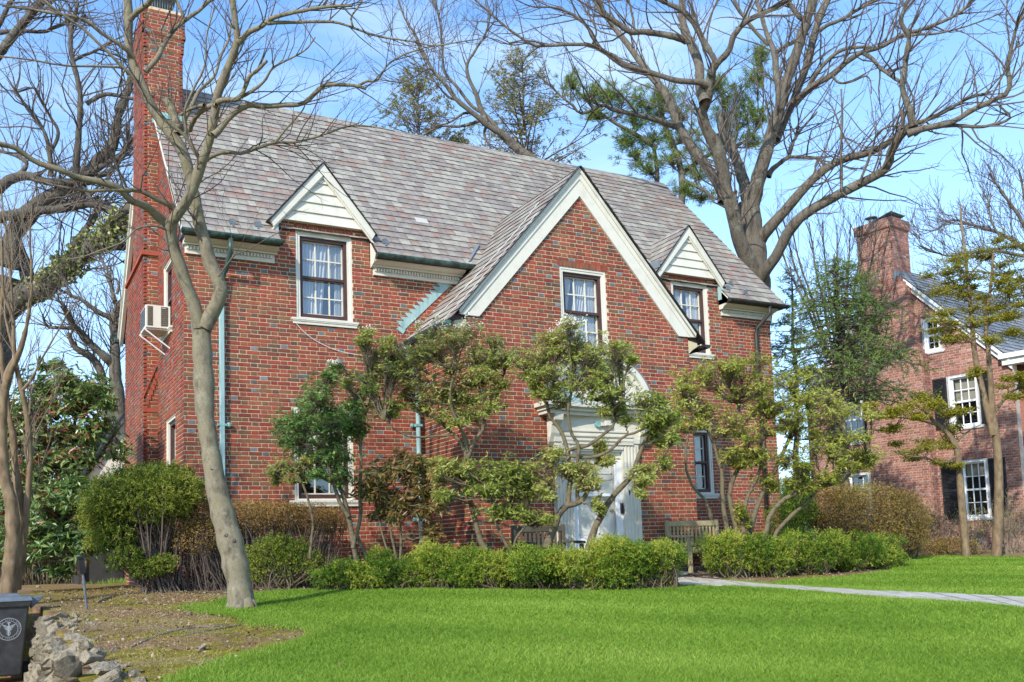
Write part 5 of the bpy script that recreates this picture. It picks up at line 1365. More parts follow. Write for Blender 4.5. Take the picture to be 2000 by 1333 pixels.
# front tree (left)
d0 = gdepth(470, 1192)
fr_trunk = ([(471, 1204, 33), (471, 1188, 28), (467, 1150, 24), (460, 1105, 24), (450, 1060, 24), (434, 1000, 22), (423, 955, 20.5), (414, 895, 19), (405, 840, 18), (400, 800, 18), (399, 750, 18.5), (396, 700, 18), (394, 655, 17.5), (393, 628, 18)], d0, d0+.35)
fr = [
 (rr([(390, 640), (380, 605), (362, 555), (347, 510), (334, 465), (334, 440), (343, 425), (365, 396), (385, 344), (402, 304), (415, 263), (422, 219), (428, 185), (442, 145), (459, 108), (467, 81), (463, 44), (456, -5)], 14, 6.5), d0+.3, d0-.5),
 (rr([(398, 640), (418, 600), (430, 575), (424, 545), (410, 515), (400, 475), (390, 440), (381, 405), (371, 350), (356, 295), (343, 268), (325, 245), (301, 209), (283, 172), (270, 135), (258, 105), (253, 60), (250, -5)], 15, 7.5), d0+.3, d0+.2),
 (rr([(334, 446), (310, 424), (287, 402), (257, 392), (236, 368), (203, 355), (152, 345), (128, 333), (68, 316), (34, 290), (0, 280), (-40, 270)], 9, 4), d0+.2, d0-1.2),
 (rr([(344, 412), (330, 400), (304, 388), (277, 375), (250, 372), (216, 373), (169, 375), (135, 370), (101, 363), (60, 352)], 6.5, 1.5), d0+.1, d0-.8),
 (rr([(250, 372), (236, 345), (220, 311), (203, 290), (180, 283)], 3, 1), d0-.2, d0-.6),
 (rr([(397, 312), (388, 308), (365, 270), (324, 236), (294, 199), (270, 162), (236, 128), (203, 95), (162, 57), (128, 34), (84, 0)], 4.5, 2.2), d0, d0-1.0),
 (rr([(397, 316), (409, 308), (439, 297), (469, 300), (503, 289), (537, 279), (571, 280), (604, 273), (638, 263), (682, 248), (729, 250), (770, 258)], 5, 1.0), d0, d0+.6),
 (rr([(537, 279), (561, 250), (591, 216), (600, 190)], 2.6, 1), d0+.2, d0),
 (rr([(365, 270), (362, 235), (362, 212), (378, 175), (400, 128), (404, 70), (420, 10)], 3.5, 1.3), d0-.1, d0-.4),
 (rr([(348, 262), (346, 236), (334, 203), (324, 194)], 8, 7), d0+.25, d0+.3),
 (rr([(352, 262), (361, 236), (378, 200), (392, 175), (419, 150), (432, 111), (449, 74), (452, 40)], 5, 1.5), d0+.3, d0+.5),
 (rr([(284, 140), (307, 115), (317, 91), (338, 61), (361, 41), (385, 24), (410, 2), (440, -12)], 5.5, 3), d0+.2, d0+.5),
 (rr([(361, 41), (350, 15), (341, -5)], 3, 2.5), d0+.3, d0+.3),
 (rr([(307, 100), (304, 78), (296, 60), (284, 50), (290, 30)], 1.6, .8), d0+.1, d0+.1),
 (rr([(264, 113), (236, 90), (200, 68), (165, 42), (128, 32), (60, 22), (0, 15)], 5, 2), d0+.2, d0-.5),
 (rr([(250, 145), (240, 133), (190, 130), (150, 130), (110, 127), (60, 118), (0, 112)], 3, 1.5), d0, d0-.7),
 (rr([(253, 40), (270, 25), (290, 10), (300, -8)], 5.5, 5), d0+.2, d0),
 (rr([(417, 265), (429, 255), (453, 226), (486, 206), (520, 208), (561, 204), (591, 203), (611, 186), (631, 169), (658, 165), (699, 169), (716, 174)], 7, 3), d0-.3, d0-.1),
 (rr([(700, 168), (716, 159), (736, 157), (756, 128), (780, 111), (800, 103), (835, 92), (880, 85), (930, 78)], 2.8, 1), d0-.1, d0+.2),
 (rr([(425, 200), (440, 194), (466, 192), (480, 165), (486, 149), (503, 135), (520, 118)], 5.5, 3), d0-.3, d0-.5),
 (rr([(466, 192), (493, 179), (517, 159), (530, 138), (554, 122), (594, 101), (615, 75)], 4, 1.2), d0-.3, d0-.7),
 (rr([(466, 83), (486, 64), (510, 54), (530, 37), (554, 29), (588, 22), (621, 17), (655, 13), (686, 12)], 6, 2.5), d0-.4, d0-.7),
 (rr([(522, 46), (545, 44), (571, 43), (621, 41), (655, 42), (686, 52), (723, 66), (756, 74), (800, 79), (850, 88), (900, 80)], 4, 1.2), d0-.5, d0-.3),
 (rr([(689, 53), (687, 34), (700, 15), (712, -5)], 2.2, 1.5), d0-.5, d0-.5),
 (rr([(399, 206), (375, 212), (352, 225)], 4, 2), d0-.2, d0+.1),
 (rr([(425, 205), (410, 206), (392, 218), (378, 235), (370, 255)], 5, 4.5), d0-.3, d0+.2),
 (rr([(425, 180), (444, 160), (452, 130), (470, 100), (485, 60), (500, 30)], 2, 1), d0-.2, d0-.4),
 (rr([(427, 540), (445, 515), (460, 498), (485, 488), (515, 470), (548, 452)], 1.8, .7), d0+.2, d0+.5),
 (rr([(332, 452), (312, 444), (285, 442), (262, 450), (240, 472), (200, 488), (150, 505), (100, 507)], 2.6, 1), d0+.1, d0-.9),
]
ft, fLP, fLR, fTP, fTR = bare_tree('bare_tree', 'smooth grey leaning tree forking in front of the house corner', fr_trunk, fr, M_BARK, M_TWIG,
  [(300, .35, 1.2, (25, 65), .2, .009, .002), (750, .2, .6, (25, 60), .18, .004, .0015), (900, .08, .3, (25, 60), .18, .0026, .0012)], knots=5, seed=3)
# root flare and rust-coloured rot patch at the foot
m = MB()
P = fTP[0, 0]
for a in (-.4, .7, 1.7, 2.7, 4.2, 5.2):
    dv = np.array([math.cos(a), math.sin(a), 0]); m.tube([P+dv*.06+np.array([0, 0, .16]), P+dv*.15+np.array([0, 0, .03]), P+dv*.24+np.array([0, 0, -.06])], [.09, .055, .03], 8)
o = m.build('root_flare', M_BARK, ft, smooth=True); o.matrix_parent_inverse = Matrix.Translation(-Vector(ft.location))
M_ROT = mat_noise('rotted_wood', (.07, .035, .012), (.22, .13, .035), 30, .95, 1, .02, c3=(.18, .16, .04))
o = rock('rot_patch', P+np.array([.085, -.085, .06]), (.085, .075, .13), 900, M_ROT, ft, .5, npt=40); o.matrix_parent_inverse = Matrix.Translation(-Vector(ft.location))

# big maple behind the right end
D = 24.0
bt_trunk = ([(1440, 1070, 40), (1450, 900, 35), (1462, 760, 33), (1474, 640, 31), (1478, 590, 29), (1476, 545, 27), (1470, 490, 25), (1464, 430, 23), (1462, 396, 22)], D, D)
bt = [
 (rr([(1466, 415), (1475, 378), (1488, 328), (1505, 273), (1526, 218), (1542, 160), (1563, 105), (1580, 50), (1595, -8)], 17, 9.5), D, D-.6),
 (rr([(1515, 275), (1525, 255), (1547, 202), (1572, 139), (1589, 76), (1605, 25), (1620, -8)], 9, 8), D, D+.8),
 (rr([(1462, 400), (1455, 360), (1441, 319), (1420, 273), (1409, 240), (1406, 225)], 14, 9.5), D, D+.5),
 (rr([(1472, 530), (1452, 495), (1440, 460), (1429, 420), (1412, 357), (1399, 302), (1376, 256), (1366, 227), (1378, 202), (1384, 176), (1387, 143)], 18, 10.5), D-.3, D-2.2),
 (rr([(1387, 146), (1403, 122), (1424, 101), (1433, 71), (1454, 46), (1487, 29), (1520, 14), (1550, -6)], 8, 4.5), D-2.2, D-3),
 (rr([(1388, 143), (1396, 118), (1374, 80), (1357, 46), (1332, 21), (1300, 5), (1270, -8)], 8, 5), D-2.2, D-2.6),
 (rr([(1415, 395), (1405, 362), (1370, 311), (1336, 261), (1311, 202), (1294, 172), (1273, 147), (1252, 118), (1227, 84), (1189, 38), (1160, -6)], 13, 5), D, D+1.5),
 (rr([(1324, 248), (1305, 242), (1286, 235), (1252, 225), (1215, 217), (1197, 214), (1181, 204), (1155, 216), (1134, 221), (1120, 205), (1105, 193), (1075, 165), (1050, 143)], 7.5, 1.5), D+.5, D-.5),
 (rr([(1383, 166), (1360, 160), (1328, 158), (1269, 141), (1218, 124), (1205, 110), (1172, 97), (1155, 86), (1097, 86), (1042, 90), (1025, 80), (1000, 63), (960, 30), (925, -3)], 8, 1.8), D-2, D-3.5),
 (rr([(1376, 200), (1366, 160), (1366, 126), (1349, 88), (1336, 63), (1330, 30), (1328, -6)], 12, 8), D-1.9, D-1),
 (rr([(1340, 80), (1320, 74), (1294, 69), (1258, 65), (1231, 65), (1202, 46), (1180, 30), (1172, 10), (1158, -6)], 7.5, 5), D-1.2, D-2),
 (rr([(1482, 475), (1492, 458), (1526, 420), (1563, 374), (1605, 332), (1643, 311), (1685, 300), (1710, 292), (1735, 275), (1760, 250), (1799, 237), (1849, 214), (1880, 195), (1930, 180)], 14, 2.5), D, D-2.5),
 (rr([(1480, 555), (1492, 535), (1513, 508), (1534, 470), (1555, 437), (1597, 407), (1652, 378), (1702, 353), (1731, 332), (1736, 302), (1761, 269), (1784, 245)], 14, 8.5), D-.3, D-3),
 (rr([(1784, 245), (1778, 225), (1770, 195), (1763, 168), (1768, 140), (1771, 118), (1776, 90), (1777, 69), (1765, 50), (1763, 35), (1770, 15), (1778, -6)], 8.5, 4), D-3, D-3.6),
 (rr([(1772, 262), (1799, 254), (1849, 244), (1875, 232), (1895, 218), (1942, 197), (1965, 185), (1971, 165), (1967, 134), (1972, 110), (1978, 85), (1984, 59), (2000, 20), (2010, 0)], 8, 3), D-3, D-4),
 (rr([(1785, 263), (1807, 252), (1840, 247), (1870, 246), (1900, 249), (1925, 248), (1958, 240), (1973, 229), (1962, 220), (1950, 210)], 5.5, 2.2), D-3, D-3.3),
 (rr([(1550, 205), (1570, 185), (1589, 168), (1626, 147), (1660, 118), (1689, 101), (1723, 92), (1761, 69), (1811, 55), (1870, 29), (1910, -5)], 8.5, 3), D-.3, D-1.5),
 (rr([(1580, 170), (1590, 150), (1614, 122), (1643, 99), (1685, 92), (1715, 94)], 4.5, 3.5), D-.3, D-1.0),
 (rr([(1684, 103), (1705, 115), (1719, 130), (1740, 145), (1761, 160)], 4.5, 4), D-.8, D-2.5),
 (rr([(1765, 71), (1795, 68), (1828, 67), (1870, 58), (1910, 45), (1960, 25)], 3.5, 1.2), D-1.2, D-1.8),
 (rr([(1500, 345), (1510, 330), (1528, 315), (1542, 302), (1551, 275), (1560, 258), (1580, 235), (1597, 218)], 6.5, 2), D+.2, D+.5),
 (rr([(1542, 307), (1560, 308), (1576, 309), (1598, 312), (1612, 324)], 4, 3.5), D+.2, D-.5),
 (rr([(1522, 215), (1520, 180), (1513, 109), (1505, 85), (1498, 63), (1488, 30), (1480, -6)], 9, 4), D-.3, D+.6),
 (rr([(1502, 88), (1485, 72), (1470, 55), (1455, 35), (1440, 10), (1432, -6)], 4.5, 3), D+.3, D+.3),
 (rr([(1513, 110), (1530, 92), (1560, 78), (1575, 65)], 4.5, 4), D+.2, D-.4),
 (rr([(1600, 60), (1615, 50), (1639, 40), (1685, 13), (1725, -5)], 5, 3.2), D+.5, D),
 (rr([(1580, 45), (1560, 30), (1545, 12), (1530, -6)], 6.5, 5), D, D),
 (rr([(1643, 175), (1645, 230), (1643, 270), (1643, 320), (1644, 375)], 2.0, 3.2), D-2, D-2.3),
 (rr([(1626, 150), (1640, 163), (1665, 160), (1690, 150), (1700, 160), (1702, 185)], 3, 1.3), D-1, D-1.2),
 (rr([(1668, 298), (1655, 280), (1640, 250), (1628, 215), (1610, 195)], 2.5, 1.2), D-1, D-.6),
 (rr([(1678, 360), (1690, 330), (1705, 290), (1715, 262), (1740, 248), (1765, 248)], 3.2, 2), D-2, D-2.6),
 (rr([(1762, 252), (1762, 235), (1761, 215)], 4.5, 4), D-2.8, D-2.8),
 (rr([(1438, 410), (1434, 392), (1436, 376)], 4.5, 4), D-1, D-1),
 (rr([(1240, 68), (1238, 40), (1232, 10), (1228, -6)], 3, 2), D-1.5, D-1.5),
 (rr([(1158, 85), (1165, 60), (1150, 30), (1135, 5)], 2.5, 1.2), D-2.5, D-2.5),
 (rr([(1172, 98), (1140, 45), (1090, 15), (1040, 12), (1000, -5)], 3.5, 1.3), D-2.8, D-3.2),
]
bt = [([(x, y, r*.87) for x, y, r in q], a, b) for q, a, b in bt]
bare_tree('bare_tree', 'tall furrowed bare tree with spreading limbs behind the right end of the roof', bt_trunk, bt, M_BARKO, M_TWIG,
  [(520, .8, 2.8, (25, 60), .2, .022, .0050), (1300, .4, 1.3, (25, 55), .18, .009, .0038), (1500, .2, .6, (25, 55), .15, .005, .003)], seed=5)

# leaning tree behind the ridge
D = 26.0
b3 = [
 (rr([(1005, 286), (985, 266), (950, 244), (936, 230), (894, 197), (867, 161), (850, 144), (825, 100), (811, 67), (794, 44), (775, -5)], 7, 1.5), D, D-1),
 (rr([(978, 261), (950, 225), (922, 208), (894, 172), (869, 144), (866, 122), (862, 56), (850, -5)], 4.5, 1.4), D, D+.6),
 (rr([(950, 240), (936, 205), (928, 178), (914, 150), (912, 122), (928, 97), (950, 61), (957, 17)], 6, 1.2), D, D-.5),
 (rr([(938, 236), (915, 243), (894, 247), (861, 247), (833, 261), (815, 275)], 3.5, 1.5), D, D),
 (rr([(925, 222), (905, 222), (880, 238), (850, 246)], 3, 1.5), D, D-.5),
 (rr([(870, 160), (850, 142), (835, 135), (790, 160), (745, 158)], 2.6, 1), D-.5, D-1),
 (rr([(890, 195), (875, 190), (850, 160), (830, 120), (815, 85)], 2.4, 1), D, D),
 (rr([(952, 242), (945, 262), (955, 285), (965, 300)], 3, 1.5), D, D),
]
bare_tree('bare_tree', 'bare tree leaning left from behind the middle of the roof ridge', ([(1075, 350, 12), (1050, 322, 11), (1033, 308, 10), (1005, 286, 8.5), (978, 261, 7.5)], D, D), b3, M_BARKO, M_TWIG,
  [(130, .8, 2.2, (20, 50), .3, .012, .0050), (300, .4, 1.1, (25, 55), .2, .007, .004)], seed=6)

# old oak at the left edge
D = 28.0
ok_ = [
 (rr([(10, 600), (60, 572), (90, 560), (124, 527), (169, 494), (210, 464), (259, 415), (290, 385)], 24, 12), D, D-1),
 (rr([(10, 520), (34, 449), (68, 405), (111, 375), (152, 351), (189, 311), (216, 277), (233, 219), (250, 152), (262, 100)], 20, 6), D, D+.5),
 (rr([(149, 345), (150, 320), (155, 270), (162, 203), (159, 159), (145, 101), (149, 51), (159, 10)], 8, 3), D, D-.5),
 (rr([(-20, 375), (0, 365), (20, 348), (51, 341), (95, 354), (142, 354), (190, 350)], 12, 6), D-.5, D),
 (rr([(-20, 428), (0, 425), (51, 415), (118, 412), (176, 402), (219, 412), (255, 425), (300, 440)], 11, 5), D-.5, D),
 (rr([(-20, 130), (0, 105), (20, 81), (44, 47), (68, 20), (88, -8)], 10, 7), D-.5, D-.5),
 (rr([(0, 64), (41, 61), (88, 61), (115, 49), (142, 42), (170, 30)], 4.5, 2), D, D),
 (rr([(-10, 60), (10, 30), (28, -5)], 5, 4), D, D),
 (rr([(152, 348), (170, 340), (203, 324), (236, 305), (262, 270), (290, 262)], 7, 4), D, D+.5),
 (rr([(189, 345), (215, 335), (236, 311), (250, 280), (248, 245)], 6, 3), D, D+1),
 (rr([(169, 203), (203, 186), (236, 189), (267, 196), (300, 200)], 4.5, 3), D, D),
 (rr([(100, 345), (98, 304), (88, 260), (64, 219), (37, 186), (28, 170)], 5.5, 1.8), D, D-.5),
 (rr([(98, 300), (115, 262), (100, 230), (80, 195), (68, 172), (36, 180)], 3.5, 2), D, D),
 (rr([(40, 340), (52, 318), (28, 300), (0, 290)], 5, 3), D, D),
 (rr([(140, 490), (175, 440), (188, 405), (186, 385)], 9, 5), D, D+.4),
 (rr([(60, 560), (40, 500), (30, 450), (60, 420), (130, 400), (165, 370)], 14, 6), D+.5, D+1),
 (rr([(128, 368), (150, 355), (185, 395), (212, 418)], 5, 3), D, D),
 (rr([(15, 590), (80, 545), (150, 495), (225, 480), (262, 478)], 14, 8), D+1, D+1.5),
 (rr([(145, 118), (160, 110), (200, 93), (225, 78)], 3.5, 2), D, D),
]
ok_t, okP, okR, _, _ = bare_tree('old_oak', 'dark massive bare oak with ivied limb at far left beside the chimney', ([(-45, 1120, 48), (-42, 950, 44), (-35, 800, 42), (-22, 690, 40), (-5, 600, 34), (10, 540, 30)], D, D), ok_, M_BARKD, M_TWIG,
  [(300, 1.0, 3.6, (25, 70), .15, .026, .0060), (700, .5, 1.5, (25, 60), .12, .010, .0042), (700, .2, .7, (25, 60), .1, .006, .0036)], seed=8)
# ivy on the limb
gen = np.random.default_rng(9); idx = gen.integers(0, 2, 0)
pa = okP[0]; n = 3000; q = gen.random(n)*.75+.12; f = q*(len(pa)-1); a = f.astype(int); w = (f-a)[:, None]
c = pa[a]*(1-w)+pa[np.minimum(a+1, len(pa)-1)]*w+norm(gen.normal(size=(n, 3)))*(.24+gen.random((n, 1))*.24)+np.array([0, 0, .07])
keep = gen.random(n) < .35+.65*(np.sin(q*19)*.5+.5); c = c[keep]
V, F = leaf_quads(c, gen.normal(size=c.shape)+np.array([0, -.6, -.5]), .125, .11, gen); o = mesh_np('ivy', V, F, L_IVY, ok_t, leaf_tint(V, .25, .1), kind='stuff'); o.matrix_parent_inverse = Matrix.Translation(-Vector(ok_t.location))

# grey tree behind the left corner
D = 25.0
b5 = [
 (rr([(226, 745), (223, 700), (221, 663), (221, 633), (228, 605), (235, 592), (250, 580)], 11, 7), D, D),
 (rr([(219, 710), (205, 695), (176, 670), (160, 650), (146, 636), (136, 614), (128, 600)], 9, 5), D, D-1),
 (rr([(223, 625), (210, 618), (199, 614), (175, 600), (161, 588), (140, 578), (124, 569)], 6.5, 3), D, D-.5),
 (rr([(225, 590), (221, 576), (214, 543), (205, 520), (199, 509)], 5, 2), D, D+.5),
 (rr([(225, 640), (236, 622), (245, 612)], 5, 5), D, D),
 (rr([(146, 640), (131, 640), (98, 638), (88, 628), (84, 614)], 4.5, 2), D-.5, D-1),
 (rr([(219, 880), (215, 812), (208, 760), (195, 715), (178, 690), (150, 674), (139, 648)], 14, 4), D+.8, D),
 (rr([(228, 575), (232, 560), (225, 545), (215, 550)], 3, 2), D, D),
]
bare_tree('bare_tree', 'grey forked bare tree behind the rear left corner of the house', ([(232, 1110, 16), (234, 900, 15), (233, 812, 14), (226, 745, 12), (224, 715, 11)], D, D), b5, M_BARKO, M_TWIG,
  [(160, .6, 2.0, (25, 65), .2, .016, .0058), (420, .3, 1.0, (25, 60), .15, .008, .0045)], seed=10)

# multi-stemmed small tree, left edge
D1 = gdepth(18, 1150)
D1 = 11.6
b6 = [
 (rr([(30, 1152), (35, 1069), (42, 987), (31, 905), (26, 844), (18, 803), (13, 751), (6, 700), (2, 640), (8, 560)], 9, 3.5), D1+.2, D1+.3),
 (rr([(40, 1125), (46, 1059), (54, 987), (59, 931), (59, 869), (54, 813), (44, 762), (33, 715), (28, 660), (28, 618), (12, 590), (6, 545), (4, 470)], 8, 2.2), D1+.3, D1-.2),
 (rr([(11, 756), (22, 725), (34, 700), (46, 660), (52, 632), (60, 580), (60, 531), (56, 470), (62, 400)], 7, 1.4), D1, D1-.4),
 (rr([(44, 762), (62, 740), (80, 705), (100, 670), (118, 640), (140, 600)], 3, 1), D1, D1),
 (rr([(26, 640), (22, 560), (14, 480), (5, 420), (0, 360)], 3, 1), D1, D1),
 (rr([(30, 700), (18, 650), (10, 600), (26, 520), (20, 440)], 3, 1), D1, D1+.3),
]
bare_tree('small_tree', 'slender tan multi-stemmed bare tree at the left edge behind the bin', ([(17, 1160, 15), (20, 1110, 14), (25, 1059, 13.5), (22, 987, 12), (9, 931, 10), (4, 854, 9), (8, 777, 8), (15, 731, 6.5), (30, 700, 5)], D1, D1), b6, M_STEM, M_TWIGL,
  [(90, .4, 1.3, (15, 45), .5, .008, .0024), (260, .2, .7, (20, 50), .4, .004, .0018), (300, .1, .35, (20, 50), .3, .003, .0016)], seed=12)

# ================================================================== SHRUBS
def skel(base, clumps, per, gen, r0, wig=.10, K=8, spread=1.0, stems=None, hub=None):
    """branches from stems to clumps, twigs inside each clump; returns branch and twig polylines and tips"""
    BP, BR_, TP, TR, tips, dirs = [], [], [], [], [], []
    for (c, rx, rz, ry) in clumps:
        if stems is not None:
            q = stems.reshape(-1, 3); dd = np.linalg.norm(q-(c-np.array([0, 0, rz*.8])), axis=1)+.35*np.maximum(q[:, 2]-c[2]+rz*.3, 0)
            s = q[np.argmin(dd)]
        else: s = base
        e = c-np.array([0, 0, rz*.45]); t = np.linspace(0, 1, K)[:, None]
        mid = (s+e)/2+gen.normal(size=3)*np.linalg.norm(e-s)*wig-np.array([0, 0, np.linalg.norm(e-s)*.05])
        p = (1-t)**2*s+2*t*(1-t)*mid+t*t*e+gen.normal(size=(K, 3))*.012; p[0] = s
        BP.append(p); BR_.append(np.linspace(r0, r0*.5, K))
        n = per
        v = norm(gen.normal(size=(n, 3))); v[:, 2] = v[:, 2]*.8+.15
        rad_ = gen.random((n, 1))**.5*gen.uniform(.75, 2.0, (n, 1))
        tp = c+v*rad_*np.array([rx, ry, rz])*spread
        st_ = p[np.clip((gen.random(n)*.5*K+K*.5).astype(int), 0, K-1)]
        t2 = np.linspace(0, 1, 5)[None, :, None]
        md = (st_+tp)/2+gen.normal(size=(n, 3))*.05*np.array([1, 1, .6])-np.array([0, 0, .04])
        tw = (1-t2)**2*st_[:, None]+2*t2*(1-t2)*md[:, None]+t2*t2*tp[:, None]
        TP.append(tw); TR.append(np.linspace(r0*.32, .0016, 5)[None].repeat(n, 0))
        tips.append(tp); dirs.append(norm(tp-md))
    return np.array(BP), np.array(BR_), np.concatenate(TP), np.concatenate(TR), np.concatenate(tips), np.concatenate(dirs)

def clw(cl, d):
    out = []
    for q in cl:
        x, y, rx, ry = q[:4]; dd = d+(q[4] if len(q) > 4 else 0)
        out.append((at(x, y, dd), rx*dd/FPX, ry*dd/FPX, rx*dd/FPX*.9))
    return out

def shrub(name, label, cat, base_px, d, stems, clumps, per, leafmat, spec, r0=.014, seed=1, bloom=0, group=None, bark=M_SHRUB, bias=0, bare=0, tintspread=.25, ball=0):
    """spec: (leaves per tip, length, width, angle range, droop)"""
    gen = np.random.default_rng(seed)
    P = at(base_px[0], base_px[1], d); P[2] = min(P[2], zg(P[0], P[1])+.02) if abs(P[2]-zg(P[0], P[1])) < .3 else zg(P[0], P[1])
    t = thing(name, label, cat, tuple(P), group)
    S = None
    if stems:
        SP, SR = limbset([(q, d+o0, d+o1) for (q, o0, o1) in stems], 14)
        SP[:, :, :] += np.cumsum(gen.normal(size=SP.shape)*.006, axis=1)
        S = SP
        for i in range(len(SP)):
            V, F = tubes(SP[i:i+1], SR[i:i+1]*(1+.08*np.sin(np.arange(14)*2.1+i)), 9); mesh_np('stem', V, F, bark, t, smooth=True)
    ex = []
    for q in clumps:
        ex.append((q[0], q[1], q[2]*1.0, q[3]*1.1, gen.uniform(-.15, .15)))
        for _ in range(2):
            ex.append((q[0]+gen.normal()*q[2]*.75, q[1]+gen.normal()*q[3]*.9, q[2]*gen.uniform(.45, .8), q[3]*gen.uniform(.5, .95), gen.uniform(-.35, .35)))
    clumps = ex; per = int(per*.62)
    cw = clw(clumps, d)
    BP, BR_, TP, TR, tips, dirs = skel(P, cw, int(per*1.7), gen, r0, stems=S)
    V, F = tubes(BP, BR_, 6); v2, f2 = tubes(TP, TR, 3)
    mesh_np('branches', np.concatenate([V, v2]), np.concatenate([F, f2+len(V)]), bark, t, smooth=True, kind='stuff')
    if bare:
        bt_, br_ = grow(TP, TR, bare, .08, .3, (20, 70), .1, K=4, rmax=.003, rmin=.0014, gen=gen); V, F = tubes(bt_, br_, 3)
        mesh_np('dead_twigs', V, F, M_TWIGL, t, kind='stuff')
    m_, L, W, ang, dr = spec
    s1 = gen.random(len(tips)) < .5
    Va, Fa = whorls(tips[s1], norm(dirs[s1]+np.array([0, 0, .35])), m_, L*1.08, W*1.05, ang, dr, gen); Vb, Fb = whorls(tips[~s1], norm(dirs[~s1]+gen.normal(size=(int((~s1).sum()), 3))*.3+np.array([0, 0, .25])), max(3, m_-2), L*.72, W*.8, ang, dr*1.4, gen)
    V = np.concatenate([Va, Vb]); F = np.concatenate([Fa, Fb+len(Va)])
    mesh_np('foliage', V, F, leafmat, t, leaf_tint(V, tintspread, bias, seed, gen), kind='stuff')
    if bloom:
        top = np.argsort(-tips[:, 2]-gen.random(len(tips))*.12)[:bloom]; bb = np.repeat(tips[top], 14, 0)+gen.normal(size=(len(top)*14, 3))*.028+np.array([0, 0, .02])
        V, F = leaf_quads(bb, gen.normal(size=bb.shape), .022, .02, gen); mesh_np('blossom', V, F, M_BLOOM, t, kind='stuff')
    settle(t); return t

WH = (7, .075, .021, (45, 105), .25)
# S3 pieris in front of the lower left window
shrub('pieris', 'dark green pieris with white flowers in front of the lower left window', 'shrub', (705, 1115), 13.45,
  [(rr([(705, 1120), (695, 1090), (688, 1050), (680, 1005), (672, 975), (660, 950), (630, 935), (612, 925)], 6.5, 3.5), 0, .1),
   (rr([(690, 1070), (700, 1030), (705, 1000), (700, 960), (705, 900), (703, 850), (715, 800), (735, 745)], 4.5, 2), 0, .2),
   (rr([(680, 1010), (665, 985), (655, 950), (640, 900), (632, 850), (625, 800)], 4.5, 2.5), 0, -.1),
   (rr([(720, 1115), (714, 1080), (700, 1050), (694, 1035)], 4, 3), 0, 0)],
  [(620, 775, 40, 28), (590, 810, 42, 28), (640, 815, 40, 28), (575, 850, 38, 26), (625, 860, 48, 30), (665, 850, 30, 30), (600, 885, 40, 22), (655, 895, 38, 28), (672, 930, 22, 22), (700, 815, 20, 30), (635, 750, 24, 18), (690, 795, 18, 18)], 62, L_PIERISD, WH, seed=21, bloom=16, bare=300, bias=.1)
shrub('pieris', 'small leafy pieris branch reaching over the brown hedge left of the window', 'shrub', (600, 1080), 13.3,
  [(rr([(606, 1090), (612, 1020), (600, 960), (575, 925), (560, 916)], 3, 1.8), 0, 0)],
  [(548, 915, 26, 16), (575, 912, 20, 14), (535, 925, 12, 10)], 44, L_PIERIS, (7, .06, .018, (45, 105), .2), seed=22, bare=40, bias=.15)
# S5 big pieris at the bay corner
shrub('pieris', 'large twisting pieris with pale blossom tips at the left bay corner', 'shrub', (945, 1075), 13.5,
  [(rr([(948, 1075), (935, 1040), (925, 1000), (915, 950), (912, 905), (912, 880), (900, 860), (885, 845), (860, 820)], 6, 3), 0, .1),
   (rr([(912, 900), (922, 865), (940, 840), (945, 800), (935, 770), (925, 740)], 5, 2.5), 0, .1),
   (rr([(912, 885), (905, 850), (890, 820), (878, 790), (880, 750), (890, 720)], 4.5, 2), 0, -.2),
   (rr([(935, 1010), (920, 985), (898, 985), (888, 965), (892, 945), (900, 930)], 3, 1.5), 0, -.2),
   (rr([(885, 850), (840, 855), (800, 858), (775, 845), (755, 825)], 2.4, 1.2), 0, -.3),
   (rr([(945, 820), (965, 790), (975, 760), (985, 730)], 3.4, 1.8), 0, .2)],
  [(890, 665, 42, 16), (850, 685, 45, 20), (930, 690, 50, 22), (800, 700, 45, 22), (965, 700, 30, 20), (880, 715, 50, 26), (825, 735, 50, 26), (945, 735, 40, 26), (765, 725, 36, 18), (885, 755, 50, 26), (960, 775, 30, 24), (830, 775, 36, 20), (730, 700, 24, 28), (712, 735, 26, 24), (760, 690, 20, 14), (750, 800, 30, 14), (905, 800, 30, 20), (865, 815, 24, 16)], 50, L_PIERIS, WH, seed=23, bloom=30, bare=900, bias=.16)
shrub('pieris', 'low green pieris whorls in front of the bay left of the door', 'shrub', (1000, 1085), 13.2,
  [(rr([(1000, 1085), (985, 1060), (965, 1020), (960, 990), (955, 960)], 3.6, 2), 0, 0),
   (rr([(1000, 1080), (1010, 1050), (1030, 1020)], 3, 2), 0, 0)],
  [(880, 920, 28, 16), (920, 925, 32, 18), (960, 915, 34, 22), (1000, 920, 32, 22), (940, 955, 30, 16), (985, 960, 32, 20), (1030, 965, 20, 20), (985, 1005, 36, 12), (1030, 1008, 24, 12), (870, 965, 20, 14), (860, 905, 20, 12)], 46, L_PIERIS, (7, .085, .022, (45, 105), .2), seed=24, bias=.2)
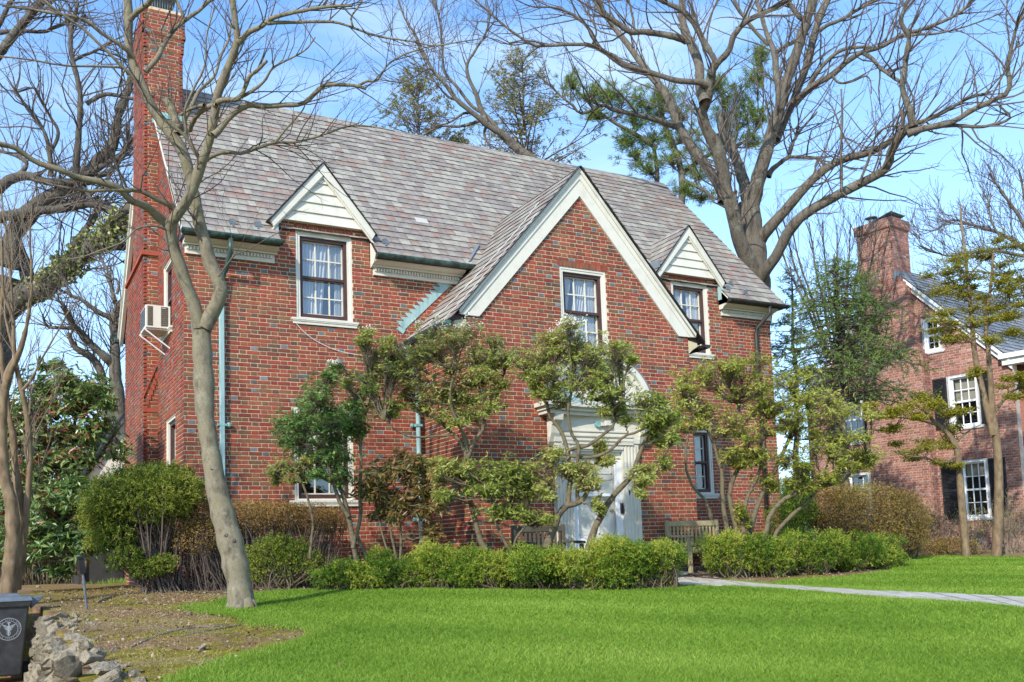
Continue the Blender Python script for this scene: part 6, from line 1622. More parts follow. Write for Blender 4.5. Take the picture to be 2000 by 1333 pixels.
# S6 pieris before the door
shrub('pieris', 'gnarled pieris with two bent trunks and white blossoms in front of the door', 'shrub', (1090, 1075), 13.3,
  [(rr([(1068, 1070), (1078, 1045), (1088, 1010), (1105, 990), (1125, 985), (1140, 975), (1150, 955), (1160, 940)], 9, 3.5), 0, 0),
   (rr([(1150, 1075), (1158, 1040), (1175, 1010), (1190, 985), (1215, 955), (1235, 935), (1248, 900), (1258, 870), (1275, 840), (1300, 815)], 8, 3), .05, .2),
   (rr([(1110, 985), (1112, 960), (1115, 930), (1112, 890), (1105, 860), (1095, 835), (1075, 810), (1070, 780)], 6, 3), 0, .2),
   (rr([(1130, 978), (1128, 955), (1132, 930), (1128, 900), (1135, 870), (1120, 840), (1115, 800), (1120, 760)], 5, 2.5), 0, -.2),
   (rr([(1112, 880), (1150, 868), (1180, 845), (1200, 825), (1195, 800), (1215, 780)], 4, 2), 0, -.1),
   (rr([(1112, 890), (1150, 895), (1190, 880), (1210, 860), (1240, 850), (1270, 830)], 4, 2), 0, 0),
   (rr([(1235, 935), (1260, 930), (1280, 925), (1290, 905)], 3, 1.5), 0, 0),
   (rr([(1070, 800), (1060, 770), (1050, 740)], 3, 2), .1, .1),
   (rr([(1085, 975), (1078, 950), (1062, 935), (1060, 925)], 2.5, 1.5), 0, -.1)],
  [(1075, 665, 32, 14), (1125, 660, 36, 16), (1060, 690, 45, 20), (1110, 695, 45, 22), (1160, 690, 40, 20), (1075, 730, 50, 24), (1130, 735, 48, 26), (1180, 725, 40, 24), (1210, 755, 30, 24), (1030, 710, 26, 20), (1060, 770, 32, 16), (1160, 770, 40, 18), (1200, 800, 20, 14),
   (1100, 915, 42, 16), (1075, 895, 22, 16), (1140, 925, 36, 16), (1065, 945, 20, 14), (1150, 950, 26, 12), (1250, 780, 32, 18), (1290, 790, 34, 22), (1270, 820, 30, 14), (1310, 820, 30, 18), (1290, 850, 20, 16), (1185, 900, 14, 10), (1255, 925, 24, 12), (1295, 900, 14, 20), (1175, 870, 10, 14), (1170, 985, 10, 14), (1250, 945, 14, 12), (1210, 690, 18, 14)], 46, L_PIERIS, WH, seed=25, bloom=44, bare=1000, bias=.18)
# S7 large pieris to the right
shrub('pieris', 'wide yellow-green pieris with many crooked stems right of the bench', 'shrub', (1450, 1080), 14.9,
  [(rr([(1418, 1085), (1420, 1040), (1412, 1000), (1410, 960), (1408, 920), (1398, 880), (1385, 850), (1370, 820)], 6, 2.5), 0, 0),
   (rr([(1440, 1085), (1438, 1040), (1430, 1000), (1425, 960), (1440, 920), (1455, 880), (1450, 840), (1440, 790)], 6.5, 2.5), 0, .2),
   (rr([(1462, 1085), (1465, 1040), (1475, 1000), (1490, 960), (1510, 925), (1530, 880), (1545, 840), (1555, 790)], 7, 2.5), .1, .3),
   (rr([(1480, 1085), (1490, 1050), (1500, 1010), (1525, 980), (1560, 960), (1600, 950), (1640, 940), (1665, 915), (1690, 890)], 6, 2.5), 0, .3),
   (rr([(1500, 1085), (1515, 1040), (1545, 1010), (1575, 985), (1595, 960), (1610, 930), (1625, 890)], 5, 2), .2, .5),
   (rr([(1390, 1015), (1378, 980), (1360, 960), (1345, 930), (1340, 890), (1345, 860)], 3.4, 2), -.3, -.3),
   (rr([(1455, 1060), (1450, 1010), (1458, 970), (1480, 930), (1490, 880), (1495, 820)], 5, 2), -.1, .1)],
  [(1400, 735, 50, 22), (1350, 755, 36, 18), (1450, 730, 42, 20), (1430, 765, 55, 24), (1490, 750, 40, 20), (1540, 745, 40, 22), (1370, 795, 45, 20), (1470, 800, 50, 22), (1530, 790, 50, 24), (1580, 775, 45, 20), (1330, 780, 24, 16), (1420, 835, 40, 20), (1500, 840, 50, 22), (1560, 830, 40, 22), (1610, 815, 40, 20), (1650, 800, 30, 16), (1630, 850, 36, 18), (1590, 880, 40, 18), (1540, 890, 36, 18), (1650, 890, 40, 16), (1480, 885, 36, 16), (1430, 895, 30, 14), (1690, 885, 24, 14), (1610, 925, 36, 14), (1560, 935, 30, 14), (1350, 830, 24, 14), (1430, 720, 20, 16), (1500, 940, 30, 16), (1450, 1010, 14, 16), (1680, 910, 20, 10)], 40, L_PIERISY, (7, .078, .022, (45, 105), .25), seed=26, bare=1800, bias=.12)
# S4 rhododendron by the downspout
shrub('rhododendron', 'bronzed drooping rhododendron beside the turquoise downspout', 'shrub', (770, 1110), 13.55,
  [(rr([(775, 1110), (772, 1070), (765, 1020), (755, 980), (745, 950)], 3, 1.8), 0, 0), (rr([(780, 1110), (782, 1060), (778, 1010), (790, 970), (800, 930)], 3, 1.8), 0, 0), (rr([(770, 1105), (750, 1060), (740, 1010), (735, 970)], 2.5, 1.5), 0, .1)],
  [(735, 925, 30, 18), (765, 915, 32, 18), (795, 925, 28, 18), (815, 905, 18, 14), (750, 955, 36, 20), (790, 960, 34, 20), (730, 960, 24, 18), (755, 990, 26, 16), (820, 950, 20, 24), (840, 985, 14, 20), (845, 1030, 14, 18), (780, 1000, 22, 18)], 15, L_RHODOB, (8, .15, .034, (55, 115), .4), seed=27, r0=.010, bare=120)

# clipped masses: leaves on a lumpy shell with a thin twig interior
def shell_mass(name, label, cat, lumps, n, L, W, mat, base, seed=1, twigs=400, thick=.16, trunkmat=M_SHRUB, under=None, stemn=7, bias=0, group=None, hang=0, tips=.0, spread=.22, stem_r=.012, jag=.05, spray=0):
    """lumps: (centre world, rx, ry, rz)"""
    gen = np.random.default_rng(seed)
    t = thing(name, label, cat, tuple(base), group)
    A = np.array([l[1]*l[2]+l[1]*l[3]+l[2]*l[3] for l in lumps]); pick = gen.choice(len(lumps), n, p=A/A.sum())
    c = np.array([l[0] for l in lumps])[pick]; R = np.array([l[1:4] for l in lumps])[pick]
    v = norm(gen.normal(size=(n, 3))); rad_ = 1-np.abs(gen.normal(size=(n, 1)))*thick
    fr_ = 1+jag*np.sin(v[:, :1]*9+v[:, 1:2]*7+pick[:, None])+jag*np.sin(v[:, 2:3]*13+v[:, :1]*5)
    P = c+v*R*rad_*fr_
    k = P[:, 2] > zg(P[:, 0], P[:, 1])+.03; P, v, R = P[k], v[k], R[k]
    if spray:
        # short sprays: leaves strung along each little shoot
        m_ = spray; sd = norm(v/R*R.mean()+gen.normal(size=v.shape)*.35+np.array([0, 0, .25])); tt = gen.random((len(P), m_))*L*2.6
        B = (P[:, None]+sd[:, None]*tt[:, :, None]).reshape(-1, 3); D = (sd[:, None]*.6+gen.normal(size=(len(P), m_, 3))*.75).reshape(-1, 3)
        V, F = leaf_quads(B, D, L*gen.uniform(.6, 1.2, len(B)), W, gen)
        tn = np.repeat(np.clip(.42+bias+(lowfreq(P, 2.0, seed)-.5)*.7+gen.normal(size=len(P))*spread+.10*v[:, 2], 0, 1), m_)
    else:
        V, F = leaf_quads(P, norm(v/R*R.mean())*.7+gen.normal(size=P.shape)*.6+np.array([0, 0, .1-hang]), L*gen.uniform(.6, 1.2, len(P)), W, gen)
        tn = np.clip(.42+bias+(lowfreq(P, 2.0, seed)-.5)*.7+gen.normal(size=len(P))*spread+.10*v[:, 2], 0, 1)
    mesh_np('foliage', V, F, mat, t, tn, kind='stuff')
    # stems
    b0 = np.array(base); K = 7; m_ = twigs; pick = gen.choice(len(lumps), m_, p=A/A.sum())
    c = np.array([l[0] for l in lumps])[pick]; R = np.array([l[1:4] for l in lumps])[pick]
    v = norm(gen.normal(size=(m_, 3))); e = c+v*R*gen.uniform(.5, .98, (m_, 1))
    if under is None: s = np.repeat(b0[None], m_, 0)+gen.normal(size=(m_, 3))*np.array([.12, .12, 0])
    else:
        s = e*1.0; s[:, 0] = e[:, 0]+(b0[0]-e[:, 0])*under+gen.normal(size=m_)*.15; s[:, 1] = e[:, 1]+(b0[1]-e[:, 1])*under; 
    s[:, 2] = zg(s[:, 0], s[:, 1])
    tt = np.linspace(0, 1, K)[None, :, None]; md = (s+e)/2+gen.normal(size=(m_, 3))*.10-np.array([0, 0, .05])
    tw = (1-tt)**2*s[:, None]+2*tt*(1-tt)*md[:, None]+tt*tt*e[:, None]+gen.normal(size=(m_, K, 3))*.008
    rr_ = np.linspace(1, .25, K)[None]*gen.uniform(.25, 1, (m_, 1))**2*stem_r+.0015
    V, F = tubes(tw, rr_, 4); t2, r2_ = grow(tw, rr_, m_*3, .06, .22, (25, 65), .15, K=4, rmax=.003, rmin=.0013, gen=gen); v2, f2 = tubes(t2, r2_, 3)
    mesh_np('stems', np.concatenate([V, v2]), np.concatenate([F, f2+len(V)]), trunkmat, t, smooth=True, kind='stuff')
    settle(t); return t

def L_(x, y, rx, ry, d, dep=.9):
    return (at(x, y, d), rx*d/FPX, rx*d/FPX*dep, ry*d/FPX)
# S1 rounded yew at the left corner
B = ground(318, 1148)
B = at(318, 1145, 13.3); B[2] = zg(B[0], B[1])
shell_mass('clipped_yew', 'rounded clipped yew with bare lower stems at the left corner', 'shrub',
  [L_(285, 968, 104, 54, 13.3), L_(228, 990, 62, 44, 13.2), L_(335, 960, 52, 48, 13.4), L_(205, 1012, 40, 26, 13.1), L_(230, 1045, 34, 12, 13.0), L_(195, 1058, 24, 8, 13.0), L_(250, 1085, 26, 8, 12.9), L_(285, 1110, 30, 7, 13.0), L_(320, 1100, 20, 8, 13.0), L_(225, 1100, 16, 6, 12.9)],
  13000, .034, .012, L_YEW, B, 31, 260, .24, under=None, spray=8, stem_r=.02, jag=.09, bias=.16, spread=.28, trunkmat=M_TWIG)
# S2 brown azalea hedge along the wall
Bc = lambda x, y, z: np.array([x, y, z])
shell_mass('azalea_hedge', 'thin brown-leaved flat-topped hedge below the lower left window', 'hedge',
  [(Bc(.15, -1.0, .98), .38, .38, .26), (Bc(.7, -.85, 1.02), .5, .40, .22), (Bc(1.2, -.75, 1.02), .5, .38, .22), (Bc(1.7, -.7, .98), .45, .36, .22), (Bc(.0, -1.1, .75), .34, .35, .22), (Bc(2.1, -.65, .95), .3, .3, .18)],
  9500, .028, .015, L_AZA, Bc(.9, -.85, 0), 32, 420, .30, under=.25, spray=3, stem_r=.012, trunkmat=M_TWIG)
shell_mass('low_euonymus', 'small dark green bush in front of the brown hedge', 'shrub',
  [L_(520, 1085, 34, 28, 13.4), L_(560, 1095, 28, 32, 13.4), L_(545, 1065, 26, 16, 13.5), L_(500, 1110, 22, 20, 13.3), L_(585, 1075, 16, 18, 13.5), L_(610, 1100, 20, 18, 13.4)], 2600, .034, .013, L_YEW, at(540, 1130, 13.4)*np.array([1, 1, 0])+np.array([0, 0, -.04]), 33, 160, .42, spray=6, jag=.2, bias=.1)
# front low yews, each bush its own thing
row = [(655, 1120, 40, 24, 13.1, 'small feathery yew at the left end of the front row'), (705, 1112, 50, 32, 13.05, 'low spreading yew second from the left in the front row'),
       (790, 1108, 52, 36, 13.0, 'bushy low yew below the rhododendron'), (880, 1100, 54, 42, 12.9, 'rounded low yew in front of the bay corner'), (965, 1100, 58, 44, 12.8, 'dense low yew left of the dark bench'),
       (1055, 1098, 62, 46, 12.7, 'golden-tipped low yew in front of the dark bench'), (1150, 1092, 66, 52, 12.5, 'largest low yew in front of the door'), (1235, 1095, 60, 46, 12.5, 'low yew at the foot of the door surround'), (1295, 1092, 38, 38, 12.6, 'low yew at the right end beside the teak bench')]
for i, (x, y, rx, ry, d, lab) in enumerate(row):
    B = at(x, y+ry, d); B[2] = zg(B[0], B[1])
    g = random.Random(i+50)
    lm = [L_(x, y+ry*.32, rx*.85, ry*.60, d)]+[L_(x+g.uniform(-1.05, 1.05)*rx, y+g.uniform(-.55, .65)*ry, rx*g.uniform(.2, .5), ry*g.uniform(.25, .5), d+g.uniform(-.3, .2)) for _ in range(13)]
    shell_mass('low_yew', lab, 'shrub', lm, int(rx*ry*1.1), .034, .011, L_HEDGE, B, 40+i, 110, .34, group='low yews along the front of the house', spray=10, stem_r=.014, jag=.14, bias=.14, spread=.30)
row = [(1425, 1078, 52, 40, 14.6, 'leafy low yew just right of the teak bench'), (1500, 1080, 56, 42, 14.9, 'low yew second in the row right of the bench'), (1580, 1075, 58, 40, 15.3, 'low yew in the middle of the right row'), (1655, 1075, 56, 40, 15.8, 'low yew next to the end of the right row'), (1720, 1080, 40, 38, 16.3, 'low yew at the right end above the far lawn')]
for i, (x, y, rx, ry, d, lab) in enumerate(row):
    B = at(x, y+ry, d); B[2] = zg(B[0], B[1])
    g = random.Random(i+80)
    lm = [L_(x, y+ry*.32, rx*.85, ry*.60, d)]+[L_(x+g.uniform(-1.05, 1.05)*rx, y+g.uniform(-.6, .6)*ry, rx*g.uniform(.2, .5), ry*g.uniform(.25, .5), d+g.uniform(-.3, .2)) for _ in range(13)]
    shell_mass('low_yew', lab, 'shrub', lm, int(rx*ry*1.2), .034, .012, L_HEDGE, B, 60+i, 90, .30, group='low yews right of the bench', spray=9, stem_r=.014, jag=.12, bias=.16, spread=.30)
# brown rounded hedge right
B = at(1700, 1090, 19.0); B[2] = zg(B[0], B[1])
shell_mass('rounded_azalea', 'large rounded olive-brown azalea between the two houses', 'shrub',
  [L_(1700, 1010, 95, 62, 18.8), L_(1640, 1000, 60, 56, 18.6), L_(1760, 1015, 55, 52, 19.0), L_(1600, 985, 40, 36, 18.6), L_(1740, 1050, 70, 30, 18.9)], 12500, .040, .020, L_AZAG, B, 70, 420, .22, under=.35, spray=3, jag=.05, stem_r=.02, trunkmat=M_TWIG)
B = at(1565, 1080, 18.5); B[2] = zg(B[0], B[1])
shell_mass('green_bush', 'small bright green bush behind the yellow pieris stems', 'shrub', [L_(1555, 955, 30, 22, 18.2), L_(1560, 990, 36, 34, 18.3), L_(1535, 1020, 40, 40, 18.2)], 3200, .035, .02, L_HEDGE, B, 71, 60, .25, spray=3)

# twiggy shrubs in front of the neighbour
for i, (x, y, h, lab) in enumerate(((1795, 1088, 90, 'bare twiggy shrub nearest the brown azalea'), (1845, 1088, 100, 'bare vase-shaped shrub below the shuttered window'), (1905, 1090, 85, 'bare twiggy shrub around the electric meter'), (1975, 1088, 120, 'dense bare shrub at the right edge by the wall'))):
    D = 21.5; gen = np.random.default_rng(90+i); Bp = at(x, y, D); Bp[2] = zg(Bp[0], Bp[1])-.02
    t = thing('twiggy_shrub', lab, 'shrub', tuple(Bp), 'bare shrubs before the neighbouring house')
    n = 46; K = 7; hh = h*D/FPX; s = np.repeat(Bp[None], n, 0)+gen.normal(size=(n, 3))*np.array([.12, .12, 0]); dirn = norm(np.stack([gen.normal(size=n)*.42, gen.normal(size=n)*.42, np.ones(n)], 1))
    tt = np.linspace(0, 1, K)[None, :, None]; P = s[:, None]+dirn[:, None]*tt*(hh*gen.uniform(.5, 1.1, n))[:, None, None]+np.cumsum(gen.normal(size=(n, K, 3))*.012, 1)
    R = np.linspace(.009, .003, K)[None].repeat(n, 0); V, F = tubes(P, R, 4); a, b_ = grow(P, R, 260, .12, .5, (20, 55), .25, K=4, rmax=.004, rmin=.0026, gen=gen); v2, f2 = tubes(a, b_, 3)
    mesh_np('stems', np.concatenate([V, v2]), np.concatenate([F, f2+len(V)]), M_TWIGL if i % 2 else M_TWIG, t, kind='stuff')
    V, F = leaf_quads(a[:, -1], gen.normal(size=(len(a), 3)), .03, .016, gen); c_ = np.repeat(a[:, -1], 3, 0)+gen.normal(size=(len(a)*3, 3))*.06; V, F = leaf_quads(c_, gen.normal(size=c_.shape), .04, .02, gen)
    mesh_np('foliage', V, F, L_AZAG, t, leaf_tint(V, .3, .25, i, gen), kind='stuff'); settle(t)
B = at(1850, 1090, 21.0); B[2] = zg(B[0], B[1])
shell_mass('ground_azalea', 'low russet-leaved azalea strip along the far lawn edge', 'shrub', [L_(1800, 1075, 50, 16, 21), L_(1865, 1073, 50, 18, 21.2), L_(1840, 1065, 30, 14, 21)], 1500, .04, .02, L_AZAG, B, 74, 60, .35, under=.8, spray=3, bias=.15)

# left rhododendrons and shade evergreens
RW = (8, .16, .045, (50, 105), .35)
shrub('rhododendron', 'tall rhododendron with reddish buds at left between oak and house', 'shrub', (80, 1115), 15.5,
  [(rr([(85, 1115), (88, 1040), (84, 960), (80, 880), (95, 800), (110, 740)], 5.5, 2.5), 0, 0), (rr([(100, 1115), (110, 1040), (125, 960), (140, 880), (150, 800)], 5, 2.5), 0, .3), (rr([(70, 1115), (60, 1030), (50, 950), (30, 880)], 4.5, 2.5), 0, .3)],
  [(60, 800, 50, 30), (110, 780, 45, 28), (155, 790, 40, 26), (80, 750, 40, 20), (140, 750, 36, 20), (185, 760, 30, 22), (60, 850, 50, 30), (120, 840, 50, 30), (175, 840, 40, 30), (30, 820, 36, 30), (60, 910, 50, 30), (120, 900, 50, 30), (30, 960, 40, 34), (95, 960, 50, 30), (155, 900, 40, 30), (60, 1010, 46, 30), (15, 900, 36, 36)], 34, L_RHODO, RW, seed=81, bare=500, r0=.016, bias=.15)
shrub('rhododendron', 'glossy dark rhododendron low behind the left stems', 'shrub', (150, 1115), 15.0,
  [(rr([(150, 1115), (150, 1060), (145, 1000), (150, 950)], 5, 2.5), 0, 0), (rr([(165, 1115), (185, 1060), (190, 1010)], 4, 2), 0, 0)],
  [(110, 990, 46, 26), (150, 960, 46, 26), (190, 975, 36, 24), (130, 1030, 46, 26), (180, 1020, 40, 26), (85, 1050, 40, 24), (150, 1065, 44, 22), (195, 1055, 30, 22), (105, 1080, 40, 16), (215, 1000, 20, 24), (20, 1040, 40, 26), (50, 1070, 30, 16)], 36, L_RHODO, RW, seed=82, bare=200, r0=.014, bias=.05)
# deep evergreen screen behind them
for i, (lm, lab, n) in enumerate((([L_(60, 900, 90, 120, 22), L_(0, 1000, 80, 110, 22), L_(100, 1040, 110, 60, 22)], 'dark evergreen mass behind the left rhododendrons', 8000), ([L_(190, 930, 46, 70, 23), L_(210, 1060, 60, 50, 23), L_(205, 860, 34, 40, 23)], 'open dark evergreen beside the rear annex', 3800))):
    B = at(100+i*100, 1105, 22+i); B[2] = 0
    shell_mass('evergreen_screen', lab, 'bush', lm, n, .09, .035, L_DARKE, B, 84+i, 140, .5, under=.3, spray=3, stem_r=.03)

# ================================================================== CONIFERS AND SMALL LEAFING TREES
def conifer(name, label, bx, by, ty, D, halfw, n_br, leafmat, L=.10, W=.012, per=34, seed=1, up=.05, droop=.25, sparse=1.0, top_frac=0, rt=.12, lean=0, tw=6, gapf=.0, cat='tree', basez=None):
    gen = np.random.default_rng(seed)
    P0 = at(bx, by, D); P1 = at(bx+lean, ty, D)
    Bz = 0.0; P0b = np.array([P0[0], P0[1], Bz if basez is None else basez])
    t = thing(name, label, cat, tuple(P0b))
    K = 16; s = np.linspace(0, 1, K)[:, None]; tr = P0b*(1-s)+P1*s+gen.normal(size=(K, 3))*.03
    V, F = tubes(tr[None], np.linspace(rt, .015, K)[None], 9); mesh_np('trunk', V, F, M_BARKD, t, smooth=True)
    zt, zb = P1[2], P0[2]
    q = gen.random(n_br)**.8; z = zb+(zt-zb)*q*.985
    hw = halfw*D/FPX*((1-q)**(.55 if name == 'hemlock' else .75)*.95+.05)*gen.uniform(.55, 1.1, n_br)
    az = gen.random(n_br)*2*math.pi
    ti = (z-Bz)/(zt-Bz); st_ = P0b+(P1-P0b)*ti[:, None]
    d = np.stack([np.cos(az), np.sin(az), np.full(n_br, up)], 1); KB = 7; u = np.linspace(0, 1, KB)[None, :, None]
    BP = st_[:, None]+d[:, None]*u*hw[:, None, None]; BP[:, :, 2] += (-droop*hw[:, None]*u[..., 0]**2+droop*.25*hw[:, None]*u[..., 0])
    BP += np.cumsum(gen.normal(size=BP.shape)*.01, 1)
    BR_ = np.linspace(1, .2, KB)[None]*(.006+.012*hw[:, None])
    T2, R2 = grow(BP, BR_, n_br*tw, .2*halfw*D/FPX*.6, .45*halfw*D/FPX*.6, (35, 65), -.02, K=4, rmax=.008, rmin=.003, t0=.25, gen=gen)
    V, F = tubes(BP, BR_, 4); v2, f2 = tubes(T2, R2, 3); mesh_np('branches', np.concatenate([V, v2]), np.concatenate([F, f2+len(V)]), M_TWIG, t, kind='stuff')
    m_ = int(len(T2)*sparse); sel = gen.permutation(len(T2))[:m_]; TT = T2[sel]; k = gen.random((m_, per))*3; a = np.minimum(k.astype(int), 2); w = (k-a)[..., None]
    idx = np.arange(m_)[:, None]; B = (TT[idx, a]*(1-w)+TT[idx, a+1]*w).reshape(-1, 3)
    dr_ = np.repeat(norm(TT[:, -1]-TT[:, 0]), per, 0)
    V, F = leaf_quads(B, dr_*.7+gen.normal(size=B.shape)*np.array([.6, .6, .3])-np.array([0, 0, .1]), L*gen.uniform(.6, 1.2, len(B)), W, gen)
    mesh_np('foliage', V, F, leafmat, t, leaf_tint(V, .22, 0, seed, gen), kind='stuff'); settle(t); return t
conifer('fir_tree', 'sparse conical conifer above the left part of the ridge', 815, 330, 128, 34, 112, 120, L_FIR, .13, .030, 13, 91, up=.55, droop=.05, sparse=.75, tw=6)
conifer('fir_tree', 'taller sparse conifer above the middle of the ridge', 1020, 380, 96, 34, 165, 165, L_FIR, .13, .030, 13, 92, up=.45, droop=.05, sparse=.7, tw=6)
conifer('fir_tree', 'tiny conifer top just showing behind the ridge', 895, 330, 262, 36, 40, 36, L_FIR, .13, .03, 12, 93, up=.5, droop=.05)

def pine(name, label, base, D, trunks, tufts, seed, n_t=90, L=.20, W=.011):
    gen = np.random.default_rng(seed); t = thing(name, label, 'tree', tuple(base))
    SP, SR = limbset([(q, D, D+o) for q, o in trunks], 16)
    for i in range(len(SP)): V, F = tubes(SP[i:i+1], SR[i:i+1], 10); mesh_np('trunk' if i == 0 else 'limb', V, F, M_BARKD, t, smooth=True)
    cw = clw(tufts, D); BP, BR_, TP, TR, tips, dirs = skel(base, cw, n_t, gen, .03, stems=SP)
    V, F = tubes(BP, BR_, 5); v2, f2 = tubes(TP, np.maximum(TR, .004), 3); mesh_np('branches', np.concatenate([V, v2]), np.concatenate([F, f2+len(V)]), M_TWIG, t, kind='stuff')
    V, F = whorls(tips, dirs+np.array([0, 0, .3]), 22, L, W, (15, 85), .0, gen); mesh_np('foliage', V, F, L_PINE, t, leaf_tint(V, .22, .0, seed, gen), kind='stuff'); settle(t)
D = 32.0; B = at(1320, 420, D); B[2] = 0
pine('pine_tree', 'broad green pine behind the right half of the roof and bare tree', B, D,
  [(rr([(1325, 560), (1330, 430), (1330, 330), (1300, 250), (1285, 190), (1280, 150)], 9, 3), 0), (rr([(1283, 420), (1283, 330), (1275, 280)], 6, 3), 1), (rr([(1283, 290), (1240, 262), (1200, 240), (1160, 210), (1110, 160)], 5, 2), 0), (rr([(1330, 340), (1390, 300), (1450, 280), (1490, 240)], 5, 2), 1), (rr([(1330, 350), (1370, 370), (1400, 390)], 4, 2), -1)],
  [(1120, 165, 30, 22), (1150, 190, 34, 20), (1185, 185, 34, 26), (1165, 225, 30, 14), (1215, 190, 36, 26), (1260, 200, 34, 30), (1290, 225, 36, 28), (1240, 235, 30, 20), (1300, 190, 30, 24), (1330, 220, 34, 30), (1275, 265, 44, 22), (1330, 270, 36, 24), (1240, 300, 30, 24), (1270, 330, 36, 22), (1310, 310, 36, 30), (1360, 300, 30, 30), (1410, 205, 34, 26), (1450, 190, 36, 24), (1480, 150, 22, 26), (1440, 235, 40, 20), (1480, 230, 30, 20), (1470, 275, 34, 20), (1420, 270, 30, 24), (1370, 385, 30, 12), (1340, 370, 24, 14), (1225, 275, 24, 14), (1485, 110, 14, 20), (1400, 165, 24, 18), (1365, 340, 24, 20)], 101, n_t=52, W=.017, L=.22)

# hemlock and bare tree between the houses
D = 21.0
conifer('hemlock', 'drooping green hemlock between the two brick houses', 1640, 800, 500, D, 185, 220, L_HEM, .080, .017, 16, 103, up=.15, droop=.35, rt=.12, tw=8, lean=-10)
conifer('hemlock', 'paler loose hemlock just past the right end of the house', 1545, 790, 520, 27, 70, 100, L_HEM, .09, .017, 13, 104, up=.3, droop=.2, sparse=.6, tw=7)
D = 25.0
bs = [(rr([(1640+dx*.2, 700), (1640+dx*.5, 600), (1640+dx*.8, 520), (1640+dx, 440-abs(dx)*.1)], 3.2, 1.0), D, D+o) for dx, o in ((-130, .5), (-95, -1), (-60, 1), (-35, 0), (-5, -.8), (20, .6), (45, -.4), (75, .5), (100, 0), (-110, 1.2))]
bare_tree('bare_tree', 'fine upright bare tree rising behind the hemlock', ([(1640, 1080, 9), (1640, 900, 8.5), (1640, 760, 8), (1640, 690, 6)], D, D), bs, M_BARKO, M_TWIG, [(170, .6, 1.7, (15, 40), .5, .009, .0045), (500, .3, .9, (20, 50), .3, .005, .0038)], seed=13)
D = 33.0
bs = [(rr([(2080, 640), (2040, 540), (2000, 440), (1960, 380), (1930, 340)], 6, 1.5), D, D), (rr([(2060, 580), (2010, 500), (1960, 460), (1900, 440), (1860, 430), (1830, 450)], 5, 1.4), D, D+1), (rr([(2040, 540), (2010, 450), (2000, 380), (1990, 330)], 4, 1.5), D, D), (rr([(1960, 470), (1940, 440), (1932, 410), (1930, 380)], 2.5, 1.2), D, D), (rr([(2000, 500), (1940, 490), (1890, 495), (1850, 500), (1800, 480)], 3.5, 1.2), D, D-1), (rr([(2030, 560), (1960, 540), (1900, 530), (1850, 545)], 3, 1.2), D, D)]
bare_tree('bare_tree', 'distant bare crown at the right edge behind the neighbouring roof', ([(2120, 1050, 12), (2110, 800, 11), (2080, 640, 8)], D, D), bs, M_BARKO, M_TWIG, [(150, .9, 2.6, (20, 55), .3, .014, .008), (500, .5, 1.4, (20, 55), .2, .009, .0065), (500, .3, .8, (20, 55), .2, .007, .006)], seed=14)

def layered_tree(name, label, base_px, D, trunks, sprays, seed, n=30, group=None):
    gen = np.random.default_rng(seed); sprays = [q for a in sprays for q in (a, (a[0]+gen.normal()*a[2]*.8, a[1]+gen.normal()*9, a[2]*.7, a[3]*.7, gen.uniform(-.6, .6)), (a[0]+gen.normal()*a[2]*.9, a[1]+gen.normal()*12, a[2]*.6, a[3]*.6, gen.uniform(-.6, .6)))]; B = at(*base_px, D); B[2] = zg(B[0], B[1]); t = thing(name, label, 'tree', tuple(B), group)
    SP, SR = limbset([(q, D+a, D+b) for q, a, b in trunks], 16)
    for i in range(len(SP)): V, F = tubes(SP[i:i+1], SR[i:i+1], 10); mesh_np('trunk' if SR[i, 0] > .05 else 'limb', V, F, M_STEM if SR[i, 0] > .05 else M_SHRUB, t, smooth=True)
    cw = clw(sprays, D); BP, BR_, TP, TR, tips, dirs = skel(B, cw, n, gen, .010, stems=SP, wig=.05)
    V, F = tubes(BP, BR_, 5); v2, f2 = tubes(TP, np.maximum(TR*.7, .0026), 3); mesh_np('branches', np.concatenate([V, v2]), np.concatenate([F, f2+len(V)]), M_SHRUB, t, kind='stuff')
    pr = 11; k = gen.random((len(TP), pr))*2.4+1.6; a = np.minimum(k.astype(int), 3); w = (k-a)[..., None]; idx = np.arange(len(TP))[:, None]
    Bq = (TP[idx, a]*(1-w)+TP[idx, a+1]*w).reshape(-1, 3)+gen.normal(size=(len(TP)*pr, 3))*np.array([.035, .035, .014])
    V, F = leaf_quads(Bq, gen.normal(size=Bq.shape)*np.array([1, 1, .45])-np.array([0, 0, .25]), .05*gen.uniform(.6, 1.2, len(Bq)), .028, gen)
    mesh_np('foliage', V, F, L_NEW, t, leaf_tint(V, .2, 0, seed, gen), kind='stuff'); settle(t)
g = random.Random(3)
sp1 = [(1870, 505, 40, 9), (1905, 490, 46, 10), (1950, 480, 46, 10), (1985, 505, 34, 10), (1850, 530, 36, 8), (1900, 540, 50, 10), (1950, 535, 46, 12), (1990, 545, 30, 10), (1870, 575, 50, 10), (1920, 585, 50, 10), (1970, 575, 40, 10), (1845, 610, 34, 8), (1900, 625, 46, 10), (1960, 620, 44, 10), (1880, 655, 36, 8), (1935, 660, 44, 10), (1860, 560, 30, 7), (1990, 590, 30, 10), (1840, 660, 26, 7), (1985, 650, 24, 8), (1905, 600, 36, 8), (1955, 560, 40, 8)]
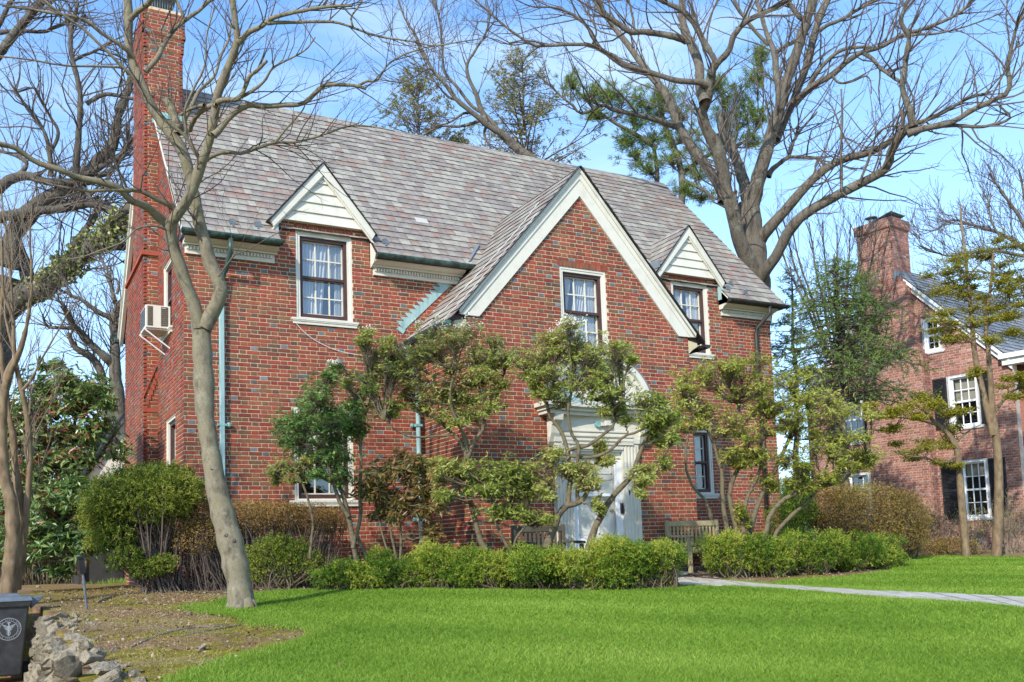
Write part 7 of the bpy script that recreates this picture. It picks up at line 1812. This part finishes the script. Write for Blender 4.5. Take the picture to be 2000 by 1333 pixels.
layered_tree('young_leafing_tree', 'slender twin-stemmed tree with layered new yellow leaves before neighbouring house', (1947, 1090), 20.0,
  [(rr([(1946, 1092), (1951, 977), (1948, 872), (1940, 820), (1936, 767), (1931, 694), (1925, 636), (1935, 560), (1940, 490)], 10, 2), 0, 0), (rr([(1940, 850), (1920, 767), (1904, 694), (1899, 636), (1894, 584), (1886, 505), (1878, 440), (1876, 400)], 7, 1.5), 0, .3), (rr([(1925, 640), (1960, 610), (2000, 590)], 2.5, 1), 0, -.4), (rr([(1895, 590), (1860, 550), (1830, 535)], 2.2, 1), 0, .3), (rr([(1940, 810), (1970, 770), (2000, 755), (2030, 740)], 3, 1.5), 0, 0), (rr([(1890, 540), (1930, 500), (1970, 480)], 2, 1), 0, 0)],
  sp1+[(1960, 750, 36, 9), (1990, 775, 26, 8), (1900, 730, 16, 8), (1985, 735, 26, 7)], 105, 26)
layered_tree('young_leafing_tree', 'short crooked tree with flat yellow sprays left of the shuttered window', (1888, 1090), 19.6,
  [(rr([(1888, 1092), (1878, 977), (1872, 900), (1866, 868), (1845, 840), (1831, 830), (1812, 810), (1808, 785)], 8, 3), 0, 0), (rr([(1812, 810), (1790, 790), (1770, 760), (1755, 740)], 2.5, 1), 0, 0), (rr([(1870, 890), (1840, 905), (1810, 895), (1770, 890), (1740, 880)], 2.2, 1), 0, -.3), (rr([(1835, 832), (1790, 820), (1750, 815), (1710, 812)], 2.4, 1), 0, -.3), (rr([(1872, 860), (1895, 840), (1915, 830)], 2, 1), 0, 0)],
  [(1720, 808, 28, 9), (1755, 800, 32, 10), (1790, 805, 30, 10), (1825, 790, 36, 10), (1860, 800, 30, 9), (1810, 860, 30, 8), (1850, 870, 26, 8), (1780, 880, 30, 7), (1745, 840, 26, 7), (1830, 900, 24, 7), (1700, 790, 20, 6), (1870, 830, 16, 7), (1800, 770, 22, 8)], 106, 26)

# green shoots by the yew and at the foot of the left stems
for (x, y, lab, n) in ((252, 1140, 'bright spring shoots in front of the rounded yew', 520), (95, 1120, 'pale daylily shoots below the rhododendron', 260), (290, 1135, 'narrow green shoots beside the yew stems', 300)):
    gen = np.random.default_rng(x); P = ground(x, y); b0 = P+gen.normal(size=(n, 3))*np.array([.38, .22, 0]); b0[:, 2] = zg(b0[:, 0], b0[:, 1])
    V, F = leaf_quads(b0, np.stack([gen.normal(size=n)*.35, gen.normal(size=n)*.35, np.ones(n)], 1), gen.uniform(.06, .16, n), .009, gen)
    o = mesh_np('spring_shoots', V, F, L_BLADEY, tint=leaf_tint(V, .25, .1, 1, gen)); tag(o, lab, 'plants', 'spring shoots')
    o['kind'] = 'stuff'
# moss tufts, dry grass and litter on the bank and beds
gen = np.random.default_rng(77)
n = 52000; X = gen.uniform(-2.1, 2.6, n); Y = gen.uniform(-10.5, 3.0, n); k = ~(inpoly(X, Y, lawnA)); X, Y = X[k], Y[k]
k = (X > -1.96); X, Y = X[k], Y[k]; n = len(X)
Z = zg(X, Y)+.012*np.sin(X*1.7+Y*.9)*np.sin(Y*1.3)
V, F = leaf_quads(np.stack([X, Y, Z], 1), np.stack([gen.normal(size=n)*.7, gen.normal(size=n)*.7, np.ones(n)*.8], 1), gen.uniform(.012, .035, n), .006, gen)
L_MOSS = mat_leaf('moss_tuft', [(0, (.15, .12, .02)), (.4, (.27, .23, .04)), (.7, (.36, .28, .10)), (1, (.46, .36, .20))], .9, .2, .1)
mesh_np('moss_tufts', V, F, L_MOSS, tint=np.clip(.4+.35*np.sin(X*1.9+Y*.7)*np.sin(Y*1.1)+gen.normal(size=n)*.22, 0, 1), kind='stuff')
n = 9000; X = np.concatenate([gen.uniform(-1.95, 2.4, n//2), gen.uniform(-1, 12.5, n//2)]); Y = np.concatenate([gen.uniform(-10.5, 2, n//2), gen.uniform(-4.8, -.1, n//2)])
k = ~(inpoly(X, Y, lawnA) | inpoly(X, Y, lawnB)); X, Y = X[k], Y[k]; n = len(X); Z = zg(X, Y)+.022+.012*np.sin(X*1.7+Y*.9)*np.sin(Y*1.3)
V, F = leaf_quads(np.stack([X, Y, Z], 1), np.stack([gen.normal(size=n), gen.normal(size=n), gen.normal(size=n)*.15+.1], 1), gen.uniform(.015, .05, n), gen.uniform(.008, .025, n), gen)
mesh_np('leaf_litter', V, F, L_LITTER, tint=gen.random(n), kind='stuff')
# far woodland closing the horizon
gen = np.random.default_rng(55); n = 26000
ang = gen.uniform(rad(-30), rad(75), n); rr2 = gen.uniform(75, 110, n); X = CAM[0]+rr2*np.sin(ang); Y = CAM[1]+rr2*np.cos(ang)
hgt = 4.5+2.0*np.sin(ang*9)+1.3*np.sin(ang*23); Z = gen.random(n)**.8*hgt
V, F = leaf_quads(np.stack([X, Y, Z], 1), gen.normal(size=(n, 3)), 1.1, .7, gen)
mesh_np('distant_woods', V, F, L_DARKE, tint=np.clip(gen.random(n)*.8, 0, 1), kind='stuff')
